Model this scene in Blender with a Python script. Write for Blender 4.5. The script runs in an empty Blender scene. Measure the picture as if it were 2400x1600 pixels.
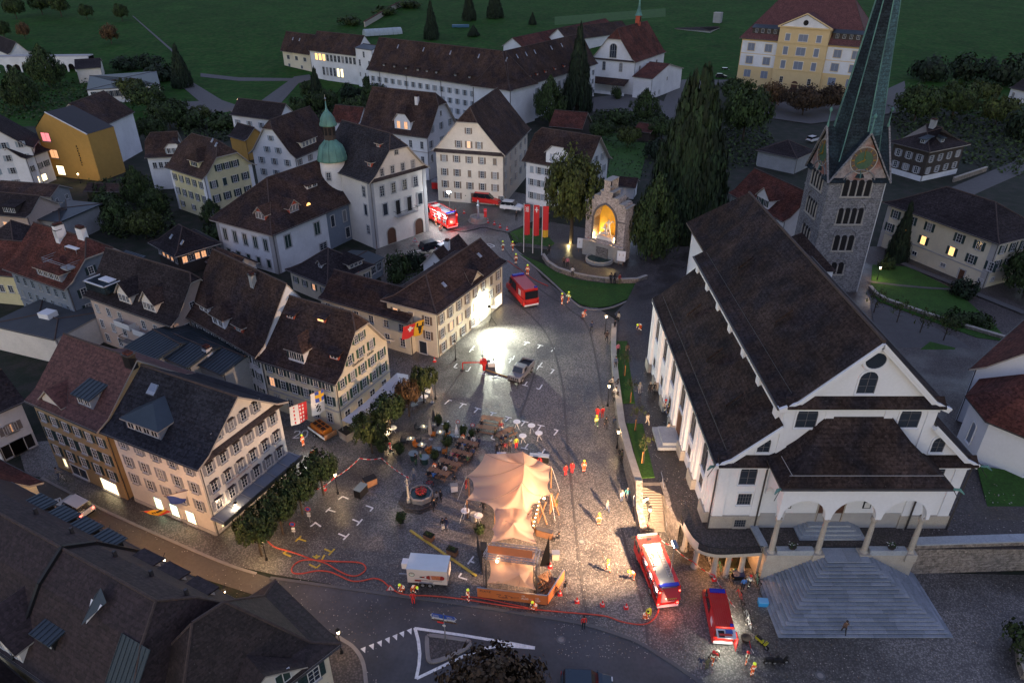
import bpy,math,random
from mathutils import Vector,Matrix
random.seed(7)
sc=bpy.context.scene
COL=sc.collection
R=math.radians
# camera
FPX,TH,HC=1664.0,R(30),58.0
SN,CS=math.sin(TH),math.cos(TH)
cam=bpy.data.cameras.new('camera');camo=bpy.data.objects.new('camera',cam);COL.objects.link(camo)
cam.sensor_width=36;cam.lens=36*FPX/2400;cam.clip_end=4000;cam.clip_start=.5
camo.location=(0,0,HC);camo.rotation_euler=(R(60),0,0);sc.camera=camo
# dusk sky, exposure
world=bpy.data.worlds.new('World');sc.world=world;world.use_nodes=True
wn=world.node_tree;bg=wn.nodes['Background']
sky=wn.nodes.new('ShaderNodeTexSky');sky.sky_type='NISHITA';sky.sun_disc=False
sky.sun_elevation=R(4.0);sky.sun_rotation=R(200);sky.air_density=1.6;sky.dust_density=.6;sky.ozone_density=4.5
hsv=wn.nodes.new('ShaderNodeHueSaturation');hsv.inputs['Saturation'].default_value=.62;hsv.inputs['Hue'].default_value=.533;wn.links.new(sky.outputs[0],hsv.inputs['Color']);wn.links.new(hsv.outputs[0],bg.inputs[0]);bg.inputs[1].default_value=.14
sun=bpy.data.lights.new('sun','SUN');suno=bpy.data.objects.new('sun',sun);COL.objects.link(suno)
sun.energy=.015;sun.angle=R(30);sun.color=(1,.86,.72)
suno.rotation_euler=(R(55),0,R(200-180))
vs=sc.view_settings;vs.view_transform='Standard';vs.look='None';vs.exposure=2.3;vs.gamma=1
try:vs.use_curve_mapping=False
except Exception:pass
# survey helpers: photo reading -> place in the town
def W(px,py,z=0.0):
 u=(px-1200)/FPX;v=(py-800)/FPX;t=(HC-z)/(SN+v*CS)
 return Vector((u*t,(CS-v*SN)*t,z))
def zat(py,Y):
 v=(py-800)/FPX;return HC-Y*(SN+v*CS)/(CS-v*SN)
def atY(px,py,Y):
 v=(py-800)/FPX;z=zat(py,Y);t=(HC-z)/(SN+v*CS);return Vector(((px-1200)/FPX*t,Y,z))
def hill(X,Y):
 return max(0.0,(Y-335)*.07)
def G(px,py):
 z=0.0
 for _ in range(25):
  p=W(px,py,z);z=.5*z+.5*hill(p.x,min(p.y,2500))
 return W(px,py,z)
# materials
MATS={}
def mat(name,rgb,rough=.85,var=.18,scale=1.2,bump=0.0,metal=0.0,emit=None,estr=0.0,rows=0.0,fleck=0.0,fine=0.0,tint=None,stain=0.0,spec=.4,alpha=None,coat=0.0,rowdark=.72):
 if name in MATS:return MATS[name]
 m=bpy.data.materials.new(name);m.use_nodes=True;MATS[name]=m
 nt=m.node_tree;b=nt.nodes['Principled BSDF'];N=nt.nodes.new;L=nt.links.new
 b.inputs['Roughness'].default_value=rough;b.inputs['Metallic'].default_value=metal
 b.inputs['Specular IOR Level'].default_value=spec
 if coat:b.inputs['Coat Weight'].default_value=coat
 if emit:
  b.inputs['Emission Color'].default_value=(*emit,1);b.inputs['Emission Strength'].default_value=estr
 if alpha is not None:
  b.inputs['Transmission Weight'].default_value=alpha;b.inputs['IOR'].default_value=1.1
 c=(*rgb,1)
 b.inputs['Base Color'].default_value=c
 if var<=0 and not rows:return m
 geo=N('ShaderNodeNewGeometry');pos=geo.outputs['Position']
 n1=N('ShaderNodeTexNoise');n1.inputs['Scale'].default_value=scale;n1.inputs['Detail'].default_value=6;n1.inputs['Roughness'].default_value=.65
 L(pos,n1.inputs['Vector'])
 mr=N('ShaderNodeMapRange');mr.inputs['From Min'].default_value=.3;mr.inputs['From Max'].default_value=.7
 mr.inputs['To Min'].default_value=1-var;mr.inputs['To Max'].default_value=1+var
 L(n1.outputs['Fac'],mr.inputs['Value'])
 fac=mr.outputs['Result']
 def mul(a,bb):
  x=N('ShaderNodeMath');x.operation='MULTIPLY';L(a,x.inputs[0])
  if isinstance(bb,float):x.inputs[1].default_value=bb
  else:L(bb,x.inputs[1])
  return x.outputs[0]
 if fine:
  n2=N('ShaderNodeTexNoise');n2.inputs['Scale'].default_value=scale*9;n2.inputs['Detail'].default_value=4;L(pos,n2.inputs['Vector'])
  m2=N('ShaderNodeMapRange');m2.inputs['From Min'].default_value=.3;m2.inputs['From Max'].default_value=.7
  m2.inputs['To Min'].default_value=1-fine;m2.inputs['To Max'].default_value=1+fine;L(n2.outputs['Fac'],m2.inputs['Value'])
  fac=mul(fac,m2.outputs['Result'])
 hgt=None
 if rows:
  sx=N('ShaderNodeSeparateXYZ');L(pos,sx.inputs[0])
  q=mul(sx.outputs['Z'],1.0/rows)
  fr=N('ShaderNodeMath');fr.operation='FRACT';L(q,fr.inputs[0])
  m3=N('ShaderNodeMapRange');m3.inputs['From Min'].default_value=0;m3.inputs['From Max'].default_value=.35
  m3.inputs['To Min'].default_value=rowdark;m3.inputs['To Max'].default_value=1.0;L(fr.outputs[0],m3.inputs['Value'])
  fac=mul(fac,m3.outputs['Result']);hgt=fr.outputs[0]
  vo=N('ShaderNodeTexVoronoi');vo.inputs['Scale'].default_value=4.2;L(pos,vo.inputs['Vector'])
  sc2=N('ShaderNodeSeparateColor');L(vo.outputs['Color'],sc2.inputs[0])
  m4=N('ShaderNodeMapRange');m4.inputs['To Min'].default_value=.62;m4.inputs['To Max'].default_value=1.38;L(sc2.outputs[0],m4.inputs['Value'])
  fac=mul(fac,m4.outputs['Result'])
 if stain:
  n5=N('ShaderNodeTexNoise');n5.inputs['Scale'].default_value=.13;n5.inputs['Detail'].default_value=5;L(pos,n5.inputs['Vector'])
  m5=N('ShaderNodeMapRange');m5.inputs['From Min'].default_value=.42;m5.inputs['From Max'].default_value=.58
  m5.inputs['To Min'].default_value=1-stain;m5.inputs['To Max'].default_value=1+stain*.5;L(n5.outputs['Fac'],m5.inputs['Value'])
  fac=mul(fac,m5.outputs['Result'])
 mx=N('ShaderNodeMix');mx.data_type='RGBA';mx.blend_type='MULTIPLY';mx.inputs['Factor'].default_value=1
 if tint:
  tn=N('ShaderNodeTexNoise');tn.inputs['Scale'].default_value=.35;tn.inputs['Detail'].default_value=6;L(pos,tn.inputs['Vector'])
  tm=N('ShaderNodeMapRange');tm.inputs['From Min'].default_value=.44;tm.inputs['From Max'].default_value=.62;L(tn.outputs['Fac'],tm.inputs['Value'])
  mt=N('ShaderNodeMix');mt.data_type='RGBA';mt.inputs['A'].default_value=c;mt.inputs['B'].default_value=(*tint,1)
  L(tm.outputs['Result'],mt.inputs['Factor']);L(mt.outputs['Result'],mx.inputs['A'])
 else:mx.inputs['A'].default_value=c
 cc=N('ShaderNodeCombineColor')
 for i in range(3):L(fac,cc.inputs[i])
 L(cc.outputs[0],mx.inputs['B'])
 out=mx.outputs['Result']
 if fleck:
  v2=N('ShaderNodeTexVoronoi');v2.inputs['Scale'].default_value=2.6;L(pos,v2.inputs['Vector'])
  m6=N('ShaderNodeMath');m6.operation='LESS_THAN';m6.inputs[1].default_value=fleck;L(v2.outputs['Distance'],m6.inputs[0])
  mf=N('ShaderNodeMix');mf.data_type='RGBA';mf.inputs['B'].default_value=(.2,.19,.17,1)
  L(m6.outputs[0],mf.inputs['Factor']);L(out,mf.inputs['A']);out=mf.outputs['Result']
 L(out,b.inputs['Base Color'])
 if bump:
  bm=N('ShaderNodeBump');bm.inputs['Strength'].default_value=bump;bm.inputs['Distance'].default_value=.05
  if hgt is not None:L(hgt,bm.inputs['Height'])
  else:
   n6=N('ShaderNodeTexNoise');n6.inputs['Scale'].default_value=max(8,scale*8);n6.inputs['Detail'].default_value=4;L(pos,n6.inputs['Vector']);L(n6.outputs['Fac'],bm.inputs['Height'])
  L(bm.outputs[0],b.inputs['Normal'])
 return m
def emis(name,rgb,s):
 return mat(name,rgb,.5,0,emit=rgb,estr=s)
WHITE=mat('white_render',(.66,.67,.70),.9,.07,.35,fine=.05,stain=.08)
WARMW=mat('warm_white_render',(.66,.62,.57),.9,.07,.35,fine=.05,stain=.08)
CREAM=mat('cream_render',(.60,.54,.42),.9,.07,.35,fine=.05,stain=.08)
YELLO=mat('yellow_render',(.58,.53,.33),.9,.07,.35,fine=.05,stain=.08)
OCHRE=mat('ochre_board',(.40,.235,.06),.8,.08,.8,fine=.08)
PINKB=mat('pinkish_render',(.47,.37,.32),.9,.07,.35,fine=.05,stain=.08)
BLUEG=mat('blue_grey_render',(.17,.20,.25),.9,.07,.35,fine=.05,stain=.08)
SCHOO=mat('school_yellow',(.60,.45,.24),.9,.05,.5)
GREYW=mat('grey_concrete',(.28,.29,.30),.9,.12,.6,fine=.08)
TIMBW=mat('dark_timber',(.05,.04,.035),.85,.2,3,fine=.2)
STONE=mat('tower_stone',(.20,.195,.205),.9,.14,.8,fine=.22,rows=.42,bump=.6)
ASHLR=mat('sandstone',(.36,.33,.29),.9,.12,.9,fine=.12)
RUBBL=mat('rubble_wall',(.22,.19,.17),.95,.2,1.5,fine=.3,bump=.8,rows=.35)
GRANT=mat('granite',(.30,.33,.37),.75,.12,.7,fine=.12)
TRIM=mat('stone_trim',(.36,.35,.35),.85,.08,.8)
RBRN=mat('brown_tile',(.060,.038,.031),.95,.25,.8,bump=.5,rows=.33,fine=.2,fleck=.05,tint=(.040,.029,.030),spec=.12,stain=.2)
RRED=mat('red_tile',(.105,.040,.031),.95,.25,.8,bump=.5,rows=.33,fine=.2,fleck=.04,tint=(.07,.032,.028),spec=.12,stain=.2)
RDRK=mat('dark_tile',(.032,.026,.028),.95,.22,.8,bump=.5,rows=.33,fine=.2,fleck=.05,spec=.12,stain=.2)
RGRY=mat('slate_grey_tile',(.033,.032,.038),.95,.2,.8,bump=.5,rows=.33,fine=.18,spec=.12,stain=.2)
RCHU=mat('church_tile',(.043,.030,.027),.95,.3,.5,bump=.5,rows=.30,fine=.25,fleck=.06,tint=(.026,.022,.026),spec=.12,stain=.2)
RREDS=mat('school_red_tile',(.095,.038,.038),.8,.2,.6,rows=.4,fine=.15)
METAL=mat('standing_seam',(.050,.066,.080),.5,.1,.6,fine=.05,metal=.4)
COPPR=mat('green_copper',(.10,.24,.21),.6,.22,1.4,fine=.2,tint=(.06,.14,.13))
COPDK=mat('dark_shingle',(.016,.024,.032),.8,.4,.8,fine=.35,tint=(.022,.038,.046),rows=.5,rowdark=.6,spec=.15)
RIDGE=mat('ridge_tile',(.062,.043,.038),.85,.3,3,fine=.2)
GUTTR=mat('gutter_metal',(.05,.045,.045),.5,.1)
SOFF=mat('soffit',(.32,.29,.26),.9,.05)
PENTM=mat('pent_tile',(.05,.036,.034),.8,.2,1,rows=.3)
GLASS=mat('window_glass',(.025,.033,.048),.2,0,spec=.7)
GLASC=mat('curtained_glass',(.20,.20,.21),.3,0)
GLASB=mat('blind_glass',(.17,.20,.27),.3,0,spec=.6)
LITW=mat('lit_window',(.9,.5,.2),.5,.0,emit=(1,.50,.14),estr=.55)
LITD=mat('dim_lit_window',(.6,.35,.2),.5,.0,emit=(1,.48,.22),estr=.2)
LITY=mat('pale_lit_window',(.9,.8,.5),.5,.0,emit=(1,.80,.38),estr=.5)
LITC=mat('lit_shop_window',(.9,.85,.6),.5,.6,1.5,emit=(1,.78,.42),estr=.8)
FRAME=mat('white_frame',(.6,.6,.6),.7,0)
SHG=mat('shutter_green',(.030,.075,.045),.6,0)
SHDG=mat('shutter_dark_green',(.018,.040,.042),.6,0)
SHGY=mat('shutter_grey',(.24,.245,.27),.7,0)
SHBL=mat('shutter_blue_grey',(.26,.31,.36),.7,0)
SHBR=mat('shutter_brown',(.17,.13,.10),.7,0)
SHWG=mat('shutter_warm_grey',(.22,.19,.18),.7,0)
DOORB=mat('door_brown',(.09,.04,.025),.6,.2,4)
BLACK=mat('black_iron',(.012,.012,.014),.5,0)
DARKV=mat('dark_interior',(.012,.011,.012),.95,0)
REDW=mat('red_cladding',(.36,.07,.04),.7,.1,1)
PAINT=mat('road_paint',(.75,.75,.75),.8,.2,3)
PAINY=mat('yellow_paint',(.55,.40,.05),.8,.25,3)
WHITEP=mat('white_plastic',(.75,.75,.76),.5,0)
STEEL=mat('steel',(.35,.36,.38),.35,.05,metal=.7)
WOOD=mat('wood_plank',(.30,.15,.075),.7,.2,4)
# mesh building
class MB:
 def __init__(s):s.v=[];s.f=[];s.m=[];s.mats=[]
 def mi(s,m):
  if m not in s.mats:s.mats.append(m)
  return s.mats.index(m)
 def add(s,vs_,fs,m):
  o=len(s.v);s.v+=[tuple(p) for p in vs_];k=s.mi(m)
  for f in fs:s.f.append(tuple(i+o for i in f));s.m.append(k)
 def quad(s,a,b,c,d,m):s.add([a,b,c,d],[(0,1,2,3)],m)
 def poly(s,pts,m):s.add(pts,[tuple(range(len(pts)))],m)
 def box(s,x0,x1,y0,y1,z0,z1,m,bev=0):
  s.add([(x0,y0,z0),(x1,y0,z0),(x1,y1,z0),(x0,y1,z0),(x0,y0,z1),(x1,y0,z1),(x1,y1,z1),(x0,y1,z1)],[(0,3,2,1),(4,5,6,7),(0,1,5,4),(1,2,6,5),(2,3,7,6),(3,0,4,7)],m)
 def prism(s,pts,z0,z1,m,m2=None):
  n=len(pts);vs_=[(p[0],p[1],z0) for p in pts]+[(p[0],p[1],z1) for p in pts]
  s.add(vs_,[tuple(range(n-1,-1,-1))]+[(i,(i+1)%n,n+(i+1)%n,n+i) for i in range(n)],m)
  s.add(vs_[n:],[tuple(range(n))],m2 or m)
 def extr(s,pts,d,m):
  n=len(pts);d=Vector(d);a=[Vector(p) for p in pts];b=[p+d for p in a]
  s.add(a+b,[tuple(range(n-1,-1,-1)),tuple(range(n,2*n))]+[(i,(i+1)%n,n+(i+1)%n,n+i) for i in range(n)],m)
 def bar(s,a,b,w,h,m):
  a=Vector(a);b=Vector(b);t=(b-a).normalized();up=Vector((0,0,1))
  if abs(t.z)>.95:up=Vector((0,1,0))
  x=t.cross(up).normalized()*w/2;y=x.cross(t).normalized()*h/2
  s.add([a-x-y,a+x-y,a+x+y,a-x+y,b-x-y,b+x-y,b+x+y,b-x+y],[(0,3,2,1),(4,5,6,7),(0,1,5,4),(1,2,6,5),(2,3,7,6),(3,0,4,7)],m)
 def tube(s,pts,r,m,n=6,rs=None,cap=True):
  pts=[Vector(p) for p in pts];rings=[];k=len(pts);prev=None;vs_=[];fs=[]
  for i,p in enumerate(pts):
   t=(pts[min(i+1,k-1)]-pts[max(i-1,0)]).normalized()
   if prev is None:
    ref=Vector((0,0,1)) if abs(t.z)<.9 else Vector((1,0,0));x=t.cross(ref).normalized()
   else:x=(prev-t*prev.dot(t)).normalized()
   prev=x;y=t.cross(x);rr=rs[i] if rs else r
   for j in range(n):
    a=2*math.pi*j/n;vs_.append(p+(x*math.cos(a)+y*math.sin(a))*rr)
  for i in range(k-1):
   for j in range(n):fs.append((i*n+j,i*n+(j+1)%n,(i+1)*n+(j+1)%n,(i+1)*n+j))
  if cap:fs+=[tuple(range(n-1,-1,-1)),tuple((k-1)*n+j for j in range(n))]
  s.add(vs_,fs,m)
 def lathe(s,prof,m,n=10,c=(0,0),cap=True,ph=0):
  vs_=[];fs=[]
  for r_,z in prof:
   for j in range(n):
    a=2*math.pi*j/n+ph;vs_.append((c[0]+r_*math.cos(a),c[1]+r_*math.sin(a),z))
  for i in range(len(prof)-1):
   for j in range(n):fs.append((i*n+j,i*n+(j+1)%n,(i+1)*n+(j+1)%n,(i+1)*n+j))
  if cap:fs+=[tuple(range(n-1,-1,-1)),tuple((len(prof)-1)*n+j for j in range(n))]
  s.add(vs_,fs,m)
 def xf(s,M_,start=0):
  for i in range(start,len(s.v)):s.v[i]=tuple(M_@Vector(s.v[i]))
 def mesh(s,name,smooth=False):
  me=bpy.data.meshes.new(name);me.from_pydata(s.v,[],s.f)
  for m in s.mats:me.materials.append(m)
  me.polygons.foreach_set('material_index',s.m)
  if smooth:me.polygons.foreach_set('use_smooth',[True]*len(s.f))
  me.update();return me
 def obj(s,name,parent=None,smooth=False,**kw):return link(name,s.mesh(name,smooth),parent,**kw)
def link(name,me,parent=None,loc=None,rz=None,label=None,cat=None,group=None,kind=None,M=None):
 o=bpy.data.objects.new(name,me);COL.objects.link(o)
 if parent is not None:o.parent=parent
 if M is not None:o.matrix_local=M
 if loc is not None:o.location=loc
 if rz is not None:o.rotation_euler=(0,0,rz)
 return tag(o,label,cat,group,kind)
def tag(o,label=None,cat=None,group=None,kind=None):
 if label:o['label']=label
 if cat:o['category']=cat
 if group:o['group']=group
 if kind:o['kind']=kind
 return o
def empty(name,loc,rz=0,label=None,cat=None,group=None):
 return link(name,None,None,loc,rz,label,cat,group)
def kids(o,_c={}):
 return list(o.children)
def copy_tree(o,parent=None,**kw):
 c=o.copy();COL.objects.link(c)
 if parent:c.parent=parent
 for ch in o.children:copy_tree(ch,c)
 if kw.get('loc') is not None:c.location=kw['loc']
 if kw.get('rz') is not None:c.rotation_euler=(0,0,kw['rz'])
 if kw.get('s') is not None:c.scale=(kw['s'],)*3
 tag(c,kw.get('label'),kw.get('cat'),kw.get('group'))
 return c
# windows: shared meshes per size
_wc={}
def win_meshes(w,h,fm,pm,sh,arch,mull,trim):
 key=(round(w,2),round(h,2),fm.name,pm.name,sh.name if sh else '',arch,mull,trim.name if trim else '')
 if key in _wc:return _wc[key]
 fr=MB();t=.07
 def top(x):
  return h
 if arch:
  n=8;a=[(-w/2*math.cos(math.pi*i/n),h-w/2+w/2*math.sin(math.pi*i/n)) for i in range(n+1)]
  out=[(-w/2,0)]+a+[(w/2,0)]
 else:out=[(-w/2,0),(-w/2,h),(w/2,h),(w/2,0)]
 k=len(out)
 def off(p,e):
  x,z=p;cx,cz=0,h*.5
  return (x+(e if x>.001 else -e if x<-.001 else 0),z+(e if z>cz else -e))
 tm=trim or fm;e=.14 if trim else .07
 for i in range(k):
  p,q=out[i],out[(i+1)%k];P,Q=off(p,e),off(q,e)
  fr.add([(p[0],-.09,p[1]),(q[0],-.09,q[1]),(Q[0],-.09,Q[1]),(P[0],-.09,P[1]),(p[0],0,p[1]),(q[0],0,q[1]),(Q[0],0,Q[1]),(P[0],0,P[1])],[(0,1,2,3),(3,2,6,7),(1,0,4,5)],tm)
 for i in range(1,mull[0]):
  x=-w/2+w*i/mull[0];fr.box(x-.024,x+.024,-.06,-.025,.03,h-.03,fm)
 for i in range(1,mull[1]):
  z=h*i/mull[1];fr.box(-w/2+.02,w/2-.02,-.055,-.025,z-.016,z+.016,fm)
 if fm is not tm:
  fr.box(-w/2,-w/2+.06,-.07,-.02,0,h-(.3*w if arch else 0),fm);fr.box(w/2-.06,w/2,-.07,-.02,0,h-(.3*w if arch else 0),fm);
  if not arch:fr.box(-w/2+.06,w/2-.06,-.07,-.02,h-.06,h,fm)
 pa=MB();pa.poly([(x,-.02,z) for x,z in reversed(out)],pm)
 si=MB();si.box(-w/2-.14,w/2+.14,-.2,0,-.16,-.075,trim or TRIM)
 s_=None
 if sh:
  s_=MB();ww=w/2+.02;s_.box(-ww/2,ww/2,-.05,0,-.03,h+.02,sh)
  nsl=4
  for i in range(nsl):
   z=h*(i+.12)/nsl;s_.add([(-ww/2+.06,-.05,z),(ww/2-.06,-.05,z),(ww/2-.06,-.085,z+h/nsl*.38),(-ww/2+.06,-.085,z+h/nsl*.38),(ww/2-.06,-.05,z+h/nsl*.75),(-ww/2+.06,-.05,z+h/nsl*.75)],[(0,1,2,3),(3,2,4,5)],sh)
  s_=s_.mesh('shutter')
 r_=(fr.mesh('window'),pa.mesh('pane'),si.mesh('sill'),s_)
 _wc[key]=r_;return r_
def window(parent,M_,w,h,fm=FRAME,pm=GLASS,sh=None,arch=False,mull=(2,3),trim=None,closed=False,sill=True,name='window'):
 f_,p_,s_,t_=win_meshes(w,h,fm,pm,sh,arch,mull,trim)
 o=link(name,f_,parent,M=M_)
 link('pane',p_,o)
 if sill:link('sill',s_,o)
 if t_:
  ww=w/2+.02
  if closed:link('shutter',t_,o,loc=(-ww/2,-.09,0));link('shutter',t_,o,loc=(ww/2,-.09,0))
  else:
   e=.14 if trim else .08
   link('shutter',t_,o,loc=(-w/2-ww/2-e,0,0));link('shutter',t_,o,loc=(w/2+ww/2+e,0,0))
 return o
# houses
class House:
 pass
def house(name,label,P0,P1,P2,z,h,ridge='w',hip=(0,0),o=.6,og=.5,wall=WHITE,roof=RBRN,cat='house',base=-1.5,flare=.14,wins=(),plinth=None,under=None,group=None,strip=None,roofname='roof',runr=1.0,fb=None,LD=None,pent=(),gut=True,corner=None,steep=None,hipq=None):
 A=W(*P0,z) if len(P0)==2 else Vector(P0);B=W(*P1,z) if len(P1)==2 else Vector(P1);C=W(*P2,z) if len(P2)==2 else Vector(P2)
 u=(B-A);Lu=u.length;u.normalize();w_=Vector((-u.y,u.x,0));Lw=(C-A).dot(w_)
 if LD:
  if LD[0]:Lu=LD[0]
  if LD[1]:Lw=LD[1]
 H=House();H.z=z
 if ridge=='u':org=A;xa=u;L,D=Lu,Lw
 else:org=A+u*Lu;xa=w_;L,D=Lw,Lu
 rz=math.atan2(xa.y,xa.x)
 root=empty(name,(org.x,org.y,0),rz,label,cat,group);H.root=root
 H.L,H.D,H.o,H.og,H.h,H.ridge=L,D,o,og,h,ridge
 half=D/2;fb=fb or (min(1.6,half*.3) if flare else 0)
 def prof(s):
  if not flare:return z+h*s/half
  hf=flare*h
  return z+hf*s/fb if s<fb else z+hf+(h-hf)*(s-fb)/(half-fb)
 H.prof=prof;H.half=half
 sq=[half*(1-q) if q<1 else 0 for q in hip]
 lv=sorted(set([0,half]+([fb] if fb else [])+[x for x,q in zip(sq,hip) if 0<q]))
 run=[0 if q==0 else (half-sq[i])*runr for i,q in enumerate(hip)]
 def xl(s):return 0 if hip[0]==0 or s<=sq[0] else run[0]*(s-sq[0])/(half-sq[0])
 def xr(s):return L if hip[1]==0 or s<=sq[1] else L-run[1]*(s-sq[1])/(half-sq[1])
 V=[];F=[]
 def vid(x,y,zz):
  for i,p in enumerate(V):
   if abs(p[0]-x)<1e-4 and abs(p[1]-y)<1e-4 and abs(p[2]-zz)<1e-4:return i
  V.append((x,y,zz));return len(V)-1
 def face(pts):
  ids=[]
  for p in pts:
   i=vid(*p)
   if not ids or (ids[-1]!=i and ids[0]!=i):ids.append(i)
  if len(ids)>2:F.append(tuple(ids))
 for s0,s1 in zip(lv,lv[1:]):
  z0,z1=prof(s0),prof(s1)
  face([(xl(s0),s0,z0),(xr(s0),s0,z0),(xr(s1),s1,z1),(xl(s1),s1,z1)])
  face([(xr(s0),D-s0,z0),(xl(s0),D-s0,z0),(xl(s1),D-s1,z1),(xr(s1),D-s1,z1)])
  if hip[0] and s0>=sq[0]-1e-6:face([(xl(s0),D-s0,z0),(xl(s0),s0,z0),(xl(s1),s1,z1),(xl(s1),D-s1,z1)])
  if hip[1] and s0>=sq[1]-1e-6:face([(xr(s0),s0,z0),(xr(s0),D-s0,z0),(xr(s1),D-s1,z1),(xr(s1),s1,z1)])
 th=.24;n=len(V);mb=MB()
 mb.add(V,F,roof)
 bot=[(p[0],p[1],p[2]-th) for p in V]
 mb.add(bot,[tuple(reversed(f)) for f in F],SOFF)
 cnt={}
 for f in F:
  for a,b in zip(f,f[1:]+f[:1]):cnt[(a,b)]=1
 rim=[(a,b) for (a,b) in cnt if (b,a) not in cnt]
 mb.add(V+bot,[(b,a,a+n,b+n) for a,b in rim],SOFF if roof is not METAL else METAL)
 ro=mb.obj(roofname,root);H.roof=ro
 rt=MB();zr=prof(half)
 rt.tube([(xl(half),half,zr+.03),(xr(half),half,zr+.03)],.13,RIDGE,5)
 for e,q in enumerate(hip):
  if q:
   fx=xl if e==0 else xr
   for sgn in (0,1):
    pts=[]
    for s in lv:
     if s>=sq[e]-1e-6:pts.append((fx(s),s if sgn==0 else D-s,prof(s)+.02))
    rt.tube(pts,.12,RIDGE,5)
 rt.obj('ridge_tiles',root)
 if gut:
  for yy in (-.07,D+.07):
   g=MB();g.tube([(xl(0)+.1,yy,z-.1),(xr(0)-.1,yy,z-.1)],.09,GUTTR,6);g.obj('gutter',root)
 x0,x1,y0,y1=og if not hip[0]>=1 else o,L-(og if not hip[1]>=1 else o),o,D-o
 H.rect=(x0,x1,y0,y1)
 wb=MB();zt=prof(o)-th*.6
 wb.add([(x0,y0,base),(x1,y0,base),(x1,y1,base),(x0,y1,base),(x0,y0,zt),(x1,y0,zt),(x1,y1,zt),(x0,y1,zt)],[(0,1,5,4),(2,3,7,6)]+([(3,0,4,7)] if hip[0]>=1 else [])+([(1,2,6,5)] if hip[1]>=1 else []),wall)
 for e,xx in ((0,x0),(1,x1)):
  if hip[e]>=1:continue
  ss=[s for s in lv if s>o and s<=sq[e]+1e-6] if hip[e] else [s for s in lv if s>o]
  pts=[(xx,y0,base),(xx,y1,base),(xx,y1,zt)]+[(xx,D-s,prof(s)-th*.6) for s in ss]+[(xx,s,prof(s)-th*.6) for s in reversed(ss)]+[(xx,y0,zt)]
  cl=[]
  for p in pts:
   if not cl or (Vector(p)-Vector(cl[-1])).length>1e-3:cl.append(p)
  if e==0:cl=cl[::-1]
  wb.poly(cl,wall)
 H.wall=wb.obj('wall',root)
 c=[Vector((x0,y0,0)),Vector((x1,y0,0)),Vector((x1,y1,0)),Vector((x0,y1,0))]
 if ridge=='u':H.fac={'U':(c[0],c[1]),'W':(c[3],c[0]),'B':(c[2],c[3]),'R':(c[1],c[2])}
 else:H.fac={'U':(c[3],c[0]),'W':(c[2],c[3]),'R':(c[0],c[1]),'B':(c[1],c[2])}
 if plinth or strip:
  for k,(a,b) in H.fac.items():
   if k in ('B',):continue
   d=(b-a).normalized();nrm=Vector((d.y,-d.x,0))
   if plinth:
    m=MB();m.add([a+nrm*.06+Vector((0,0,base)),b+nrm*.06+Vector((0,0,base)),b+nrm*.06+Vector((0,0,plinth[0])),a+nrm*.06+Vector((0,0,plinth[0])),a+Vector((0,0,plinth[0])),b+Vector((0,0,plinth[0]))],[(0,1,2,3),(3,2,5,4)],plinth[1]);m.obj('plinth',root)
   if strip:
    for zz in strip[0]:
     m=MB();m.bar(a+nrm*.05+Vector((0,0,zz)),b+nrm*.05+Vector((0,0,zz)),.16,.22,strip[1]);m.obj('string_course',root)
 if corner:
  for k in ('U','W','R'):
   a,b=H.fac[k];d=(b-a).normalized();nrm=Vector((d.y,-d.x,0))
   for p,sg in ((a,1),(b,-1)):
    m=MB();q=p+d*sg*.45;m.bar(q+nrm*.02+Vector((0,0,base)),q+nrm*.02+Vector((0,0,zt-.05)),.9 if abs(nrm.y)<2 else .9,.1,corner)
    m=MB();p0=p if sg>0 else p-d*.9
    m.extr([p0+nrm*.05+Vector((0,0,base)),p0+d*.9+nrm*.05+Vector((0,0,base)),p0+d*.9+nrm*.05+Vector((0,0,zt-.08)),p0+nrm*.05+Vector((0,0,zt-.08))],-nrm*.1,corner);m.obj('corner_pilaster',root)
 for wd in wins:wrow(H,**wd)
 for pz in pent:
  k,zz,dep=pz;a,b=H.fac[k];d=(b-a).normalized();nrm=Vector((d.y,-d.x,0));m=MB()
  p=[a-d*.3+Vector((0,0,zz+dep*.7)),b+d*.3+Vector((0,0,zz+dep*.7)),b+d*.3+nrm*dep+Vector((0,0,zz)),a-d*.3+nrm*dep+Vector((0,0,zz))]
  q=[x-Vector((0,0,.15)) for x in p]
  m.add(p+q,[(3,2,1,0),(4,5,6,7),(2,3,7,6),(1,2,6,5),(3,0,4,7)],PENTM);m.obj('pent_roof',root)
 a,b=H.fac['U'];d=(b-a).normalized();nrm=Vector((d.y,-d.x,0));m=MB()
 m.tube([a+d*.15+nrm*.14+Vector((0,0,base)),a+d*.15+nrm*.14+Vector((0,0,zt-.1))],.06,GUTTR,5);m.obj('downpipe',root)
 return H
def fM(H,k,a,z,d=0.0):
 A,B=H.fac[k];dr=(B-A).normalized();nrm=Vector((dr.y,-dr.x,0))
 p=A+dr*a+nrm*d;M_=Matrix(((dr.x,-nrm.x,0,p.x),(dr.y,-nrm.y,0,p.y),(0,0,1,z),(0,0,0,1)))
 return M_
def flen(H,k):A,B=H.fac[k];return (B-A).length
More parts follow.
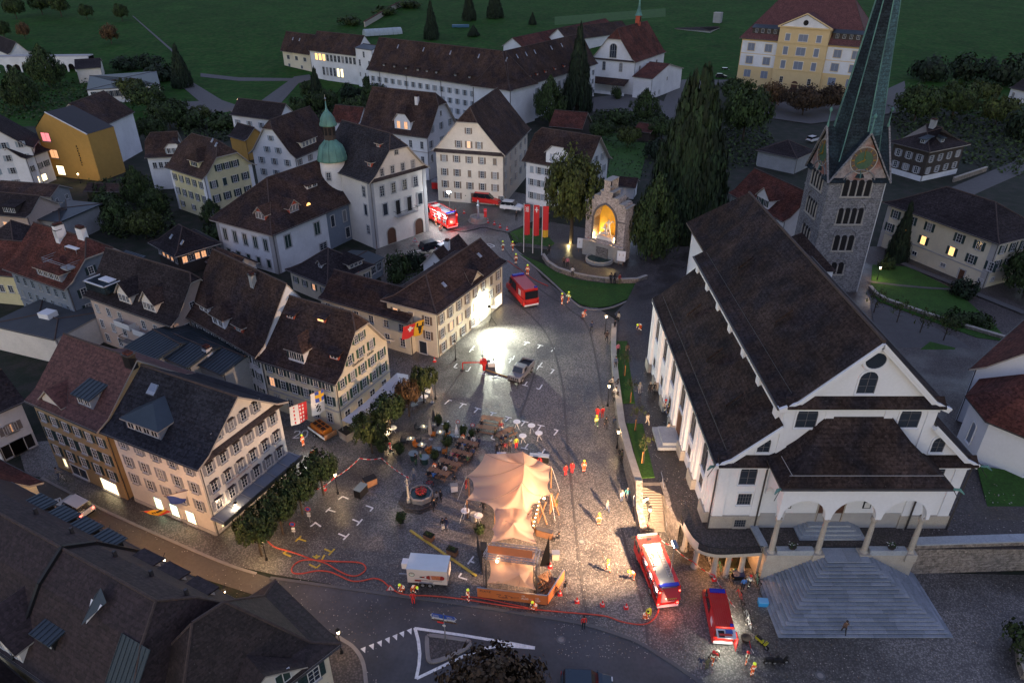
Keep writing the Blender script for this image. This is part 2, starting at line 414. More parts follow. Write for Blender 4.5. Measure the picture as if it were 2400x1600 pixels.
def wrow(H,f='U',hood=False,z=1.0,n=4,w=.9,h=1.4,m=1.2,m2=None,sh=None,lit=(),litm=None,skip=(),closed=(),pm=None,mull=(2,3),fm=None,trim=None,arch=False,at=None,name='window',sill=True,blind=False):
 Lf=flen(H,f);m2=m if m2 is None else m2
 xs=at if at is not None else [m+(Lf-m-m2)*(i/(n-1) if n>1 else .5) for i in range(n)]
 for i,a in enumerate(xs):
  if i in skip:continue
  p=pm or GLASS
  if p is GLASS and n>2 and (i*7+int(z*10)*3+len(H.root.children))%5==0:p=GLASC
  if i in lit:p=litm or LITW
  o=window(H.root,fM(H,f,a,z),w,h,fm or FRAME,p,sh,arch,mull,trim,i in closed,sill,name)
  if hood:m_=MB();m_.box(-w/2-.12,w/2+.12,-.34,0,h+.1,h+.18,PENTM);link('window_hood',m_.mesh('window_hood'),o)
def dormer(H,f,a,s0,w,h,kind='gable',wall=WHITE,roof=RBRN,rh=1.2,nw=1,wh=1.0,ww=.7,pm=GLASS,sh=None,ov=.35,cheek=None,lit=False,low=None):
 """a: along the facade, s0: distance in from the eave line (roof edge)."""
 so=s0-H.o;zb=H.prof(s0);zt=zb+h
 M_=fM(H,f,a,0);ch=cheek or wall
 def sback(zz):
  s=s0
  while H.prof(s)<zz and s<H.half:s+=.05
  return s-H.o
 sb=sback(zt);mb=MB();x=w/2
 P=lambda xx,yy,zz:(xx,yy,zz)
 zlow=zb-.15 if low is None else low
 mb.quad(P(-x,so,zlow),P(x,so,zlow),P(x,so,zt),P(-x,so,zt),wall)
 mb.add([P(x,so,zlow),P(x,sb,zt),P(x,so,zt)],[(0,1,2)],ch);mb.add([P(-x,so,zlow),P(-x,sb,zt),P(-x,so,zt)],[(0,2,1)],ch)
 e=ov
 if kind=='shed':
  sl=rh;sb2=so
  while H.prof(sb2+H.o)<zt+sl*(sb2-so)/(3.0) and sb2<H.half-H.o:sb2+=.05
  z2=H.prof(sb2+H.o)
  t=[P(-x-e,so-e,zt-.05),P(x+e,so-e,zt-.05),P(x+e,sb2,z2),P(-x-e,sb2,z2)]
  b=[(p[0],p[1],p[2]-.14) for p in t];mb.add(t+b,[(0,1,2,3),(7,6,5,4),(0,4,5,1),(1,5,6,2),(3,7,4,0)],roof)
  mb.add([P(x,so,zt),P(x,sb,zt),P(x,sb2,z2-.1)],[(0,1,2)],ch);mb.add([P(-x,so,zt),P(-x,sb2,z2-.1),P(-x,sb,zt)],[(0,1,2)],ch)
  if roof is METAL:
   k=5
   for i in range(k):
    xx=-x-e+(2*x+2*e)*(i+.5)/k;mb.bar((xx,so-e,zt-.02),(xx,sb2,z2+.03),.05,.07,roof)
 else:
  zr=zt+rh;sr=sback(zr);hx=0 if kind=='gable' else min(x*.8,1.2)
  ze=zt-.12
  sf=sback(ze)
  yf=so-e
  R_=P(0,yf+(x*.9 if kind=='hip' else 0),zr);Rb=P(0,sr,zr)
  EL,ER=P(-x-e,yf,ze),P(x+e,yf,ze);BL,BR=P(-x-e,sf,ze),P(x+e,sf,ze)
  if kind=='half':
   q=.45;HL=P(-(x+e)*q,yf,zr-(zr-ze)*q);HR=P((x+e)*q,yf,zr-(zr-ze)*q);R_=P(0,yf+rh*.8,zr)
   V=[EL,ER,BR,BL,R_,Rb,HL,HR];F=[(0,6,4,5,3),(1,2,5,4,7),(6,7,4)]
  elif kind=='hip':
   V=[EL,ER,BR,BL,R_,Rb];F=[(0,4,5,3),(1,2,5,4),(0,1,4)]
  else:
   V=[EL,ER,BR,BL,R_,Rb];F=[(0,4,5,3),(1,2,5,4)]
  F=[tuple(reversed(f_)) if f_ in ((0,6,4,5,3),(0,4,5,3)) else f_ for f_ in F]
  n=len(V);mb.add(V,F,roof);bot=[(p[0],p[1],p[2]-.15) for p in V];mb.add(bot,[tuple(reversed(f_)) for f_ in F],SOFF)
  cnt=set()
  for f_ in F:
   for p,q in zip(f_,f_[1:]+f_[:1]):cnt.add((p,q))
  mb.add(V+bot,[(q,p,p+n,q+n) for p,q in cnt if (q,p) not in cnt],SOFF)
  if kind=='gable':mb.add([P(-x,so,zt),P(x,so,zt),P(0,so,zr-.25)],[(0,1,2)],wall)
  if kind=='half':
   q=.45;tz=zr-(zr-ze)*q-.15;mb.add([P(-x,so,zt),P(x,so,zt),P(x*q,so,tz),P(-x*q,so,tz)],[(0,1,2,3)],wall)
 d=link('dormer',mb.mesh('dormer'),H.root,M=M_)
 for i in range(nw):
  xx=(i-(nw-1)/2)*(w/nw*.92) if nw>1 else 0
  m=MB();ww_=min(ww,w/nw*.8);zz=zb+max(.1,(h-wh)/2)
  fm_=FRAME
  m.box(xx-ww_/2-.06,xx+ww_/2+.06,so-.07,so-.005,zz-.06,zz,fm_);m.box(xx-ww_/2-.06,xx+ww_/2+.06,so-.07,so-.005,zz+wh,zz+wh+.06,fm_)
  m.box(xx-ww_/2-.06,xx-ww_/2,so-.07,so-.005,zz,zz+wh,fm_);m.box(xx+ww_/2,xx+ww_/2+.06,so-.07,so-.005,zz,zz+wh,fm_);m.box(xx-.03,xx+.03,so-.06,so-.02,zz,zz+wh,fm_)
  m.quad((xx-ww_/2,so-.015,zz),(xx+ww_/2,so-.015,zz),(xx+ww_/2,so-.015,zz+wh),(xx-ww_/2,so-.015,zz+wh),LITW if lit else pm)
  if sh:
   m.box(xx-ww_/2-.08-ww_/2,xx-ww_/2-.08,so-.05,so-.004,zz,zz+wh,sh);m.box(xx+ww_/2+.08,xx+ww_/2+.08+ww_/2,so-.05,so-.004,zz,zz+wh,sh)
  link('window',m.mesh('window'),d)
 return d
def chimney(H,f,a,s,w=.8,d=.7,h=1.4,m=WHITE):
 zb=H.prof(min(s,H.half))-.6;M_=fM(H,f,a,0);mb=MB();y=s-H.o
 mb.box(-w/2,w/2,y-d/2,y+d/2,zb,zb+.6+h,m);mb.box(-w/2-.1,w/2+.1,y-d/2-.1,y+d/2+.1,zb+.6+h,zb+.72+h,GUTTR)
 mb.box(-w/2+.1,-.05,y-d/2+.1,y+d/2-.1,zb+.72+h,zb+h+.95,RRED)
 mb.box(.05,w/2-.1,y-d/2+.1,y+d/2-.1,zb+.72+h,zb+h+.95,RRED)
 return link('chimney',mb.mesh('chimney'),H.root,M=M_)
def skylight(H,f,a,s,w=.7,l=1.0):
 z0,z1=H.prof(s),H.prof(s+l*.7);M_=fM(H,f,a,0);mb=MB();y0,y1=s-H.o,s+l*.7-H.o
 for dz,e,m in ((.1,0,STEEL),(.13,.08,GLASB)):
  t=[(-w/2+e,y0+e,z0+dz),(w/2-e,y0+e,z0+dz),(w/2-e,y1-e,z1+dz),(-w/2+e,y1-e,z1+dz)]
  b=[(p[0],p[1],p[2]-.12) for p in t];mb.add(t+b,[(0,1,2,3),(0,4,5,1),(1,5,6,2),(2,6,7,3),(3,7,4,0)],m)
 return link('skylight',mb.mesh('skylight'),H.root,M=M_)
# ground
def tz(Y):
 return max(.35,min(3.7,3.7-(Y-56)*.078))
def sheet(name,px,m,z=0.0,kind='structure',label=None,cat=None,zf=None,hillf=False,world_pts=None):
 pts=world_pts or [(G(*p) if hillf else W(p[0],p[1],z)) for p in px]
 mb=MB();pts=[Vector(p) for p in pts]
 for p in pts:p.z=(zf(p.y) if zf else (hill(p.x,p.y) if hillf else 0))+z
 n=len(pts);base=[p-Vector((0,0,.12)) for p in pts]
 mb.add(pts+base,[tuple(range(n))]+[(i,i+n,(i+1)%n+n,(i+1)%n) for i in range(n)],m)
 o=mb.obj(name);o['kind']=kind
 if label:o['label']=label
 return o
def smooth(p,n=6,closed=False):
 out=[];k=len(p);P=[Vector((*q[:2],q[2] if len(q)>2 else 0)) for q in p]
 rng=range(k if closed else k-1)
 for i in rng:
  a,b,c,d=(P[(i-1)%k],P[i],P[(i+1)%k],P[(i+2)%k]) if closed else (P[max(i-1,0)],P[i],P[i+1],P[min(i+2,k-1)])
  for j in range(n):
   t=j/n;out.append(.5*((2*b)+(-a+c)*t+(2*a-5*b+4*c-d)*t*t+(-a+3*b-3*c+d)*t**3))
 if not closed:out.append(P[-1])
 return out
GRASS=mat('meadow_grass',(.017,.064,.009),.95,.28,.06,fine=.3,tint=(.032,.068,.014),spec=.1)
LAWN=mat('lawn',(.027,.082,.009),.95,.22,.4,fine=.3)
SOIL=mat('garden_ground',(.012,.019,.009),.95,.4,.35,fine=.35,tint=(.022,.020,.016))
ASPH=mat('asphalt',(.064,.064,.072),.62,.16,.35,fine=.12,stain=.22)
ASPB=mat('street_asphalt',(.10,.085,.07),.75,.15,.4,fine=.1)
PATHM=mat('gravel_path',(.095,.092,.092),.9,.12,.8,fine=.12)
KERB=mat('kerb_stone',(.24,.22,.21),.85,.12,1.2)
def cobble_mat(name,rgb,rough,size,stain,lo=.35):
 m=bpy.data.materials.new(name);MATS[name]=m;m.use_nodes=True;nt=m.node_tree;b=nt.nodes['Principled BSDF'];N=nt.nodes.new;L=nt.links.new
 geo=N('ShaderNodeNewGeometry')
 wv=N('ShaderNodeTexNoise');wv.inputs['Scale'].default_value=.35;wv.inputs['Detail'].default_value=3;L(geo.outputs['Position'],wv.inputs['Vector'])
 vo=N('ShaderNodeTexVoronoi');vo.inputs['Scale'].default_value=1/size;L(geo.outputs['Position'],vo.inputs['Vector'])
 sc2=N('ShaderNodeSeparateColor');L(vo.outputs['Color'],sc2.inputs[0])
 m1=N('ShaderNodeMapRange');m1.inputs['To Min'].default_value=.75;m1.inputs['To Max'].default_value=1.28;L(sc2.outputs[0],m1.inputs['Value'])
 ed=N('ShaderNodeMapRange');ed.inputs['From Min'].default_value=.25*1;ed.inputs['From Max'].default_value=.62;ed.inputs['To Min'].default_value=1.12;ed.inputs['To Max'].default_value=.5;L(vo.outputs['Distance'],ed.inputs['Value'])
 st=N('ShaderNodeTexNoise');st.inputs['Scale'].default_value=.09;st.inputs['Detail'].default_value=5;st.inputs['Roughness'].default_value=.6;L(geo.outputs['Position'],st.inputs['Vector'])
 ms=N('ShaderNodeMapRange');ms.inputs['From Min'].default_value=.43;ms.inputs['From Max'].default_value=.55;ms.inputs['To Min'].default_value=1-stain;ms.inputs['To Max'].default_value=1.1;L(st.outputs['Fac'],ms.inputs['Value'])
 def mul(a,c):
  x=N('ShaderNodeMath');x.operation='MULTIPLY';L(a,x.inputs[0]);L(c,x.inputs[1]);return x.outputs[0]
 f=mul(mul(m1.outputs[0],ed.outputs[0]),ms.outputs[0])
 mx=N('ShaderNodeMix');mx.data_type='RGBA';mx.blend_type='MULTIPLY';mx.inputs['Factor'].default_value=1;mx.inputs['A'].default_value=(*rgb,1)
 cc=N('ShaderNodeCombineColor');[L(f,cc.inputs[i]) for i in range(3)];L(cc.outputs[0],mx.inputs['B']);L(mx.outputs['Result'],b.inputs['Base Color'])
 mr=N('ShaderNodeMapRange');mr.inputs['From Min'].default_value=.42;mr.inputs['From Max'].default_value=.56;mr.inputs['To Min'].default_value=lo;mr.inputs['To Max'].default_value=rough;L(st.outputs['Fac'],mr.inputs['Value']);L(mr.outputs[0],b.inputs['Roughness'])
 bm=N('ShaderNodeBump');bm.inputs['Strength'].default_value=.38;bm.inputs['Distance'].default_value=.04;bm.invert=True;L(vo.outputs['Distance'],bm.inputs['Height']);L(bm.outputs[0],b.inputs['Normal'])
 return m
COBB=cobble_mat('cobblestones',(.175,.162,.154),.62,.17,.42)
COBR=cobble_mat('porphyry_setts',(.080,.066,.062),.7,.2,.3)
VERGE=[]
o2_=lambda ox,oy,x,y:(ox+x/3.92,oy+y/3.92)
mb=MB();xs=[-2600,-1500,-900]+list(range(-600,601,60))+[900,1500,2600];ys=[-300,-60,0,60,120,180,240,300,335,370,410,460,520,600,700,850,1100,1500,2200,3000]
V=[(x,y,hill(x,y)-.05) for y in ys for x in xs];nx=len(xs)
F=[(j*nx+i,j*nx+i+1,(j+1)*nx+i+1,(j+1)*nx+i) for j in range(len(ys)-1) for i in range(nx-1)]
mb.add(V,F,GRASS);o=mb.obj('ground_terrain',smooth=True);o['kind']='structure';o['label']='dark green meadow rising behind the town'
sheet('garden_ground',None,SOIL,0,world_pts=[(-160,-20,0),(170,-20,0),(200,200,0),(140,322,0),(-60,300,0),(-78,262,0),(-150,250,0),(-230,240,0)])
sheet('square_paving',None,COBB,.02,world_pts=[W(*p) for p in [(400,1290),(640,1345),(906,1391),(1200,1433),(1353,1458),(1455,1488),(1506,1509),(1583,1557),(1646,1600)]]+[Vector((20,20,0)),Vector((70,20,0))]+[W(*p) for p in [(2600,1352),(1700,1330),(1560,1200),(1480,1000),(1460,760),(1400,722),(1355,718),(1322,690),(1270,650),(1240,610),(1200,575),(1190,545),(1290,500),(1230,455),(1040,415),(960,400),(880,590),(900,690),(560,760),(560,1000),(420,1000),(40,1040),(60,1110),(97,1119),(255,1200)]])
sheet('asphalt_road',None,ASPH,.03,world_pts=[W(*p) for p in [(560,1330),(633,1353),(778,1373),(906,1391),(1050,1410),(1200,1433),(1353,1458),(1455,1488),(1506,1509),(1583,1557),(1646,1600),(1800,1720),(850,1800),(858,1600),(850,1549),(829,1516),(801,1496),(700,1440)]])
sheet('side_street',[(60,1130),(97,1119),(255,1200),(497,1307),(600,1343),(640,1356),(620,1400),(300,1300),(40,1190)],ASPB,.032)
sheet('asphalt_pavement',[(801,1500),(829,1519),(847,1549),(854,1600),(860,1700),(700,1700),(700,1480)],COBR,.15)
def kerb(name,px,z=.15,w=.35,m=KERB,zf=None):
 pts=smooth([(*W(p[0],p[1],z)[:2],0) for p in px],5);mb=MB()
 for a,b in zip(pts,pts[1:]):
  za,zb_=((zf(a.y),zf(b.y)) if zf else (0,0));mb.bar(a+Vector((0,0,z-.1+za)),b+Vector((0,0,z-.1+zb_)),w,.24,m)
 o=mb.obj(name);o['kind']='structure';return o
kerb('kerb',[(790,1488),(801,1497),(829,1516),(850,1549),(858,1600),(862,1640)],.16)
kerb('kerb',[(97,1119),(255,1200),(497,1307),(600,1343)],.1,.3)
kerb('kerb',[(633,1353),(778,1373),(906,1391),(1050,1410),(1200,1433),(1353,1458),(1455,1488),(1506,1509),(1583,1557),(1660,1610)],.08,.35,mat('kerb_dark',(.10,.10,.105),.8,.1))
for pl in [[(1185,690),(1250,745),(1290,800),(1318,900),(1325,980),(1332,1060),(1345,1200),(1360,1330),(1375,1440)],[(1290,668),(1330,720),(1375,760),(1400,860),(1412,950)],[(1455,1230),(1480,1330),(1510,1430),(1518,1510)],[(1165,560),(1245,660),(1318,712)],[(1262,845),(1225,960),(1180,1050)]]:
 kerb('drain_channel',pl,.0301,.28,mat('drain_stone',(.075,.07,.068),.55,.1))
sheet('lawn',[(1212,592),(1270,617),(1302,636),(1354,655),(1420,664),(1512,664),(1521,646),(1567,658),(1519,678),(1468,701),(1430,716),(1391,720),(1358,711),(1328,688),(1289,652),(1251,619)],LAWN,.12,label='curved green lawn below the monument terrace')
sheet('lawn',[(1195,545),(1230,532),(1270,540),(1300,570),(1290,578),(1250,572),(1205,566)],LAWN,.10,label='small lawn patch at the flagpoles')
kerb('kerb',[(1205,588),(1250,622),(1289,656),(1328,692),(1358,716),(1391,725),(1432,720),(1470,705),(1521,682),(1575,660)],.16,.3)
sheet('monument_paving',[(1205,575),(1290,585),(1275,610),(1302,636),(1354,655),(1420,664),(1512,664),(1521,646),(1600,662),(1640,600),(1560,560),(1400,540),(1290,520)],COBR,.06)
sheet('path',[(1519,681),(1575,660),(1640,640),(1620,700),(1545,700),(1460,760),(1440,735),(1470,705)],PATHM,.05)
sheet('lawn',[(2045,620),(2130,625),(2240,680),(2330,760),(2365,800),(2290,790),(2180,750),(2060,705),(2040,680)],LAWN,.48,label='garden lawn in front of the cream house')
sheet('lawn',[(2130,840),(2180,800),(2240,815),(2190,870)],LAWN,.5)
sheet('lawn',[(2290,1090),(2420,1110),(2500,1260),(2330,1250)],LAWN,3.52,label='churchyard lawn beside the white chapel')
sheet('gravel_yard',[(2040,700),(2240,790),(2310,840),(2270,900),(2160,870),(2050,780)],PATHM,.44)
sheet('lawn',[(1440,330),(1520,335),(1500,420),(1420,420)],LAWN,.1);sheet('lawn',[(1410,310),(1480,315),(1460,365),(1410,365)],LAWN,.11)
sheet('path',[(600,245),(690,180),(725,175),(735,185),(700,195),(660,240),(640,246)],PATHM,.03,hillf=True)
sheet('path',[(470,172),(560,182),(700,184),(700,190),(560,190),(470,180)],PATHM,.04,hillf=True)
sheet('path',[(400,240),(520,235),(600,262),(590,285),(540,262),(430,270)],PATHM,.03,hillf=True)
sheet('path',[(405,185),(430,180),(520,235),(470,240)],PATHM,.04,hillf=True)
sheet('path',[(310,38),(313,38),(415,126),(409,127)],PATHM,.06,hillf=True)
sheet('parking_lot',[(1545,260),(1600,140),(1640,90),(1730,100),(1725,205),(1640,215),(1580,300)],PATHM,.05)
sheet('forecourt',[(1380,230),(1500,215),(1560,240),(1540,260),(1390,262)],PATHM,.04)
sheet('road',[(2180,460),(2420,360),(2420,395),(2240,475)],PATHM,.12)
sheet('lawn',[(1300,60),(1560,40),(1560,20),(1300,40)],LAWN,.05,hillf=True)
sheet('school_terrace',[(1700,235),(1760,225),(2000,245),(2120,190),(2130,260),(1900,290),(1760,270)],PATHM,.3)
for px_ in ([(900,0),(1060,0),(1075,200),(1130,570),(1000,570),(940,300)],[(1050,755),(1200,760),(1250,1000),(1310,1250),(1180,1255),(1090,900)]):
 q_=[o2_(1200,800,*p) for p in px_];z0_=[2.0 if px_[0][0]==1050 else .9];P_=[]
 for p in q_:
  z=2.0
  for _ in range(12):z=tz(W(p[0],p[1],z).y)
  P_.append(W(p[0],p[1],z))
 VERGE.append(P_)
# painted marks
def line(pts,w,m=PAINT,z=.036,name=None):
 mb=MB();P=[W(*p) for p in pts]
 for a,b in zip(P,P[1:]):
  d=(b-a).normalized();n=Vector((-d.y,d.x,0))*w/2
  mb.add([a-n-d*w*.0+Vector((0,0,z)),b-n+Vector((0,0,z)),b+n+Vector((0,0,z)),a+n+Vector((0,0,z))],[(0,1,2,3)],m)
  z+=.001
 return mb
def mark(segs,w=.19,m=PAINT,name='parking_mark',z=.044):
 mb=MB()
 for a,b in segs:
  q=line([a,b],w,m,z);mb.add(q.v,q.f,m);z+=.0015
 o=mb.obj(name);o['kind']='structure';return o
def T(c,a,b,st):
 mark([(a,b),(c,st)])
o2=lambda ox,oy,x,y:(ox+x/3.92,oy+y/3.92)
D2=lambda x,y:o2(600,800,x,y);D3=lambda x,y:o2(1200,800,x,y);D6=lambda x,y:o2(600,1200,x,y);C6=lambda x,y:o2(600,400,x,y)
D7=lambda x,y:o2(1200,1200,x,y);D1=lambda x,y:o2(0,800,x,y);D5=lambda x,y:o2(0,1200,x,y);C7=lambda x,y:o2(1200,400,x,y);C8=lambda x,y:o2(1800,400,x,y)
C1=lambda x,y:o2(0,0,x,y);C2=lambda x,y:o2(600,0,x,y);C3=lambda x,y:o2(1200,0,x,y);C4=lambda x,y:o2(1800,0,x,y);C5=lambda x,y:o2(0,400,x,y);D4=lambda x,y:o2(1800,800,x,y);D8=lambda x,y:o2(1800,1200,x,y)
for F_,segs in [(D2,[((1775,540),(1800,545)),((1775,540),(1733,578))]),(D2,[((1877,568),(1935,582)),((1905,575),(1868,612))]),(D2,[((2010,608),(2068,625)),((2040,617),(2005,655))]),(D2,[((2152,650),(2210,662)),((2180,656),(2150,692))]),(D2,[((2290,690),(2350,705)),((2330,698),(2290,735))]),(D2,[((1770,728),(1738,764)),((1738,764),(1706,758))]),(D2,[((1908,766),(1885,800))]),(D2,[((1960,100),(2007,42)),((1975,70),(2000,80))]),(D2,[((2195,150),(2250,103)),((2195,128),(2245,142)),((2222,122),(2205,170))]),(D2,[((2070,135),(2128,72)),((2085,90),(2110,100))]),(D2,[((1848,205),(1818,240)),((1818,240),(1850,245))]),(D2,[((1972,235),(1948,275)),((1948,275),(1925,270))]),(D2,[((2045,295),(2110,305)),((2100,272),(2078,300))]),(D2,[((2170,330),(2245,338)),((2225,305),(2195,335))]),(D2,[((2185,850),(2160,890)),((2160,890),(2195,905))]),(D2,[((2295,930),(2345,940)),((2352,900),(2320,935))]),(D2,[((2320,165),(2352,155)),((2345,165),(2325,200))]),(D3,[((110,5),(165,15)),((140,10),(112,35))]),(D3,[((235,30),(288,42)),((262,36),(235,65))]),(D3,[((365,60),(390,66)),((388,66),(360,96))]),(D3,[((22,132),(5,172))]),(D3,[((145,168),(125,200)),((125,185),(150,190))]),(D3,[((278,195),(222,265)),((225,222),(282,238))]),(D3,[((362,258),(388,262)),((386,262),(355,298))]),(D3,[((140,370),(115,405)),((95,400),(145,412))]),(D3,[((278,398),(252,440)),((252,440),(222,432))]),(D3,[((88,730),(150,745)),((118,738),(85,778))]),(D3,[((235,765),(298,780)),((268,772),(235,820))]),(D3,[((385,808),(425,818)),((422,818),(385,862))]),(D3,[((148,942),(118,985)),((82,975),(145,992))]),(D3,[((302,988),(275,1030)),((275,1030),(238,1020))]),(D2,[((795,1424),(850,1447)),((795,1424),(758,1452))]),(D2,[((1010,1507),(1075,1530)),((1075,1530),(1048,1560))]),(D2,[((685,1525),(640,1568)),((660,1545),(730,1566))]),(D6,[((540,92),(597,133)),((545,100),(500,133))]),(D6,[((887,66),(948,92)),((978,64),(928,122))]),(D6,[((757,197),(825,226)),((857,198),(802,255))]),(D6,[((2000,405),(1945,478)),((1965,448),(2005,465))]),(D6,[((1888,560),(1862,595)),((1862,595),(1940,620))]),(C6,[((1425,750),(1530,730))]),(C6,[((1485,775),(1545,795)),((1515,785),(1590,775))])]:
 mark([(F_(*a),F_(*b)) for a,b in segs])
for segs in [[((628,337),(690,365)),((722,337),(668,395))],[((362,270),(415,220)),((385,240),(460,268))],[((250,375),(322,408)),((250,375),(290,358))],[((488,478),(555,512)),((555,512),(592,480))],[((522,402),(560,425)),((560,425),(555,390)),((548,418),(590,402)),((600,450),(630,392))]]:
 mark([(D6(*a),D6(*b)) for a,b in segs],.2,PAINY,'yellow_parking_mark')
def ribbon(px,w,m,name,z=.045,closed=False):
 pts=[W(*p) for p in px];P=[Vector((p.x,p.y,z)) for p in pts];mb=MB();n=len(P);V=[]
 for i,p in enumerate(P):
  a=P[(i-1)%n] if (closed or i) else p;b=P[(i+1)%n] if (closed or i<n-1) else p
  d=(b-a).normalized();q=Vector((-d.y,d.x,0))*w/2;V+=[p-q,p+q]
 F=[(2*i,2*((i+1)%n),2*((i+1)%n)+1,2*i+1) for i in range(n if closed else n-1)]
 mb.add(V,F,m);o=mb.obj(name);o['kind']='structure';return o
ribbon([D6(1455,1065),D6(1900,1130),D6(2352,1205),D7(210,1245)],.3,PAINT,'junction_line')
ribbon([D6(1460,1062),D6(1492,1180),D6(1505,1300),D6(1498,1400),D6(1472,1530)],.3,PAINT,'junction_line',.0465)
ribbon([D6(1475,1528),D6(1700,1420),D6(1900,1325),D6(2100,1250),D6(2250,1225),D7(0,1232),D7(210,1248)],.3,PAINT,'junction_line',.048)
for x,y in [(985,1262),(1062,1232),(1135,1203),(1208,1173),(1277,1145),(1340,1118),(1410,1092)]:
 mb=MB();mb.poly([W(*D6(x-25,y-8))+Vector((0,0,.046)),W(*D6(x+18,y+32))+Vector((0,0,.046)),W(*D6(x+22,y-28))+Vector((0,0,.046))],PAINT);o=mb.obj('give_way_tooth');o['kind']='structure'
isl=smooth([(*W(*D6(x,y))[:2],0) for x,y in [(1590,1140),(1700,1148),(1850,1170),(1940,1185),(1965,1215),(1920,1260),(1750,1340),(1640,1375),(1590,1360),(1575,1280),(1572,1180)]],4,True)
sheet('traffic_island',None,COBR,.14,world_pts=isl)
mb=MB()
for a,b in zip(isl,isl[1:]+isl[:1]):mb.bar(a+Vector((0,0,.08)),b+Vector((0,0,.08)),.4,.2,KERB)
o=mb.obj('kerb');o['kind']='structure'
def digits(txt,px0,px1,h,m=PAINT,w=.14):
 """painted numerals on the road; baseline from px0 to px1"""
 a,b=W(*px0),W(*px1);d=(b-a);Lg=d.length;d.normalize();n=Vector((-d.y,d.x,0))
 S={'2':[(0,.8),(.15,1),(.75,1),(.9,.8),(.9,.6),(0,0),(.95,0)],'0':[(.2,0),(.7,0),(.9,.25),(.9,.75),(.7,1),(.2,1),(0,.75),(0,.25),(.2,0)],'3':[(0,1),(.85,1),(.4,.6),(.8,.5),(.9,.25),(.7,0),(.2,0),(0,.15)]}
 k=len(txt);cw=Lg/k;mb=MB()
 for i,ch in enumerate(txt):
  pts=[a+d*(cw*(i+.08)+x*cw*.8)+n*y*h for x,y in S[ch]]
  for j,(p,q) in enumerate(zip(pts,pts[1:])):
   t=(q-p).normalized();s_=Vector((-t.y,t.x,0))*w/2;zz=Vector((0,0,.046+.001*j));e=t*w*.3
   mb.quad(p-s_-e+zz,q-s_+e+zz,q+s_+e+zz,p+s_-e+zz,m)
 o=mb.obj('road_number');o['kind']='structure'
digits('20',C6(2130,718),C6(2205,690),2.0,w=.16);digits('20',D2(335,890),D2(480,880),1.5,w=.16);digits('30',D1(505,1515),D1(575,1490),1.3,w=.14)
# the town houses
def auto_h(P0,P1,P2,z,ridge,py,end,inset,LD=None):
 A=W(*P0,z);B=W(*P1,z) if not isinstance(P1,(int,float)) else None;C=W(*P2,z) if not isinstance(P2,(int,float)) else None
 if B is not None:u=(B-A).normalized()
 else:w=(C-A).normalized();u=Vector((w.y,-w.x,0))
 w=Vector((-u.y,u.x,0));Lu=(B-A).length if B is not None else P1;Lw=(C-A).dot(w) if C is not None else P2
 if ridge=='w':p=A+u*Lu/2+w*(inset if end==0 else Lw-inset)
 else:p=A+w*Lw/2+u*(inset if end==0 else Lu-inset)
 hh=zat(py,p.y)-z
 return A,A+u*Lu,A+w*Lw,hh,Lu,Lw
def hs(name,label,P0,P1,P2,z,h,ridge='w',**k):
 if isinstance(h,tuple):A,B,C,hh,Lu,Lw=auto_h(P0,P1,P2,z,ridge,*h)
 else:A,B,C,_,Lu,Lw=auto_h(P0,P1,P2,z,ridge,0,0,0);hh=h
 print('HOUSE %-28s z=%.1f h=%.1f Lu=%.1f Lw=%.1f ang=%.0f'%(label[:28],z,hh,Lu,Lw,math.degrees(math.atan2((B-A).y,(B-A).x))))
 return house(name,label,tuple(A),tuple(B),tuple(C),z,hh,ridge,**k)
# the inn with green shutters
H=hs('gabled_inn','cream gabled inn with bright green shutters and terrace awning beside the square',(786,902),(924,797),(592,842),8.2,(729,0,2.2),hip=(.22,0),wall=CREAM,o=.7,og=.8,wins=[dict(f='U',z=6.35,n=5,w=.8,h=1.25,m=1.4,sh=SHG),dict(f='U',z=3.9,n=5,w=.8,h=1.35,m=1.4,sh=SHG),dict(f='U',z=1.0,n=4,w=1.0,h=1.6,m=1.6),dict(f='U',z=8.9,n=3,w=.75,h=1.2,m=3.4,sh=SHG),dict(f='U',z=11.2,n=2,w=.7,h=1.0,m=5.1,sh=SHG),dict(f='W',z=6.4,n=6,w=.75,h=.95,m=1.2,sh=SHDG),dict(f='W',z=4.1,n=6,w=.8,h=1.35,m=1.2,sh=SHDG,lit=(0,),litm=LITD),dict(f='W',z=1.2,n=5,w=.9,h=1.5,m=1.6,trim=TRIM)],strip=((3.3,),TRIM))
dormer(H,'W',5.8,1.2,2.6,1.9,'hip',WHITE,RBRN,1.6,2,1.2,.7,sh=SHDG);dormer(H,'W',11.3,2.4,1.5,.9,'shed',REDW,RBRN,.8,1,.5,1.0);dormer(H,'W',7.5,5.0,1.4,.8,'shed',REDW,RBRN,.6,1,.5,.9,lit=True);dormer(H,'W',2.5,4.6,1.4,.8,'shed',REDW,RBRN,.6,1,.5,.9)
INN=H
H=hs('row_house','long white row house with dark green shutters left of the inn',(598,838),13,(431,739),8.6,(665,0,0),wall=WHITE,o=.6,og=.1,wins=[dict(f='W',z=6.6,n=9,w=.7,h=1.1,m=1.0,sh=SHDG),dict(f='W',z=4.2,n=9,w=.7,h=1.3,m=1.0,sh=SHDG),dict(f='W',z=1.6,n=8,w=.8,h=1.3,m=1.2,sh=SHDG,lit=(6,),litm=LITD)])
dormer(H,'W',3.4,1.6,2.6,1.2,'hip',WHITE,RBRN,1.4,2,1.0,.8);dormer(H,'W',8.2,1.0,3.2,1.6,'hip',WHITE,RBRN,1.7,2,1.2,.9);dormer(H,'W',12.5,1.6,2.2,1.0,'hip',REDW,RBRN,1.2,1,.8,1.0)
chimney(H,'W',12,5.4,m=GREYW)
